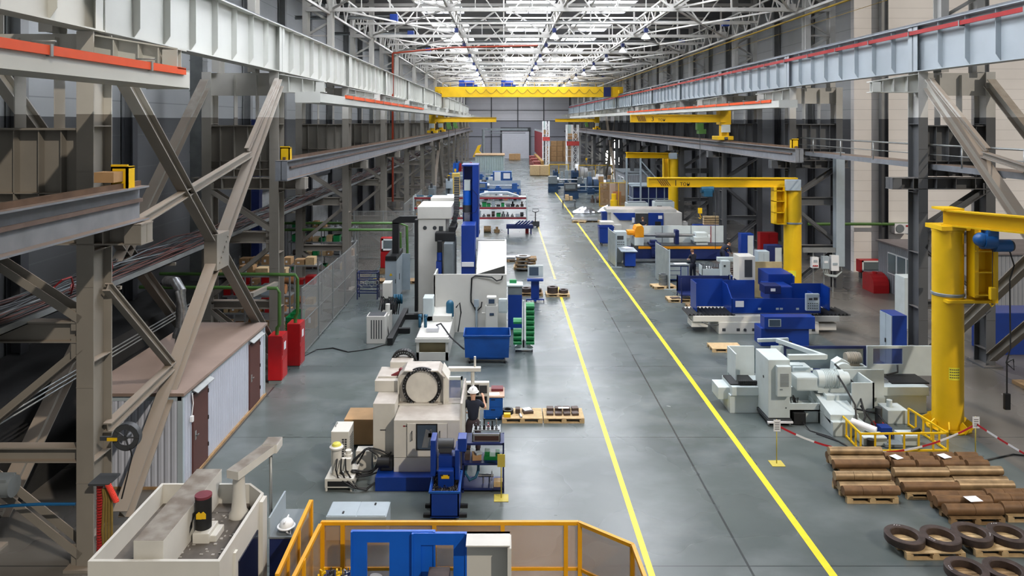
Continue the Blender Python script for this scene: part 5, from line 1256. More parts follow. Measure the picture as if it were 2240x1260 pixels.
MB().box(20.3, 20.36, 41.7, 42, 0, .35).box(21.2, 21.26, 41.7, 42, 0, .35).build('leg', DGREY, t)
# green pipes further back on the left
for i in range(2): tag(MB().tube([(-12.5, 39+i*.4, 3.15+i*.3), (-5.9+i*.3, 39+i*.4, 3.15+i*.3), (-5.5+i*.3, 39+i*.4, 3.0+i*.3), (-5.45+i*.3, 39+i*.4, .3)], .07, 8).build('green_pipe', GREEN), 'green pipe looping down behind the black duct, %s of the pair' % ('lower', 'upper')[i], 'pipe', 'green pipes by the black duct')
tag(MB().tube([(20.6, 43.0, 2.9), (17.8, 43.0, 2.9), (24, 43.0, 2.9)], .09, 8).build('green_pipe', GREEN), 'green pipe running level along the pale wall above the office', 'pipe')
t = thing('trolley_rack', (-7.3, 36.9, 0), 'small dark blue wire trolley with rings behind the store fence', 'trolley'); b = MB()
for x in (-7.35, -6.35): b.box(x, x+.05, 36.7, 36.75, 0, 1.35); b.box(x, x+.05, 37.2, 37.25, 0, 1.35)
for z in (.3, .6, .95, 1.3): b.box(-7.35, -6.3, 36.7, 36.74, z, z+.05); b.box(-7.35, -6.3, 37.21, 37.25, z, z+.05); b.box(-6.35, -6.3, 36.7, 37.25, z, z+.05); b.box(-7.35, -7.3, 36.7, 37.25, z, z+.05)
b.build('frame', NAVY, t)
for i in range(4): MB().ring((-7.1+.25*i, 36.68, .75+.1*(i % 2)), .12, .08, .05, 'y', 16).build('ring', ALU, t)
for i, x in enumerate((-7.0, -5.7, -3.9, -2.6)):
    pallet(x, 40.3, 'pallet with flat plates on the floor behind the grey switch cabinet, %s from the left' % NTH[i].replace('nearest', 'first'), 'old', group='pallets behind the switch cabinet')
# ---------------------------------------------------------------- large vertical lathe in the middle left
t = thing('vertical_lathe', (-2, 31, 0), 'huge cream vertical turning machine with tall blue ram, centre left of the hall', 'machine tool')
b = MB(); b.box(-2.97, .12, 31, 31.08, 0, 2.45, .01); b.box(-2.97, -2.9, 31, 34, 0, 2.4); b.box(.05, .12, 31.08, 34.5, 0, 2.45)
for x in (-1.3, -.3): b.box(x, x+.01, 30.995, 31, .02, 2.43)
b.build('guard', CREAM, t)
b = MB(); b.box(-1.25, .12, 34.5, 34.58, 0, 3.35); b.prism([(31.1, 2.4), (34.5, 2.4), (34.5, 3.35), (33.4, 2.75), (31.1, 2.45)], 'x', .05, .12); b.quad((-1.2, 34.4, 3.3), (.05, 34.4, 3.3), (.05, 32.6, 2.5), (-1.2, 32.2, 2.2)); b.build('splash_guard', CREAM, t)
b = MB(); b.box(-3.93, -2.67, 33.7, 36, 0, 4.5, .02); b.box(-3.96, -2.4, 33.64, 36.1, 4.44, 5.0, .03); b.box(-3.6, -2.3, 36.1, 37.4, 4.7, 5.15, .03); b.build('column', CREAM, t)
b = MB(); b.cyl((-3.62, 33.68, 4.02), (-3.62, 33.7, 4.02), .09, n=18); b.cyl((-3.17, 33.68, 4.02), (-3.17, 33.7, 4.02), .09, n=18); b.box(-2.98, -2.78, 33.68, 33.7, 3.9, 4.1); b.build('vent', DGREY, t)
MB().box(-4.08, -3.95, 33.6, 34.1, .2, 4.4).build('cable_duct', BLACK, t)
b = MB(); b.box(-1.5, -1.2, 34.9, 36.4, 3.4, 6.85, .02); b.box(-2.0, -1.5, 36.1, 36.4, 2.4, 6.8); b.box(-2.0, -1.5, 34.9, 36.4, 6.78, 6.85); b.box(-2.0, -1.94, 35.9, 36.4, 2.4, 6.8); b.build('ram_housing', BLUE, t)
b = MB(); b.box(-1.92, -1.3, 33.2, 34.6, 1.6, 4.2, .02); b.build('ram_head', BLUE, t); MB().box(-1.9, -1.35, 33.15, 33.2, 2.35, 2.55).build('ram_band', PAPER, t)
b = MB(); b.cyl((-1.76, 35.3, 4.9), (-1.76, 35.3, 5.6), .2, n=24); b.build('ram_motor', SKYB, t)
MB().mat(DGREY).cyl((-1.76, 35.3, 4.55), (-1.76, 35.3, 4.9), .21, n=20).build('coupling', DGREY, t)
MB().box(-1.9, -1.6, 35.1, 35.5, 5.6, 6.1, .02).build('gearbox', GREYW, t)
MB().box(-1.9, -1.62, 35.15, 35.5, 2.6, 4.6, .01).build('spindle_ram', ALU, t)
b = MB()
for i in range(24): z = 6.25-i*.115; x = -2.25-max(0, i-14)*.03; b.box(x-.12, x+.12, 35.0, 35.2, z-.09, z, .01)
b.build('cable_chain', DGREY, t)
b = MB(); b.tube([(-1.5, 34.85, 5.7), (-1.25, 34.8, 5.4), (-1.2, 34.8, 4.9), (-1.35, 34.8, 4.6), (-1.7, 34.9, 4.5)], .012, 5); b.build('cable', BLACK, t)
b = MB(); b.box(-2.65, -2.25, 32.4, 34.9, 1.2, 3.5, .01)
for i in range(10): b.box(-2.25, -2.235, 32.6+i*.23, 32.68+i*.23, 1.2, 3.45)
b.build('bellows_cover', MGREY, t)
MB().box(-3.1, -2.2, 33.0, 33.6, 3.5, 3.9, .05).box(-2.5, -2.2, 33.3, 35, 3.9, 4.1).build('crossrail_head', BLACK, t)
b = MB(); b.box(-3.0, -2.75, 32.5, 33.0, 1.4, 2.7, .02); b.cyl((-2.85, 32.6, 3.1), (-2.85, 32.6, 2.75), .12); b.build('feed_gearbox', BLUE, t)
MB().box(-2.95, -2.75, 32.5, 32.8, 3.1, 3.6, .03).build('motor', BLACK, t)
b = MB(); b.tube([(-.05, 30.95, 2.4), (-.1, 30.9, 2.25), (-.3, 30.9, 2.2), (-.5, 30.9, 2.35), (-1.2, 30.95, 2.4), (-1.35, 30.95, 2.3), (-1.38, 30.95, 1.6), (-1.38, 30.95, 1.3), (-1.25, 30.92, 1.1), (-1.15, 30.92, .9)], .03); b.tube([(-1.15, 30.92, .9), (-.95, 30.92, 1.1), (-.92, 30.95, 1.3)], .025); b.build('guard_cable', BLACK, t)
b = MB(); b.box(-1.25, -1.05, 30.9, 31, 1.1, 1.4, .01); b.cyl((-1.15, 30.93, 0), (-1.15, 30.93, 1.1), .05); b.build('junction_box', LGREY, t)
t = thing('swing_control_box', (-.4, 30.3, 0), 'cream hanging control box with a tilted round hood in front of the large guard', 'control box')
b = MB(); b.box(-.75, -.25, 30.1, 30.5, .35, 1.35, .03); b.box(-.7, -.3, 30.1, 30.5, 1.35, 1.7, .05); b.build('box_body', CREAM, t)
b = MB(); b.box(-.62, -.38, 30.08, 30.1, 1.45, 1.62); b.box(-.58, -.4, 30.08, 30.1, .95, 1.05); b.build('display', SCREEN, t)
MB().box(-.22, .16, 30.2, 30.45, 1.0, 1.6, .1).build('hood', GREYW, t)
b = MB().box(-.9, -.75, 30.3, 30.4, .9, 1.0).cyl((-.5, 30.3, 0), (-.5, 30.3, .35), .05); b.build('arm', CREAM, t)
# coolant conveyor tank
t = thing('coolant_tank', (-2.7, 27.3, 0), 'long cream coolant conveyor tank with brownish open front, before the large guard', 'tank')
b = MB(); b.box(-3.26, -2.07, 27.35, 27.4, 0, .3); b.box(-3.26, -3.16, 27.35, 31, .0, .8); b.box(-2.17, -2.07, 27.35, 31, 0, .8); b.box(-3.3, -2.03, 27.3, 27.42, .68, .82, .01); b.box(-3.26, -2.07, 27.35, 31, .8, .86, .01); b.box(-3.2, -2.1, 29.5, 31, .86, 1.1, .03); b.build('body', CREAM, t)
MB().box(-3.16, -2.17, 27.5, 27.6, .25, .7).build('brown_liner', paint('stained_glass', (150, 134, 96), .3), t)
MB().box(-2.95, -2.5, 28.0, 28.5, .86, 1.02, .02).build('hatch', PAPER, t)
for i in range(2): b = MB(); b.cyl((-3.28+.22*i, 28.7, .86), (-3.28+.22*i, 28.7, 1.3), .06, n=10); b.cyl((-3.34+.22*i, 28.7, 1.3), (-3.2+.22*i, 28.7, 1.3), .07, n=10); b.build('pump', TEAL, t)
b = MB(); b.cyl((-2.2, 30, .95), (-2.2, 30, 1.45), .16, n=18); b.dome((-2.2, 30, 1.45), .16, full=False); b.box(-2.3, -2.1, 29.9, 30.1, .86, .95); b.build('motor', TEAL, t)
b = MB(); b.tube([(-2.6, 28.4, 1.02), (-2.4, 28.0, 1.2), (-2.0, 27.6, .8), (-1.5, 27.3, .45), (-1.2, 27.0, .5)], .03); b.tube([(-1.95, 30, 1.3), (-1.8, 30, 1.5), (-1.75, 30, 1.1), (-1.85, 29.7, .4)], .03); b.build('hose', BLACK, t)
b = MB(); b.box(-3.25, -2.85, 31.3-1.8, 30.2, .86, 1.8, .02); tag(b.build('grease_cabinet', GREYW), 'pale small cabinet standing behind the coolant tank beside the tall column', 'cabinet')
# hydraulic unit and cooler left
t = thing('hydraulic_unit', (-5.2, 29.6, 0), 'white louvred cooler with hydraulic pumps and hoses behind it, left of the black rail', 'hydraulic unit')
MB().box(-5.5, -4.75, 29.4, 30.1, 0, 1.1, .02).build('cooler', CREAM, t)
b = MB()
for i in range(5): b.box(-5.32+.1*i, -5.28+.1*i, 29.39, 29.4, .2, .95)
b.box(-5.45, -4.8, 29.45, 30.05, 1.1, 1.11); b.build('louvre', DGREY, t)
b = MB(); b.box(-5.2, -4.8, 30.6, 31.6, 0, .8, .02); b.box(-5.25, -4.9, 31.8, 32.4, 1.2, 1.9, .02); b.cyl((-4.9, 31, .8), (-4.9, 31, 1.2), .1); b.build('tank_body', CREAM, t)
b = MB(); rr = random.Random(2); b.box(-5.3, -4.7, 31.7, 32.5, .6, 1.0, .02)
for i in range(9): x = -5.3+.08*i; b.tube([(x, 31.2, .9), (x+.05, 31.5, 1.3+.1*rr.random()), (x+.1, 32.2, 1.0), (x, 32.4, .4)], .022, 5)
for i in range(4): b.tube([(-4.9+.03*i, 30.3, 1.0), (-4.8, 30.1, .7), (-4.7, 30, .2), (-4.8, 29.5, .05)], .02, 5)
b.build('valve_hoses', BLACK, t)
b = MB()
for i in range(4): b.cyl((-4.8+.1*i, 32.3, .9), (-4.8+.1*i, 32.3, 1.3), .05, n=10)
b.build('valve', TEAL, t)
b = MB(); b.box(-4.64, -4.42, 29.2, 34, 0, .28, .01); b.box(-4.42, -3.95, 30.8, 31.0, 0, .22); b.box(-4.5, -3.6, 33, 33.2, 0, .22); b.box(-4.42, -3.95, 33.2, 34, 0, .03); tag(b.build('rail_base', BLACK), 'heavy black rail base on the floor left of the large machine', 'rail base')
tag(MB().tube([(-4.6, 29.3, .05), (-5.2, 28.7, .02), (-6, 28.3, .02), (-6.7, 28.8, .02), (-7.3, 28.6, .02), (-7.7, 27.4, .02)], .025).build('floor_cable', BLACK), 'black cable snaking on the floor from the cooler to the red boxes', 'cable')
t = thing('switch_cabinet', (-5.6, 36.3, 0), 'tall pale grey switch cabinet with warning triangle and open door, left of the large machine', 'cabinet')
MB().box(-5.87, -5.3, 36.3, 38.4, .05, 2.03, .015).build('body', LGREY, t); MB().box(-5.3, -4.9, 38.4, 38.44, .1, 2.0).build('door', LGREY, t)
MB().prism([(-5.66, 1.28), (-5.5, 1.28), (-5.58, 1.42)], 'y', 36.285, 36.295).build('warning_sign', YEL, t)
MB().box(-5.37, -5.34, 36.28, 36.3, .9, 1.1).box(-5.3, -5.28, 37.2, 37.25, .9, 1.2).build('handle', BLACK, t)
t = thing('exhaust_duct', (-5.5, 37, 2.03), 'black angular duct standing on the switch cabinet and turning to the tall column', 'duct')
b = MB(); b.box(-5.85, -5.3, 36.25, 38.6, 2.03, 2.25, .01); b.box(-5.62, -5.3, 37.0, 37.4, 2.25, 3.8); b.prism([(-5.62, 3.75), (-5.3, 3.75), (-4.95, 3.8), (-4.95, 4.12), (-5.25, 4.12), (-5.62, 3.9)], 'y', 37.0, 37.4); b.box(-4.95, -3.95, 37, 37.4, 3.8, 4.12); b.build('duct_body', BLACK, t)
# tipping bin
def tipbin(x0, x1, y0, y1, h, m, lab, name='tipping_bin'):
    t = thing(name, ((x0+x1)/2, y0, 0), lab, 'bin'); z0 = .22
    def ringbox(b, a0, a1, b0, b1, z, A0, A1, B0, B1, Z):
        lo = [(a0, b0, z), (a1, b0, z), (a1, b1, z), (a0, b1, z)]; hi = [(A0, B0, Z), (A1, B0, Z), (A1, B1, Z), (A0, B1, Z)]
        for i in range(4): b.quad(lo[i], lo[(i+1) % 4], hi[(i+1) % 4], hi[i])
        b.quad(*lo)
    b = MB(); ringbox(b, x0+.04, x1-.04, y0+.04, y1-.1, z0, x0, x1, y0, y1, h); ringbox(b, x0+.06, x1-.06, y0+.06, y1-.12, z0+.02, x0+.03, x1-.03, y0+.03, y1-.03, h); b.build('tub', m, t)
    b = MB(); b.box(x0-.02, x1+.02, y0-.03, y0, h-.05, h+.01); b.box(x0-.02, x1+.02, y1, y1+.03, h-.05, h+.01); b.box(x0-.03, x0, y0, y1, h-.05, h+.01); b.box(x1, x1+.03, y0, y1, h-.05, h+.01); b.box(x0+.2, x1-.2, y0+.1, y1-.15, .14, .22); b.build('rim', m, t)
    for x in (x0+.2, x1-.2):
        for y in (y0+.1, y1-.2): MB().cyl((x-.03, y, .08), (x+.03, y, .08), .08, n=12).build('caster', BLACK, t)
    return t
tipbin(-1.46, .22, 26.95, 27.95, 1.05, BLUE2, 'wide blue tipping bin on casters in front of the hanging control box')
# blue cabinet and green bins
t = thing('side_cabinet', (.5, 31.4, 0), 'narrow blue cabinet with pale top right of the large machine guard', 'cabinet')
MB().box(.18, .78, 31.35, 32.0, .03, 1.5, .01).build('body', BLUE, t); MB().box(.18, .78, 31.35, 32.0, 1.5, 1.86, .01).build('upper_body', MGREY, t); MB().box(.14, .82, 31.3, 32.05, 1.86, 1.92, .01).build('top', GREYW, t)
bits([('plastic_crate', 'crate', 'small green box on the pale cabinet top by the monitor cart', .4, 31.8, 1.92, .3, .2, .14, GRN2, 0)])
t = thing('bin_rack', (.85, 28.5, 0), 'mobile rack of green storage bins beside the blue tipping bin', 'bin rack')
b = MB(); b.box(.74, .8, 28.5, 28.56, .1, 1.95); b.prism([(.42, .1), (1.14, .1), (1.14, .14), (.8, .42), (.74, .42), (.42, .14)], 'y', 28.5, 28.54); b.box(.45, 1.1, 28.3, 28.9, .1, .13); b.build('frame', GREYW, t)
for x in (.45, 1.08): MB().cyl((x, 28.4, .05), (x+.04, 28.4, .05), .05, n=10).build('caster', BLACK, t)
gb0 = None
for c_, (x, n_, zt) in enumerate(((.37, 4, 1.3), (.86, 8, 1.75))):
    for r_ in range(n_):
        z = .3+r_*.2 if c_ else (.3+r_*.2 if r_ < 3 else 1.1)
        lab = 'green storage bin on the mobile rack, %s column, %s' % (('left', 'right')[c_], ('lowest', 'second up', 'third up', 'fourth up', 'fifth up', 'sixth up', 'seventh up', 'topmost')[r_ if r_ < n_-1 or c_ == 0 and r_ != 3 else 7])
        if gb0 is None:
            b = MB(); b.prism([(0, 0), (.3, 0), (.3, .16), (.1, .16), (0, .07)], 'x', 0, .32); b.box(.0, .32, -.01, .02, .05, .08); gb0 = b.build('storage_bin', GRN2); gb0.location = (x, 28.3, z); tag(gb0, lab, 'bin', 'green bins on the mobile rack')
        else: copy(gb0, (x, 28.3, z), label=lab)
t = thing('measuring_terminal', (1.6, 36.3, 0), 'blue pedestal terminal with a monitor standing by the yellow floor line', 'terminal')
b = MB(); b.box(1.35, 1.75, 36.3, 36.5, .15, 1.05, .02); b.box(1.1, 2.0, 36.25, 36.35, .08, .14); b.box(1.5, 1.6, 36.0, 36.8, .08, .14); b.build('pedestal', BLUE, t)
MB().box(1.15, 1.95, 36.05, 36.5, 1.05, 1.14, .02).build('keyboard_shelf', BLUE, t)
m_ = MB().box(1.18, 1.95, 36.35, 36.5, 1.2, 1.78, .03).build('monitor', GREYW, t); MB().box(1.26, 1.72, 36.34, 36.35, 1.28, 1.7).build('screen', SCREEN, m_)
for x in (1.12, 1.98): MB().cyl((x-.02, 36.3, .04), (x+.02, 36.3, .04), .04, n=10).build('caster', BLACK, t)
for i, (x, y, lab) in enumerate(((.8, 37.4, 'behind the terminal to its left'), (2.15, 37.2, 'behind the terminal to its right'), (.6, 44.2, 'under flat rings before the red rack'))):
    pallet(x, y, 'pallet with dark parts %s' % lab, 'new' if i else 'old')
    b = MB(); b.ring((x+.35, y+.4, .145), .28, .14, .2+.1*i); b.ring((x+.9, y+.4, .145), .24, .12, .16); tag(b.build('steel_rings', FORGE if i < 2 else ALU), 'dark rings on the pallet %s' % lab, 'rings', kind='stuff')
pallet(-.3, 46.5, 'pallet with crumpled foil wrap before the red rack', 'old')
b = MB(); b.box(-.25, .85, 46.55, 47.3, .145, .3, .03); tag(b.build('foil_wrap', FOIL), 'silver foil wrapped load on a pallet before the red rack', 'wrapped load')
for i in range(4):
    pallet(.6+.05*i, 43.5, 'rusty pallet in the stack by the worn yellow line, %s' % ('bottom', 'second', 'third', 'top')[i], 'old', z=.0+.22*i, group='stacked pallets') if i else None
    b = MB(); b.ring((1.15, 43.9, .15+.22*i), .45, .25, .07); tag(b.build('flat_ring', ALU), 'flat steel ring between stacked pallets by the worn line, %s' % ('bottom', 'second', 'third', 'top')[i], 'steel ring', 'rings between stacked pallets')
# pallet truck
t = thing('pallet_truck', (2.6, 62, 0), 'black pallet truck with raised handle at the aisle edge beside the red rack', 'pallet truck')
b = MB(); b.box(2.3, 2.55, 62, 63.1, .08, .16, .01); b.box(2.75, 3.0, 62, 63.1, .08, .16, .01); b.box(2.3, 3.0, 61.8, 62.1, .08, .5, .03); b.build('fork', DGREY, t)
b = MB(); b.cyl((2.65, 61.8, .4), (2.65, 61.4, 1.35), .04, n=8); b.tube([(2.65, 61.4, 1.3), (2.4, 61.38, 1.4), (2.4, 61.36, 1.6), (2.9, 61.36, 1.6), (2.9, 61.38, 1.4), (2.65, 61.4, 1.3)], .03, 6); b.build('handle', BLACK, t)
for x in (2.45, 2.8): MB().cyl((x, 61.8, .1), (x+.06, 61.8, .1), .1, n=12).build('wheel', BLACK, t)
# red pallet rack
t = thing('pallet_rack', (-2.6, 58.6, 0), 'long pallet rack with red beams and white uprights across the left of the aisle', 'rack')
for x in (-7.2, -2.7, 1.85):
    for y in (58.6, 59.8): MB().box(x-.05, x+.05, y-.05, y+.05, 0, 3.0).build('upright', GREYW, t)
for z in (1.25, 2.05, 2.85):
    for xa, xb in ((-7.15, -2.75), (-2.65, 1.8)):
        for y in (58.55, 59.8): MB().box(xa, xb, y, y+.06, z-.13, z, .005).build('beam', DRED, t)
        MB().box(xa, xb, 58.6, 59.8, z, z+.03).build('deck', GALV, t)
MB().box(1.72, 1.98, 58.4, 58.5, 0, .5).build('post_guard', RED, t)
for q, z in enumerate((1.29, 2.09)):
    items(-7, -2.9, 58.7, z, 9, 'the %s level of the left rack bay' % ('lower', 'middle')[q], (.15, .4), [ALU, DKST, ALU, CARD, GRN2, LGREY], seed=40+q)
    items(-2.5, 1.7, 58.7, z, 11, 'the %s level of the right rack bay' % ('lower', 'middle')[q], (.15, .42), [ALU, DKST, ALU, BLACK, GRN2, LGREY, MGREY], seed=50+q)
items(-7, -2.9, 58.7, 2.89, 5, 'the top of the left rack bay', (.08, .2), [ALU, TEAL, LGREY], seed=60)
b = MB(); b.prism([(-2.5, 2.9), (-1.2, 3.25), (.3, 3.25), (1.2, 2.95), (1.2, 2.85), (.3, 3.1), (-1.2, 3.1), (-2.5, 2.8)], 'y', 58.8, 59.6); tag(b.build('bent_profile', LGREY), 'long pale bent profile lying over the top of the red rack', 'profile')
items(-2.4, 0, 58.8, 0, 3, 'the floor under the red rack', (.3, .6), [CARD, WOODD], seed=61)
b = MB(); b.box(.2, 2.3, 57.9, 58.5, .45, .75, .02); b.box(.3, .4, 58, 58.4, 0, .45); b.box(2.1, 2.2, 58, 58.4, 0, .45)
for i in range(5): b.bar((.9+.25*i, 57.95, .75), (1.3+.25*i, 58.4, 1.0), .08)
tag(b.build('parts_trough', NAVY), 'navy trough with grey profiles under the right end of the red rack', 'trough')
# ---------------------------------------------------------------- generic lathe / mill for the depths of the hall
def lathe_m(x, y, L, h, mb_, mg, mh, label, name='lathe', guard=True, sc=1, facing=1, chuck=True):
    t = thing(name, (x, y, 0), label, 'machine tool')
    b = MB(); b.box(x, x+L*.26, y, y+1.1, 0, h*.36, .02); b.box(x+L*.74, x+L, y, y+1.1, 0, h*.36, .02); b.box(x, x+L, y+.1, y+1.0, h*.36, h*.5, .02); b.build('bed', mb_, t)
    MB().box(x+.02, x+L*.24, y-.02, y+1.1, h*.5, h*.92, .03).build('headstock', mh, t)
    b = MB(); b.cyl((x+L*.24, y+.5, h*.72), (x+L*.29, y+.5, h*.72), h*.14, n=20); b.cyl((x+L*.29, y+.5, h*.72), (x+L*.8, y+.5, h*.72), h*.035, n=12); b.build('chuck', ALU, t)
    b = MB(); b.box(x+L*.8, x+L*.92, y+.25, y+.85, h*.5, h*.86, .03); b.cyl((x+L*.92, y+.5, h*.72), (x+L*.96, y+.5, h*.72), .09); b.build('tailstock', mh, t)
    b = MB(); b.box(x+L*.42, x+L*.56, y-.15, y+.9, h*.5, h*.6, .02); b.box(x+L*.44, x+L*.52, y, y+.4, h*.6, h*.72, .02); b.box(x+L*.42, x+L*.55, y-.22, y-.1, h*.28, h*.5, .02); b.cyl((x+L*.46, y-.3, h*.4), (x+L*.46, y-.22, h*.4), .1); b.build('carriage', mb_, t)
    if guard: MB().box(x+L*.24, x+L, y+1.15, y+1.2, h*.3, h).build('back_guard', mg, t)
    b = MB(); b.box(x+.1, x+L*.2, y-.035, y-.02, h*.62, h*.85); 
    for i in range(4): b.cyl((x+.15+.12*i, y-.06, h*.56), (x+.15+.12*i, y-.02, h*.56), .03, n=8)
    b.build('control_plate', MGREY, t)
    return t
def mill_m(x, y, w_, h, m, label, table=True):
    t = thing('milling_machine', (x, y, 0), label, 'machine tool')
    b = MB(); b.box(x, x+w_, y, y+1.2, 0, .25, .02); b.box(x+w_*.2, x+w_*.8, y+.5, y+1.2, .25, h, .04); b.build('column', m, t)
    MB().box(x+w_*.25, x+w_*.75, y-.1, y+.6, h*.68, h*.95, .05).build('head', m, t)
    b = MB(); b.cyl((x+w_/2, y+.15, h*.68), (x+w_/2, y+.15, h*.5), .09); b.cyl((x+w_/2, y+.15, h*.95), (x+w_/2, y+.15, h*1.12), .12); b.build('spindle', DGREY, t)
    MB().box(x-.2, x+w_+.2, y-.1, y+.45, h*.36, h*.42, .01).box(x+w_*.3, x+w_*.7, y, y+.5, .25, h*.36).build('table', ALU, t)
    return t
# left background
B3 = paint('old_machine_blue', (30, 84, 150), .5, wear=.15)
lathe_m(-3.2, 86, 5.2, 1.9, B3, LGREY, B3, 'old blue lathe behind the red rack, nearest of the left group')
items(-3.3, 2.2, 83, 0, 10, 'the floor behind the red rack', (.5, 1.1), [MGREY, BLACK, LGREY, ALU, BLUE2, DKST, CARD], seed=90)
items(-5, 1.6, 98.5, 0, 9, 'the floor before the corrugated booth', (.8, 1.7), [BLACK, LGREY, DKST, MGREY, BLUE2, HELM], seed=91)
t = thing('panel_display', (-.7, 94, 0), 'blue machine cabinet with two white panels behind the old blue lathe', 'machine cabinet')
MB().box(-1.4, 1.0, 94, 95.2, 0, 2.5, .02).build('body', B3, t); MB().box(-1.2, -.4, 93.97, 94, .9, 2.45).build('panel', PAPER, t); MB().box(-.05, .8, 93.97, 94, 1.6, 2.3).build('panel', PAPER, t)
lathe_m(-4.2, 103, 5.4, 2.0, B3, CORR, MGREY, 'long old lathe with pale guard in front of the corrugated container')
t = thing('corrugated_booth', (-2.2, 110, 0), 'pale green corrugated booth at the left of the aisle', 'booth')
MB().box(-4.3, .05, 110, 116, 0, 3.8).build('walls', CORR, t); MB().box(-4.4, .15, 109.9, 116.1, 3.8, 3.92).build('roof', WOODD, t); MB().box(-.05, .1, 109.95, 110.05, 0, 3.8).build('corner', GREYW, t)
t = thing('blue_door_panel', (-8.5, 90, 0), 'tall blue panel standing left of the corrugated booth', 'panel'); MB().box(-6.2, -5.6, 90, 90.2, 0, 3.8).build('panel_body', SKYB, t)
items(-6.6, -4.5, 108, 0, 4, 'the floor left of the corrugated booth', (2.4, 3.2), [RED, RED, LGREY, RED], seed=70)
mill_m(-7.6, 71, 1.2, 2.6, MGREY, 'grey milling machine beside the wire fence, nearer of the left pair')
mill_m(-6.3, 76, 1.2, 2.9, LGREY, 'pale grey milling machine, farther of the left pair')
tag(MB().box(-5.5, -4.7, 78, 79, 0, 3.4, .02).build('yellow_locker', paint('locker_ochre', (220, 186, 90), .5)), 'ochre tall locker among the left machines', 'locker')
tag(MB().cyl((-5.6, 68, 0), (-5.6, 68, 1.2), .5, n=20).build('blue_barrel', BLUE), 'blue barrel covered by rags behind the left end of the red rack', 'barrel')
lathe_m(-7.5, 100, 5, 2.0, MGREY, LGREY, B3, 'far grey lathe on the left beyond the corrugated booth')
mill_m(-7.6, 108, 1.4, 3.0, B3, 'far blue milling machine on the left')
lathe_m(-7.2, 128, 6, 2.0, MGREY, LGREY, MGREY, 'farthest grey lathe on the left side')
t = thing('column_crane', (-5, 112, 0), 'slim grey post crane near the far end left of the roller door', 'jib crane'); MB().cyl((-3.4, 122, 0), (-3.4, 122, 7.6), .22, n=12).build('pillar', MGREY, t); MB().bar((-3.4, 122, 7.6), (4.0, 122, 7.6), .25, .35).bar((-3.4, 122, 7.0), (3.6, 122, 7.0), .12).build('jib', MGREY, t)
tag(MB().prism([(-5.0, 3.2), (-3.6, 3.2), (-3.4, 3.6), (-4, 4.2), (-3.6, 5.2), (-4.2, 5)], 'y', 118, 119).box(-4.6, -4.2, 118, 119, 0, 3.2).build('robot_arm', YEL), 'yellow robot arm behind the corrugated booth', 'robot')
for i, (x, y, w_, h_, lab, m) in enumerate(((1.2, 168, 2.6, 1.5, 'large pale crate in front of the roller door', CARD), (4.3, 120, 3.2, 1.7, 'pale plywood crate pair at the end of the stacked red goods', WOOD))):
    t = thing('shipping_crate', (x, y, 0), lab, 'crate'); MB().box(x, x+w_, y, y+1.5, .15, h_, .02).build('box_body', m, t); MB().box(x+w_/2-.04, x+w_/2+.04, y-.02, y, .15, h_).build('batten', WOODD, t); MB().box(x, x+w_, y+.1, y+1.4, 0, .15).build('skid', WOODD, t)
k = 0
for i in range(5):
    for j in range(4):
        if (i, j) in ((4, 3), (0, 3)): continue
        x, z = 9.2+i*1.35, j*1.15; lab = 'brown cardboard carton in the far stack, %s column, %s' % (NTH[i].replace('nearest', 'leftmost'), ('bottom', 'second row', 'third row', 'fourth row')[j])
        if k == 0: b = MB().box(0, 1.28, 0, 1.2, 0, 1.1, .02); b.mat(WOODD).box(0, 1.28, -.01, 0, .5, .55); cb = b.build('carton', CARD); cb.location = (x, 164, z); tag(cb, lab, 'carton', 'far stack of cartons')
        else: copy(cb, (x, 164+.1*(i % 2), z), label=lab)
        k += 1
# red storage rows and lattice towers at the far right of the aisle
t = thing('red_screen', (7, 140, 0), 'dark red netting hung along a tall rack near the end wall', 'screen')
MB().box(7.2, 7.3, 137, 172, 1.9, 6.8).build('netting', DRED, t)
b = MB()
for y in range(137, 174, 6): b.box(7.3, 7.45, y, y+.15, 0, 7.2)
b.build('post', GREYW, t)['kind'] = 'stuff'
tag(MB().box(6.6, 7.1, 130, 160, 0, 1.9, .02).build('brown_boards', paint('ochre_boards', (170, 132, 70), .8, wear=.2)), 'long stack of ochre boards under the red netting', 'boards')
for i in range(9): tag(centre(MB().box(5.3, 6.5, 124+i*3.4, 126.6+i*3.4, 0, .8+.5*(i % 3), .03).build('red_bale', paint('bale_red', (150, 82, 76), .8, wear=.2)), (5.9, 124+i*3.4, 0)), 'reddish wrapped bale in the row along the aisle, %s' % NTH[i], 'bale', 'reddish bales along the aisle')
def tower(x, y, w_, h, lab, red):
    t = thing('lattice_tower', (x, y, 0), lab, 'storage tower')
    b = MB()
    for dx in (0, w_*.5, w_):
        for dy in (0, 2.2): b.bar((x+dx, y+dy, 0), (x+dx, y+dy, h), .14)
    n_ = int(h/1.1)
    for i in range(n_):
        z = i*1.1
        b.bar((x+w_*.5, y, z), (x+w_, y, z+1.1), .07); b.bar((x+w_, y, z), (x+w_*.5, y, z+1.1), .07); b.bar((x, y, z), (x+w_, y, z), .06); b.bar((x, y, z), (x, y+2.2, z+1.1), .07)
    b.build('frame', HELM, t)
    MB().box(x-.1, x+w_+.1, y-.2, y-.1, h*.6, h*.6+.7).build('red_box', paint('tower_red', (196, 70, 66), .6), t)
    MB().box(x+.1, x+w_-.1, y+.2, y+2, h*.72, h*.72+.9).build('load', CARD, t)
    MB().prism([(x, y+2.2), (x+w_*.55, y+2.2), (x+w_*.55, y+2.4), (x, y+2.4)], 'z', h*.62, h).build('cladding', CORR, t)
tower(6.9+.3, 134, 1.1, 9.0, 'white lattice storage tower with a red box, left of the two near the far end', 1)
tower(10.2, 118, 1.8, 8.4, 'white lattice storage tower with stacked loads, right of the two near the far end', 1)
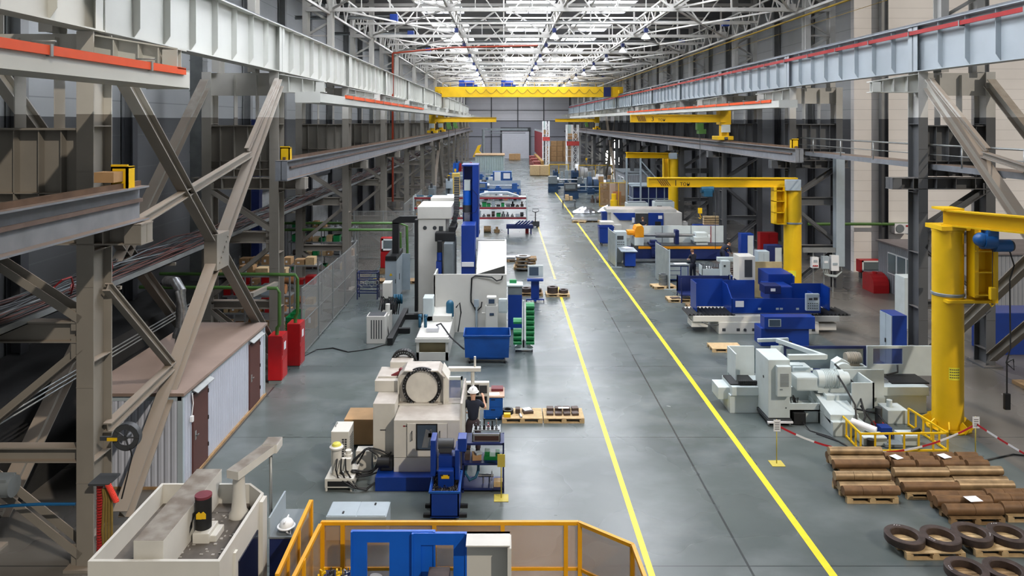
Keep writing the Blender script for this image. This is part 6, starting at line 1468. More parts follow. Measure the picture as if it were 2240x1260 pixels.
# yellow fenced robot cell
for i, (x0, x1, y) in enumerate(((6.9, 9.8, 112), (11.2, 16.2, 110))):
    t = thing('cell_fence', (x0, y, 0), 'yellow framed robot cell fence near the far end, %s one' % ('left', 'right')[i], 'fence', 'yellow robot cell fences')
    b = MB(); b.box(x0, x0+.1, y, y+.1, 0, 2.4); b.box(x1, x1+.1, y, y+.1, 0, 2.4); b.box((x0+x1)/2, (x0+x1)/2+.1, y, y+.1, 0, 2.4); b.box(x0, x1, y, y+.1, 2.3, 2.4); b.box(x0, x1, y, y+.1, 0, .1); b.build('frame', YEL, t); MB().box(x0, x1, y+.04, y+.06, .1, 2.3).build('mesh_panel', WIRE, t)
items(7.2, 9.6, 108, 0, 4, 'the floor before the left robot cell', (.6, 1.8), [HELM, LGREY, HELM], seed=80)
items(11, 16, 105, 0, 9, 'the floor before the right robot cell', (.6, 1.9), [HELM, CARD, HELM, LGREY, PAPER, GREYW], seed=81)
items(11, 16.5, 113, 0, 8, 'the floor inside the right robot cell', (1.0, 2.4), [HELM, HELM, CARD, GREYW, PAPER], seed=82)
# dark blue machines right of the aisle
DB = paint('teal_machine', (26, 62, 96), .5, wear=.2)
lathe_m(5.6, 92, 4.6, 2.2, DB, DB, MGREY, 'dark teal machine at the aisle edge on the right, nearest of its group', guard=False)
lathe_m(7.0, 84.5, 6.2, 1.9, DB, DB, DGREY, 'long dark blue lathe on the right beside the yellow safety cage', guard=False)
mill_m(8.4, 94, 1.6, 2.6, DB, 'dark blue upright machine with operator seat on the right')
mill_m(6.3, 97, 1.2, 2.4, DB, 'dark machine farther along the right aisle edge')
items(10.5, 12.6, 92, .0, 3, 'the floor beside the dark teal machines', (1.4, 2.2), [CARD, CARD, DB], seed=84)
items(10.5, 14.5, 96, .0, 8, 'the floor behind the dark teal machines', (.8, 1.6), [HELM, LGREY, ALU, MGREY], seed=85)
items(9.5, 13.5, 80.5, 0, 6, 'the floor before the long dark blue lathe', (.3, .8), [DKST, BLACK, DGREY], seed=86)
t = thing('steel_table', (6.0, 75, 0), 'small dark steel table with boxes near the right yellow line', 'table')
MB().box(6.0, 7.4, 75, 76.2, .75, .82, .01).build('top', DGREY, t)
for x in (6.05, 7.3):
    for y in (75.05, 76.1): MB().box(x, x+.06, y, y+.06, 0, .75).build('leg', DGREY, t)
items(6.3, 7.2, 75.2, .82, 2, 'the small dark steel table', (.3, .6), [WOOD, CARD], seed=87)
t = thing('safety_cage', (10.0, 77, 0), 'transparent yellowish safety cage holding an orange drum', 'cage')
b = MB()
for x in (10.0, 12.0, 13.0): b.box(x, x+.08, 77, 77.08, 0, 2.5)
for z in (0, 2.45): b.box(10, 13.05, 77, 77.06, z, z+.07)
b.box(13, 13.08, 77, 80, 2.45, 2.5); b.build('frame', YEL, t); MB().box(10.05, 13, 77.02, 77.04, .05, 2.45).build('clear_panel', AMBER, t)
tag(MB().cyl((12.1, 78.5, 0), (12.1, 78.5, 1.4), .45, n=20).lathe([(.46, .4), (.48, .45), (.46, .5)], (12.1, 78.5, 0)).build('orange_drum', ORANGE), 'orange ribbed drum inside the safety cage', 'drum')
tag(MB().box(11.5, 12.1, 79.4, 79.9, 0, 2.2, .1).build('white_canister', HELM), 'white tall canister behind the orange drum', 'canister')
def foilpile(x, y, w_, h, lab, seed):
    r_ = random.Random(seed); b = MB(); n_ = 9; P = [[(x+w_*i/n_, y+1.6*j/n_, max(.05, h*math.sin(math.pi*i/n_)*math.sin(math.pi*j/n_)+r_.uniform(-.08, .08))) for j in range(n_+1)] for i in range(n_+1)]
    for i in range(n_):
        for j in range(n_): b.quad(P[i][j], P[i+1][j], P[i+1][j+1], P[i][j+1])
    b.box(x+.1, x+w_-.1, y+.1, y+1.5, 0, .05); return tag(b.build('foil_wrap', FOIL), lab, 'wrapped load')
foilpile(6.7, 71, 2.4, .6, 'crumpled silver foil over goods right of the aisle, left one', 1)
foilpile(9.2, 71.3, 2.2, .7, 'crumpled silver foil over goods right of the aisle, middle one', 2)
foilpile(11.2, 71.6, 2.2, .5, 'crumpled silver foil before the blue enclosure', 3)
for i in range(2): pallet(6.0+i*1.25, 64.6+.5*i, 'pallet of silver sheets beside the right yellow line, %s' % ('left', 'right')[i], 'new', rz=-.3)
o = MB().box(0, 2.3, 0, 1.2, 0, .14, .03).build('sheet_bundle', FOIL); o.location = (6.0, 65.0, .145); o.rotation_euler.z = -.1; tag(o, 'flat bundle of silver sheets lying across two pallets', 'sheets')
items(13.2, 15.8, 79, 0, 8, 'the floor left of the blue enclosure', (.4, 1.2), [paint('olive_scrap', (120, 112, 50), .7, wear=.3), DKST, CARD], seed=88)
# small office cabin
t = thing('site_cabin', (13.6, 85, 0), 'small grey office cabin with white windows at the right wall', 'cabin')
MB().box(14.0, 17.5, 85, 92, 0, 2.9).build('walls', OFFC, t); MB().box(13.9, 17.6, 84.9, 92.1, 2.9, 3.05).build('roof', MGREY, t)
for y in (85.6, 88): f = MB().box(13.95, 14.0, y, y+1.6, 1.0, 2.4).build('window', HELM, t); MB().box(13.93, 13.95, y+.1, y+1.5, 1.1, 2.3).build('pane', PANE, f)
MB().box(13.2, 14.0, 85, 85.1, 0, 2.2).build('door', GREYW, t)
# blue glazed enclosure with steel frame
t = thing('blue_enclosure', (13.3, 74, 0), 'low enclosure of dark blue panels in a pale grid frame beside the far pillar crane', 'enclosure')
MB().box(13.1, 17, 74.1, 78, .05, 2.25).build('blue_panel', NAVY, t)
b = MB()
for i in range(6): x = 13.0+i*.8; b.box(x-.04, x+.04, 74, 74.1, 0, 2.35)
for z in (0, 1.1, 2.3): b.box(13, 17, 74, 74.1, z, z+.07); b.box(12.95, 13.05, 74, 78, z, z+.07)
for y in (75, 76, 77): b.box(12.97, 13.05, y, y+.08, 0, 2.3)
b.box(13, 17.1, 73.9, 78.1, 2.35, 2.42); b.build('frame', LGREY, t)
b = MB(); b.bar((12.3, 73.5, 0), (12.3, 73.5, 5.4), .16); b.bar((13.7, 73.5, 0), (13.7, 73.5, 5.3), .16); b.bar((12.3, 73.5, 5.4), (13.7, 73.5, 5.3), .12)
for z in (1.2, 2.6, 3.6): b.bar((12.3, 73.5, z), (13.7, 73.5, z), .08)
b.bar((13.7, 73.5, 5.0), (16, 73.5, 2.4), .1); b.bar((13.7, 73.5, 4.2), (15.4, 73.5, 2.4), .1); tag(b.build('hoist_frame', LGREY), 'tall pale frame with sloping struts at the corner of the blue enclosure', 'frame')
# CNC lathe, blue and cream
t = thing('turning_center', (8, 55.8, 0), 'cream and blue enclosed lathe with open door and worker, behind the orange one', 'machine tool')
MB().box(8.2, 13.6, 56, 58.2, 0, 1.95, .03).build('enclosure', CREAM, t); MB().box(7.9, 13.2, 56.1, 58.1, 1.95, 2.2, .05).build('top_cover', CREAMD, t)
MB().prism([(8.3, 1.95), (10.0, 1.95), (10.0, 1.0), (9.9, 1.4), (8.8, 1.4)], 'y', 55.85, 55.97).build('front_cover', BLUE, t)
d = MB().box(11.0, 12.15, 55.85, 55.97, .35, 1.95, .01).build('door', BLUE, t); MB().box(11.5, 11.95, 55.83, 55.85, .9, 1.3).build('window', BLACK, d); MB().box(11.75, 12.05, 55.83, 55.85, 1.5, 1.75).build('notice', PAPER, d)
MB().box(10.05, 11.0, 55.9, 55.99, .35, 1.9).build('work_opening', DGREY, t); MB().box(9.75, 9.95, 55.83, 55.85, 1.2, 1.6).build('notice', PAPER, t)
MB().box(7.3, 8.3, 55.2, 56.2, 0, 1.35, .03).box(8.3, 8.9, 55.4, 56, 0, 1.1, .03).build('headstock_cover', CREAM, t); MB().box(7.6, 7.8, 55.18, 55.2, .75, 1.0).build('vent', MGREY, t)
MB().box(13.6, 14.1, 56.2, 57, 0, 1.2, .02).build('end_unit', CREAM, t)
for i, (xa, xb, zz) in enumerate(((9.8, 11.5, 2.4), (12, 13.6, 2.5))): tag(MB().box(xa, xb, 58.5, 59.5, 0, zz, .02).mat(MGREY).box(xa+.1, xb-.1, 58.6, 59.4, zz, zz+.08).mat(DGREY).box(xa+.2, xa+.6, 58.48, 58.5, 1, zz-.3).build('machine_housing', GREYW), 'pale machine housing just behind the turning centre, %s one' % ('left', 'right')[i], 'machine housing')
tag(MB().cyl((9.0, 60, 0), (9.0, 60, 2.5), .3, n=16).cyl((9.0, 60, 2.5), (9.0, 60, 3.0), .2, n=12).build('yellow_post', YEL), 'yellow stub post left behind the turning centre', 'post')
tipbin(6.85, 7.9, 52.6, 53.6, 1.35, BLUE, 'blue tipping bin at the right aisle edge beside the ribbed partition')
tipbin(8.1, 8.7, 60.5, 61.3, 1.4, BLUE, 'narrow blue bin farther up by the turning centre')
# orange lathe
t = thing('engine_lathe', (8.4, 46.8, 0), 'long grey-white engine lathe with orange headstock guard and orange way strip', 'machine tool')
MB().box(8.0, 14.4, 46.9, 48.2, .12, .75, .02).build('bed', NAVY, t); MB().box(8.6, 14.3, 46.85, 46.9, .78, .93).build('way_strip', ORG, t); MB().box(8.3, 14.3, 46.9, 48, .75, .98).build('way', DGREY, t)
MB().box(8.3, 14.45, 48.3, 48.36, .95, 2.05).build('back_guard', GREYW, t)
for x in (10.4, 12.3, 13.6): MB().box(x, x+.04, 48.26, 48.3, .95, 2.04).build('guard_post', DRED if x > 13 else MGREY, t)
b = MB(); b.box(8.35, 8.95, 46.9, 48, .98, 1.5, .03); b.build('headstock', GREYW, t)
MB().prism([(8.4, 1.5), (8.95, 1.5), (8.95, 2.1), (8.85, 2.25), (8.5, 2.2), (8.4, 2.0)], 'y', 46.9, 47.9).box(7.95, 8.5, 47.1, 47.8, 1.6, 1.9, .1).build('chuck_guard', ORG, t)
b = MB(); b.cyl((8.95, 47.5, 1.55), (12.4, 47.5, 1.55), .09); b.cyl((9.8, 47.5, 1.55), (11.3, 47.5, 1.55), .16); b.build('workpiece', ALU, t)
b = MB(); b.box(9.3, 10.0, 46.7, 47.6, .98, 1.12, .02); b.box(9.4, 9.8, 46.9, 47.3, 1.12, 1.3); b.box(9.4, 10.1, 46.5, 46.9, .3, .95, .05); b.cyl((9.6, 46.4, .6), (9.6, 46.5, .6), .15); b.build('carriage', NAVY, t)
b = MB(); b.box(11.05, 11.3, 47.3, 47.8, .98, 1.9, .04); b.build('steady_rest', NAVY, t)
b = MB(); b.box(12.35, 13.1, 47.1, 47.9, .98, 1.75, .04); b.box(12.2, 13.2, 47, 48, 1.2, 1.5, .03); b.cyl((13.1, 47.2, 1.5), (13.25, 47.2, 1.5), .15); b.build('tailstock', GREYW, t)
MB().box(8.2, 11.8, 46.2, 46.5, .12, .22).box(9.9, 10.1, 46.2, 46.4, 0, .15).build('splash_tray', ALU, t)
# ribbed partitions, stations
PART = paint('ribbed_screen', (164, 172, 170), .5, ribs=.22, ribax=1)
for i, (xa, ya, xb, yb, lab) in enumerate(((6.85, 44.8, 6.7, 47.0, 'ribbed grey partition screen left of the orange lathe'), (8.78, 38.9, 8.6, 41.5, 'ribbed grey partition screen left of the workbench'))):
    t = thing('partition_screen', (xa, ya, 0), lab, 'screen'); MB().bar((xa, ya, 1.05), (xb, yb, 1.05), .05, 2.0).build('ribbed_panel', PART, t); MB().bar((xa, ya, 0), (xa, ya, 2.12), .06).bar((xb, yb, 0), (xb, yb, 2.12), .06).bar((xa-.3, ya, .02), (xa+.35, ya, .02), .05, .04).build('frame', LGREY, t)
t = thing('lathe_control', (7.3, 46.3, 0), 'grey control cabinet with dials behind the first ribbed screen', 'control box')
MB().box(7.0, 7.75, 46.3, 47, 0, 1.95, .02).build('body', GREYW, t)
b = MB()
for i in range(4):
    for j in range(2): b.cyl((7.2+.12*i, 46.26, 1.3-.15*j), (7.2+.12*i, 46.3, 1.3-.15*j), .035, n=8)
b.box(7.15, 7.55, 46.28, 46.3, 1.45, 1.7); b.build('dial', DGREY, t)
t = thing('tool_trolley', (7.7, 44.7, 0), 'blue tool trolley with papers on top in front of the first ribbed screen', 'trolley')
MB().box(7.4, 8.05, 44.8, 45.5, .08, .95, .01).build('body', BLUE, t); MB().box(7.15, 8.15, 44.7, 46.2, .95, 1.0, .01).build('top', LGREY, t)
for x in (7.45, 7.95): MB().cyl((x, 44.9, .05), (x+.05, 44.9, .05), .05, n=8).build('caster', BLACK, t)
bits([('paper_sheet', 'paper', 'crumpled white papers on the blue tool trolley', 7.6, 45.4, 1.0, .5, .6, .12, PAPER, .4)])
t = thing('workbench', (10.2, 41, 0), 'long workbench with grey drawers and blue frame before the standing worker', 'workbench')
MB().box(9.05, 10.35, 40.9, 41.6, .85, .92, .01).build('top', MGREY, t); MB().box(9.1, 10.3, 40.95, 41.55, .05, .85).build('body', BLUE, t)
for j in range(3): d = MB().box(9.15, 9.85, 40.92, 40.95, .12+j*.24, .33+j*.24, .005).build('drawer', GREYW, t)
MB().box(9.9, 10.25, 40.92, 40.95, .12, .8).build('door', LGREY, t)
bits([('paper_sheet', 'paper', 'white sheets on the long workbench', 9.9, 41.2, .922, .7, .3, .02, PAPER, .1)])
b = MB(); b.cyl((9.4, 43.6, 0), (9.4, 43.6, 1.15), .32, n=22)
for i in range(5): b.lathe([(.32, .2*i+.1), (.35, .2*i+.13), (.32, .2*i+.16)], (9.4, 43.6, 0), n=22)
tag(b.build('steel_drum', ALU), 'ribbed steel drum behind the long workbench', 'drum')
t = thing('tool_holder_cart', (10.8, 38.9, 0), 'small cart with upright tool holders before the long workbench', 'cart')
MB().box(10.5, 11.6, 38.9, 39.5, .0, .75).build('body', NAVY, t); b = MB(); b.box(10.5, 11.6, 38.9, 38.93, .75, 1.1); b.box(10.5, 10.53, 38.9, 39.5, .75, 1.25); b.box(11.57, 11.6, 38.9, 39.5, .75, 1.25); b.build('tray', GREYW, t)
for i in range(7): MB().cyl((10.62+.14*i, 39.2, .75), (10.62+.14*i, 39.2, 1.3), .03, n=8).build('holder', DGREY, t)
# rows of shafts on the floor
rr = random.Random(21); sp = None; k = 0
for r_ in range(7):
    for c_ in range(3):
        x, y = 11.4+c_*.95+.12*r_, 40.4+r_*.62; lab = 'bright turned shaft on the floor behind the worker, row %s, %s' % (('one', 'two', 'three', 'four', 'five', 'six', 'seven')[r_], ('left', 'centre', 'right')[c_])
        if x > 14.6: continue
        if sp is None:
            sp = thing('turned_shaft', (x, y, .12), lab, 'shaft', 'bright shafts in rows on the floor')
            MB().cyl((x, y, .14), (x+.34, y-.12, .14), .11, n=12).build('thick_end', ALU, sp); MB().cyl((x+.34, y-.12, .14), (x+.8, y-.28, .14), .06, n=10).build('thin_end', DKST, sp)
        else: copy(sp, (x, y, .12), label=lab)
bits([('bearer_plank', 'plank', 'long dark bearer plank under the bright shafts', 12.6, 42, .0, 2.4, 3.6, .02, DKST, 0)])
# surface grinder, blue
t = thing('surface_grinder', (11, 30.7, 0), 'wide blue surface grinder on a cream bed with black way bellows', 'machine tool')
b = MB(); b.box(9.0, 13.2, 30.75, 32.6, 0, .5, .02); b.box(7.95, 14.1, 30.8, 32.4, .5, .74, .03); b.box(7.9, 8.6, 30.9, 31.6, .25, .5, .02); b.box(12.8, 14.0, 30.9, 31.6, .12, .4, .02); b.build('bed', CREAM, t)
for xa, xb in ((7.75, 9.75), (12.9, 14.6)):
    b = MB(); n_ = int((xb-xa)/.16)
    for i in range(n_): b.prism([(xa+i*.16, .74), (xa+i*.16+.15, .74), (xa+i*.16+.08, .84)], 'y', 30.85, 32.0)
    b.box(xa, xb, 30.9, 32, .74, .76); b.build('way_bellows', BLACK, t)
b = MB(); b.box(9.6, 13.3, 30.9, 30.94, .84, 1.45); b.prism([(30.9, .84), (32.2, .84), (32.2, 1.9), (31.6, 1.9), (30.9, 1.45)], 'x', 9.58, 9.62); b.box(8.2, 9.6, 32.2, 32.24, .8, 2.0); b.box(9.6, 11.0, 32.2, 32.24, .8, 1.95); b.box(12.6, 14.0, 32.2, 32.24, .8, 1.8); b.box(8.2, 8.24, 31.3, 32.2, .8, 2.0); b.box(13.3, 13.34, 30.9, 32.2, .84, 1.5); b.box(13.9, 13.95, 31.4, 32.2, .8, 1.8); b.build('splash_guard', BLUE, t)
b = MB(); b.box(9.6, 13.2, 30.86, 30.9, .8, .84); b.build('trim_bar', ALU, t)
b = MB(); b.box(11.9, 13.0, 33.0, 34.4, 1.3, 2.05, .05); b.box(12.2, 13.4, 33.8, 34.6, 1.2, 1.8, .05); b.box(11.6, 12.6, 32.0, 33.2, 1.0, 1.7, .05); b.build('wheel_head', BLUE, t)
MB().box(10.9, 11.65, 34.0, 34.9, 1.5, 2.65, .02).build('control_cabinet', CREAM, t); MB().box(11.15, 11.5, 33.98, 34.0, 1.7, 2.5).build('dark_panel', DGREY, t)
b = MB(); b.box(11.2, 11.9, 31.5, 32.2, 1.5, 1.85, .03); b.build('wheel_cover', NAVY, t); MB().box(11.45, 11.65, 31.48, 31.5, 1.62, 1.74).build('nameplate', PAPER, t)
t3 = MB().box(12.55, 13.1, 30.45, 30.6, 1.05, 1.75, .02).build('control_panel', LGREY, t); MB().box(12.65, 12.8, 30.44, 30.45, 1.5, 1.58).box(12.85, 13.02, 30.44, 30.45, 1.5, 1.6).build('display', DGREY, t3)
b = MB()
for i in range(5):
    for j in range(3): b.cyl((12.63+.09*i, 30.43, 1.36-.1*j), (12.63+.09*i, 30.45, 1.36-.1*j), .02, n=6)
b.build('button', BLACK, t3)
MB().box(9.75, 10.1, 30.88, 30.9, 1.1, 1.35).build('notice', PAPER, t)
b = MB()
for x in (10.7, 11.45, 11.62, 12.3): b.box(x, x+.12, 30.885, 30.9, .98, 1.06)
b.build('sight_glass', LGREY, t)
b = MB()
for x in (9.15, 9.75, 10.4, 12.9): b.box(x, x+.14, 30.74, 30.75, .12, .24)
b.cyl((10.1, 30.72, .18), (10.1, 30.75, .18), .06, n=12); b.tube([(8.3, 30.75, .5), (8.6, 30.72, .38), (9.0, 30.74, .4)], .02); b.build('socket', DGREY, t)
# blue control desk in front of it
t = thing('control_desk', (11.1, 28.9, 0), 'blue control desk with screen standing in front of the blue grinder', 'control desk')
MB().box(10.2, 12.1, 29.1, 29.9, 0, .7, .02).build('base', BLUE, t); MB().box(10.3, 12.3, 29.0, 29.5, .7, 1.18, .02).build('upper_body', BLUE, t)
d = MB().box(10.45, 10.95, 28.98, 29.0, .8, 1.1).build('screen_frame', LGREY, t); MB().box(10.49, 10.91, 28.97, 28.98, .83, 1.07).build('screen', SCREEN, d); MB().box(10.9, 11.4, 29.05, 29.1, .05, .2).build('foot_recess', BLACK, t)
# stacked boards beside the jib
for i, (x, y, w_, h_, m, lab, nm, ct) in enumerate(((15.0, 46.4, .8, 1.8, BLUE, 'tall blue and grey locker behind the second pillar crane', 'locker', 'locker'), (12.1, 37.2, 2.0, 1.8, paint('tan_board', (176, 164, 130), .7), 'tan board leaning behind the surface grinder', 'board', 'board'), (13.3, 38.4, .6, 2.1, LGREY, 'narrow grey slotted cabinet behind the tan board', 'slotted_cabinet', 'cabinet'),
      (14.0, 39.0, .8, 2.3, NAVY, 'navy locker with white side beside the slotted cabinet', 'locker', 'locker'), (17.3, 49.5, 1.2, 1.4, RED, 'dark red cabinet group beyond the second pillar crane', 'red_cabinet', 'cabinet'), (13.6, 52.5, 1.8, 1.5, BLUE, 'blue trolley with planks right of the turning centre', 'parts_trolley', 'trolley'))):
    t = thing(nm, (x, y, 0), lab, ct); MB().box(x, x+w_, y, y+(.05 if nm == 'board' else .6), 0, h_, .01).build('body', m, t)
    if nm != 'board': MB().box(x+.03, x+w_*.5-.01, y-.02, y, .1, h_-.1, .004).build('door', m, t); MB().box(x+w_*.5+.01, x+w_-.03, y-.02, y, .1, h_-.1, .004).build('door', GREYW if nm == 'locker' else m, t)
for i in range(4): bits([('wooden_plank', 'plank', 'pine plank in the pile on the blue trolley, %s' % ('bottom', 'second', 'third', 'top')[i], 14.9, 52.8, 1.5+i*.16, 1.1, .4, .12, WOOD, 0)])
t = thing('drilling_machine', (12.9, 38.9, 0), 'pale radial machine with level arm and hanging box, left of the tan board', 'machine tool')
MB().box(12.6, 13.1, 38.7, 39.2, 0, 1.75, .03).build('column', GREYW, t); MB().box(11.3, 13.0, 38.75, 39.05, 1.5, 1.72, .03).build('arm', GREYW, t); d = MB().box(11.4, 11.85, 38.4, 38.8, .65, 1.6, .03).build('hanging_box', GREYW, t); MB().box(11.5, 11.6, 38.38, 38.4, 1.3, 1.4).build('display', DGREY, d)
b = MB(); b.box(11.3, 12.3, 39.4, 40.2, .25, .6, .05); b.box(11.5, 12.1, 39.5, 40, 0, .25); tag(b.build('swarf_tub', BLUE), 'small blue tub on the floor among the shafts', 'tub')
# machine with open bits left of the surface grinder: blue bench
t = thing('mesh_trolley', (9.3, 36.2, 0), 'dark blue open trolley with green cuttings behind the grinder pallets', 'trolley'); b = MB()
for x in (8.7, 11.3):
    for y in (36.0, 36.9): b.box(x, x+.05, y, y+.05, 0, 1.2)
b.box(8.7, 11.35, 36.0, 36.95, .35, .4); b.box(8.7, 11.35, 36.9, 36.95, .4, 1.15); b.build('frame', NAVY, t)
# ---------------------------------------------------------------- cylindrical grinder, right foreground
t = thing('cylindrical_grinder', (10, 22.4, 0), 'long pale grey cylindrical grinder with glazed guards, left of the big pillar crane', 'machine tool')
b = MB(); b.box(6.9, 12.9, 22.4, 23.4, 0, .55, .02); b.box(6.95, 12.95, 22.35, 23.4, .55, .82, .02); b.build('bed', GREYW, t)
b = MB(); b.box(6.6, 7.6, 22.6, 23.3, .35, .72, .02); b.build('end_box', GREYW, t)
y = 23.6
b = MB(); b.box(7.2, 8.05, y, y+.06, .5, 1.68); b.box(8.6, 9.0, y+.01, y+.06, .5, 1.68); b.box(7.2, 7.24, 22.8, y, .85, 1.68); b.build('left_guard', GREYW, t)
b = MB(); f = .08; x0, x1 = 9.0, 11.65
b.box(x0, x1, y, y+.05, 1.6, 1.68); b.box(x0, x0+f, y, y+.05, .7, 1.6); b.box(x1-f, x1, y, y+.05, .7, 1.6); b.box(x0, x1, y, y+.05, .62, .72); b.build('sliding_door', NAVY, t)
MB().box(8.05, 8.6, y+.02, y+.03, .9, 1.6).build('pane', PANE, t); MB().box(x0+f, x1-f, y+.02, y+.03, .72, 1.6).build('pane', PANE, t)
framed(11.65, 13.85, 23.55, .75, 1.7, 11.85, 12.8, 1.12, 1.62, GREYW, 'right_guard'); MB().box(11.85, 12.8, 23.57, 23.58, 1.12, 1.62).build('pane', TINT, t)
MB().box(6.95, 7.75, 22.5, 23.3, .82, .86).build('way_cover', BLACK, t); MB().box(11.95, 13.1, 22.6, 23.4, .82, .86).build('way_cover', BLACK, t)
b = MB()
for i in range(12): b.box(7.2+.06*i, 7.25+.06*i, 22.45, 22.55, .86, .96)
b.build('cable_chain', BLACK, t)
MB().box(8.4, 11.9, 22.7, 23.2, .82, .9, .01).build('table', ALU, t)
b = MB(); b.box(8.95, 9.5, 22.7, 23.2, .9, 1.3, .04); b.cyl((8.7, 22.95, 1.15), (8.95, 22.95, 1.15), .08); b.cyl((9.5, 22.95, 1.15), (9.65, 22.95, 1.15), .05); b.box(8.8, 9.3, 22.8, 23.1, 1.22, 1.34, .03); b.build('workhead', GREYW, t)
b = MB(); b.cyl((9.5, 23.45, .85), (10.4, 23.45, .85), .1); b.box(9.2, 10.5, 23.2, 23.5, .8, 1.0); b.build('blue_slide', NAVY, t)
b = MB(); b.prism([(20.9, .3), (22.6, .6), (22.6, .9), (20.9, .55)], 'x', 9.3, 10.1); b.box(9.3, 10.2, 20.75, 21.6, 0, .4, .02); b.box(9.5, 10.3, 21.6, 22.4, .6, .85, .03); b.build('wheel_base', GREYW, t)
b = MB(); b.cyl((9.35, 22.0, 1.2), (10.15, 22.0, 1.2), .26, n=28)
for i in range(9): b.lathe([(.26, 9.55+.05*i), (.285, 9.555+.05*i), (.285, 9.57+.05*i), (.26, 9.575+.05*i)], (0, 22.0, 1.2), 'x', 28)
b.cyl((10.15, 22.0, 1.2), (10.3, 22.0, 1.2), .2); b.box(9.35, 10.15, 21.85, 22.15, .82, 1.0); b.build('wheel_motor', GREYW, t)
b = MB(); b.box(8.7, 9.35, 21.8, 22.3, .9, 1.3, .05); b.build('wheel_guard', GREYW, t)
b = MB(); b.cyl((10.7, 23.0, 1.5), (11.15, 23.0, 1.5), .17, n=24)
for i in range(5): b.lathe([(.17, 10.8+.06*i), (.19, 10.81+.06*i), (.17, 10.83+.06*i)], (0, 23.0, 1.5), 'x', 24)
b.box(10.7, 11.1, 22.9, 23.1, 1.28, 1.36); b.build('upper_motor', paint('motor_tan', (150, 144, 132), .5), t)
b = MB(); b.box(10.4, 11.3, 22.8, 23.3, .9, 1.28, .03); b.prism([(10.1, .9), (10.6, .9), (10.6, 1.5), (10.35, 1.62), (10.15, 1.5)], 'y', 22.5, 22.8); b.lathe([(.001, 0), (.3, 0), (.3, .14), (.001, .14)], (10.35, 22.3, 1.25), 'y', 28, False); b.build('grinding_head', GREYW, t)
b = MB(); b.box(10.1, 10.75, 21.3, 21.34, .58, 1.32); b.box(10.7, 10.75, 21.3, 22.2, .58, 1.32); b.box(10.1, 11.5, 22.2, 22.24, .55, 1.4); b.build('front_guard', GREYW, t)
b = MB(); b.prism([(8.35, .38), (9.3, .38), (9.3, .42), (8.35, .42)], 'y', 21.6, 22.6); b.box(8.35, 9.3, 21.6, 21.65, .38, .6); b.box(8.3, 8.36, 21.6, 22.6, .38, .6); b.box(9.28, 9.3, 21.6, 22.6, .4, .55); b.box(8.6, 9.3, 21.7, 22.4, 0, .4, .02); b.build('coolant_tray', GREYW, t)
b = MB(); rr = random.Random(6)
for pts in ([(9.9, 22.0, 1.46), (9.95, 21.5, 1.2), (10.05, 21.0, .8), (10.0, 20.8, .4)], [(10.1, 22.4, 1.5), (10.4, 21.6, 1.1), (10.3, 20.9, .5), (10.1, 20.8, .2)], [(10.3, 21.2, .7), (10.5, 20.8, .3), (10.2, 20.6, .1), (9.9, 20.7, .2)], [(12.6, 23.5, 1.1), (12.5, 23.3, .95), (12.1, 23.2, .9)], [(10.3, 21.8, .4), (10.9, 21.4, .4), (11.0, 20.6, .05)]): b.tube(pts, .028)
b.build('hose', BLACK, t)
b = MB(); b.box(11.3, 11.9, 21.6, 22.2, 0, .4, .02); b.cyl((11.5, 21.9, .4), (11.5, 21.9, .6), .08); b.build('coolant_pump_box', GREYW, t)
MB().mat(RED).box(10.8, 11.1, 21.3, 21.6, 0, .1).mat(DGREY).cyl((10.95, 21.45, .1), (10.95, 21.45, .55), .1).build('grease_pump', RED, t)
b = MB(); b.box(9.1, 10.3, 23.55, 24.2, 0, .6) ; b.build('rear_base', GREYW, t)
# overhead pale arm
b = MB(); b.bar((8.3, 24.0, 1.75), (9.3, 24.0, 1.78), .1, .1); b.bar((8.9, 23.9, 1.78), (9.75, 22.2, 1.78), .12, .12); b.bar((9.75, 22.25, 1.78), (8.6, 22.2, 1.78), .14, .14); b.cyl((9.0, 23.9, 1.75), (9.0, 23.9, .8), .05); b.build('support_arm', GREYW, t)
t = thing('electrical_cabinet', (8, 21.5, 0), 'tall pale grey electrical cabinet with cooling unit on castors before the grinder', 'cabinet')
MB().box(7.75, 8.38, 21.5, 22.6, .22, 1.92, .012).build('body', GREYW, t); MB().box(7.72, 8.42, 21.45, 22.65, .1, .2, .01).build('base', DGREY, t)
d = MB().box(7.95, 8.36, 21.33, 21.5, .9, 1.78, .03).build('cooling_unit', GREYW, t); b = MB()
for i in range(11): b.box(8.03, 8.28, 21.322, 21.33, 1.2+i*.035, 1.218+i*.035)
b.box(8.02, 8.1, 21.32, 21.33, 1.1, 1.13); b.build('louvre', MGREY, d)
b = MB(); b.box(7.7, 8.44, 21.4, 21.46, .1, .15); b.build('frame', PAPER, t)
for x in (7.75, 8.36):
    for y in (21.5, 22.5): MB().cyl((x-.02, y, .05), (x+.02, y, .05), .05, n=10).build('caster', GALV, t)
MB().box(8.25, 8.28, 21.49, 21.5, .5, .53).cyl((7.74, 21.9, 1.3), (7.75, 21.9, 1.3), .04).build('lock', BLACK, t)
t = thing('transformer', (8.65, 21.6, 0), 'small black box with coiled cables beside the electrical cabinet', 'transformer')
MB().box(8.5, 8.85, 21.5, 21.9, .02, .36, .01).build('body', BLACK, t); b = MB(); rr = random.Random(3)
for i in range(5): b.tube([(8.55+.05*i, 21.9, .36), (8.5+.08*i, 22.0, .6+.1*rr.random()), (8.7, 22.1, .5+.2*rr.random()), (8.85, 22.0, .3)], .015, 5)
b.tube([(8.75, 21.5, .1), (8.8, 21.1, .02), (9.2, 20.7, .02), (9.3, 20.4, .02)], .015, 5); b.build('cable', BLACK, t)
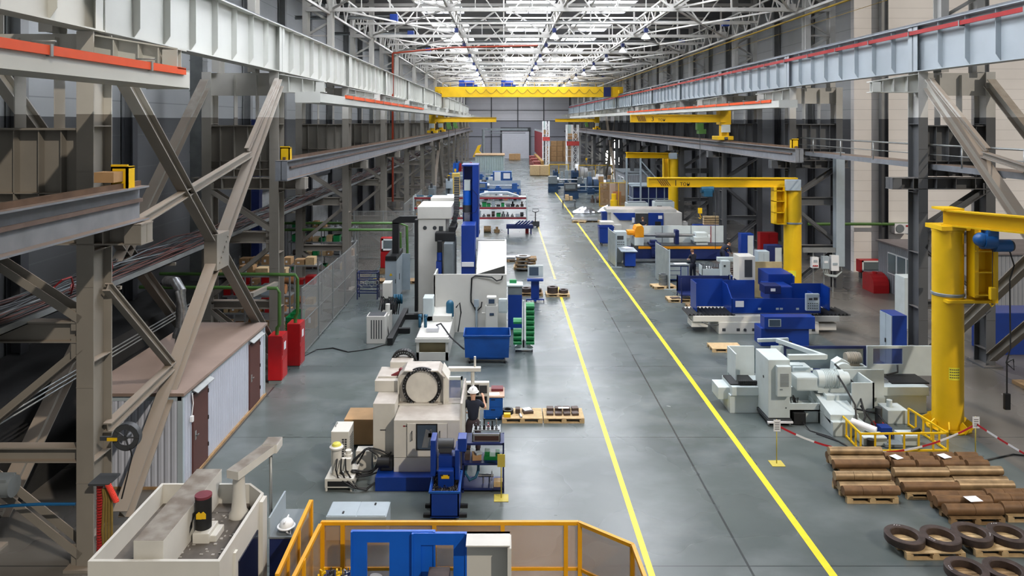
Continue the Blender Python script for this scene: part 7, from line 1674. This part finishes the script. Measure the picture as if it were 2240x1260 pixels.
# pit railing with pump inside
t = thing('pit_railing', (9.6, 19.75, 0), 'low yellow railing around the coolant pit in front of the pale grinder', 'railing')
pts = [(9.67, 21.0), (9.6, 19.75), (11.97, 19.8), (11.85, 21.5)]
b = MB()
for p, q in zip(pts, pts[1:]):
    for z in (.5, .04): b.bar((p[0], p[1], z), (q[0], q[1], z), .045)
b.build('rail', YEL, t)
for p, q, n_ in ((pts[0], pts[1], 4), (pts[1], pts[2], 6), (pts[2], pts[3], 5)):
    for i in range(n_): f_ = i/n_; x, y = p[0]*(1-f_)+q[0]*f_, p[1]*(1-f_)+q[1]*f_; MB().box(x-.02, x+.02, y-.02, y+.02, 0, .5).build('baluster', YEL, t)
MB().box(11.83, 11.87, 21.48, 21.52, 0, .5).build('baluster', YEL, t)
t = thing('coolant_pump', (10.5, 20.3, 0), 'white coolant pump unit standing inside the yellow railing', 'pump')
MB().box(9.85, 10.5, 20.1, 20.5, .02, .25, .02).box(10.9, 11.4, 20.1, 20.5, .02, .3, .02).build('tank', GREYW, t); b = MB(); b.cyl((9.8, 20.7, .45), (10.3, 20.3, .35), .1); b.build('paper_roll', PAPER, t); MB().cyl((10.0, 20.0, .02), (10.0, 20.0, .25), .1).cyl((11.3, 20.3, .3), (11.5, 20.3, .4), .07).build('motor', BLACK, t); MB().box(10.6, 10.9, 20.6, 20.9, .0, .3).build('blue_valve', BLUE, t); MB().box(10.4, 10.95, 20.0, 20.3, .02, .1).build('base', MGREY, t)
# blue locker behind
t = thing('locker', (14.25, 26.4, 0), 'blue locker with pale blue doors standing behind the big pillar crane', 'locker')
MB().box(13.98, 14.5, 26.4, 27.25, .02, 1.92, .01).build('body', BLUE, t)
for y in (26.42, 26.84): d = MB().box(13.95, 13.98, y, y+.4, .05, 1.9, .004).build('door', LGREY, t)
MB().box(13.92, 13.95, 26.8, 26.84, .85, 1.0).build('handle', BLACK, t)
# site office on the right with air conditioner
t = thing('site_office', (24, 35.3, 0), 'grey clad site office with white windows under the pale wall on the right', 'office')
MB().mat(OFFY).box(20.1, 20.16, 35.3, 39.4, 0, 2.5).build('side_wall', OFFY, t); MB().box(20.16, 32, 35.3, 39.4, 0, 2.5).build('front_wall', OFFC, t)
MB().box(20.0, 32.1, 35.2, 39.5, 2.5, 2.58, .01).build('roof', paint('office_roof', (120, 112, 112), .7), t)
for i, y in enumerate((35.7, 36.6, 37.5)): f = MB().box(20.05, 20.1, y, y+.85, 1.0, 2.1).build('window', HELM, t); MB().box(20.03, 20.05, y+.06, y+.79, 1.06, 2.04).build('pane', PANE, f)
for i, x in enumerate((20.9, 22.6, 25.2, 26.4)): f = MB().box(x, x+1.05, 35.25, 35.3, .95, 2.0).build('window', HELM, t); MB().box(x+.07, x+.98, 35.23, 35.25, 1.02, 1.93).build('pane', PANE, f)
t = thing('air_conditioner', (23.5, 42, 2.58), 'white outdoor air conditioner unit with round fan above the office roof', 'air conditioner')
MB().box(22.85, 23.75, 42.9, 43.3, 2.35, 2.95, .02).build('casing', HELM, t); MB().lathe([(.001, 0), (.24, 0), (.24, .02), (.18, .02), (.18, .01), (.001, .01)], (23.15, 42.87, 2.65), 'y', 24).build('fan_grille', MGREY, t)
MB().box(23.5, 23.7, 42.885, 42.9, 2.75, 2.85).build('nameplate', RED, t); MB().box(22.9, 22.95, 42.9, 43.4, 2.3, 2.35).box(23.6, 23.65, 42.9, 43.4, 2.3, 2.35).build('bracket', GALV, t)
# red rounded bin/bench by the office
t = thing('sand_box', (19.5, 38.5, 0), 'red rounded fire sand box on the floor beside the office wall', 'sand box')
b = MB(); b.prism([(38, .0), (39.2, .0), (39.2, .8), (39.05, .92), (38.8, .97), (38.5, .93), (38.2, .8), (38.05, .62), (38.0, .4)], 'x', 19.15, 19.95); b.build('box_body', RED, t); MB().cyl((19.5, 38.6, .9), (19.5, 38.6, 1.02), .12).build('knob', RED, t)
# electrical boxes on the column
for i, (x0, x1, z0, z1, m, nm, lab) in enumerate(((16.0, 16.35, 1.3, 1.85, HELM, 'socket_panel', 'small white socket panel with red sockets beside the second pillar crane'), (16.55, 16.9, 1.25, 1.9, LGREY, 'switch_box', 'narrow grey switch box between the two white ones'), (17.0, 17.4, 1.15, 1.95, HELM, 'switch_box', 'larger white switch box beside the pale cable riser'))):
    t = thing(nm, ((x0+x1)/2, 38.1, z0), lab, 'electrical box'); MB().box(x0, x1, 38.1, 38.35, z0, z1, .01).build('casing', m, t); MB().box(x0+.08, x1-.08, 38.08, 38.1, z0+.3, z0+.42).build('label_plate', PAPER if m is LGREY else LGREY, t)
    MB().box((x0+x1)/2-.03, (x0+x1)/2+.03, 38.35, 38.4, 0, 2.1).build('mounting_post', GALV, t)
    if i == 0:
        for j in range(3): MB().cyl((x0+.08+.09*j, 38.05, z0+.12), (x0+.08+.09*j, 38.1, z0+.12), .035, n=8).build('socket', RED, t)
b = MB(); b.bar((15.6, 38.3, 2.2), (17.4, 38.3, 2.2), .12, .25); tag(b.build('cable_channel', GALV), 'level pale cable channel above the white switch boxes', 'cable duct')
b = MB()
for i in range(3): b.tube([(16.6+.1*i, 38.2, 1.25), (16.7+.1*i, 38.2, .95-.04*i), (17.3, 38.2, .9-.04*i), (17.6, 38.2, 1.1), (17.6, 38.3, 1.4)], .025, 6)
tag(b.build('conduit_loops', GREYW), 'pale conduit loops hanging below the switch boxes', 'conduits', kind='stuff')
t = thing('blue_machine', (18.6, 27.2, 0), 'blue machine with dark coils at the right edge behind the large brace', 'machine tool'); MB().box(18.6, 21, 28, 29.2, 0, 1.6, .03).build('body', BLUE, t)
b = MB()
for i in range(5): b.ring((17.9+.3*i, 24.6, .3), .4, .28, .1, 'y', 22)
b.build('wire_coil', FORGE, t); MB().box(17.3, 19.6, 24.3, 25, 0, .12).build('bearer', WOODD, t)
tag(MB().box(17.2, 18.2, 31.5, 32.3, 0, 2.2, .02).build('white_cabinet', GREYW), 'tall white cabinet behind the big pillar crane, near the office', 'cabinet')
# ---------------------------------------------------------------- hoses, cables, rails: one object per piece
def islands(me):
    bm = bmesh.new(); bm.from_mesh(me); seen = set(); out = []
    for v in bm.verts:
        if v in seen: continue
        st = [v]; seen.add(v); isl = []
        while st:
            q = st.pop(); isl.append(q.index)
            for e in q.link_edges:
                w = e.other_vert(q)
                if w not in seen: seen.add(w); st.append(w)
        out.append(set(isl))
    bm.free(); return out
for o in list(bpy.data.objects):
    nm = o.name.split('.')[0]
    if o.type != 'MESH' or o.data.users > 1 or nm not in ('hose', 'valve_hoses', 'hydraulic_hoses', 'guard_cable', 'cable', 'hinge', 'leg', 'warning_sign', 'diagonal', 'stay', 'vent', 'button', 'socket', 'motor', 'rail', 'frame'): continue
    if not o.parent and nm != 'conduit_bundle': continue
    isl = islands(o.data)
    if len(isl) < 2 or len(isl) > (3 if nm in ('rail', 'frame', 'motor') else 40): continue
    for i, s in enumerate(isl[1:], 1):
        c = o.copy(); c.data = o.data.copy(); COL.objects.link(c)
        c.name = {'hydraulic_hoses': 'hose', 'valve_hoses': 'hose'}.get(nm, nm)
        bm = bmesh.new(); bm.from_mesh(c.data); bm.verts.ensure_lookup_table(); bmesh.ops.delete(bm, geom=[v for v in bm.verts if v.index not in s], context='VERTS'); bm.to_mesh(c.data); bm.free()
    bm = bmesh.new(); bm.from_mesh(o.data); bm.verts.ensure_lookup_table(); bmesh.ops.delete(bm, geom=[v for v in bm.verts if v.index not in isl[0]], context='VERTS'); bm.to_mesh(o.data); bm.free()
    if nm in ('hydraulic_hoses', 'valve_hoses'): o.name = 'hose'
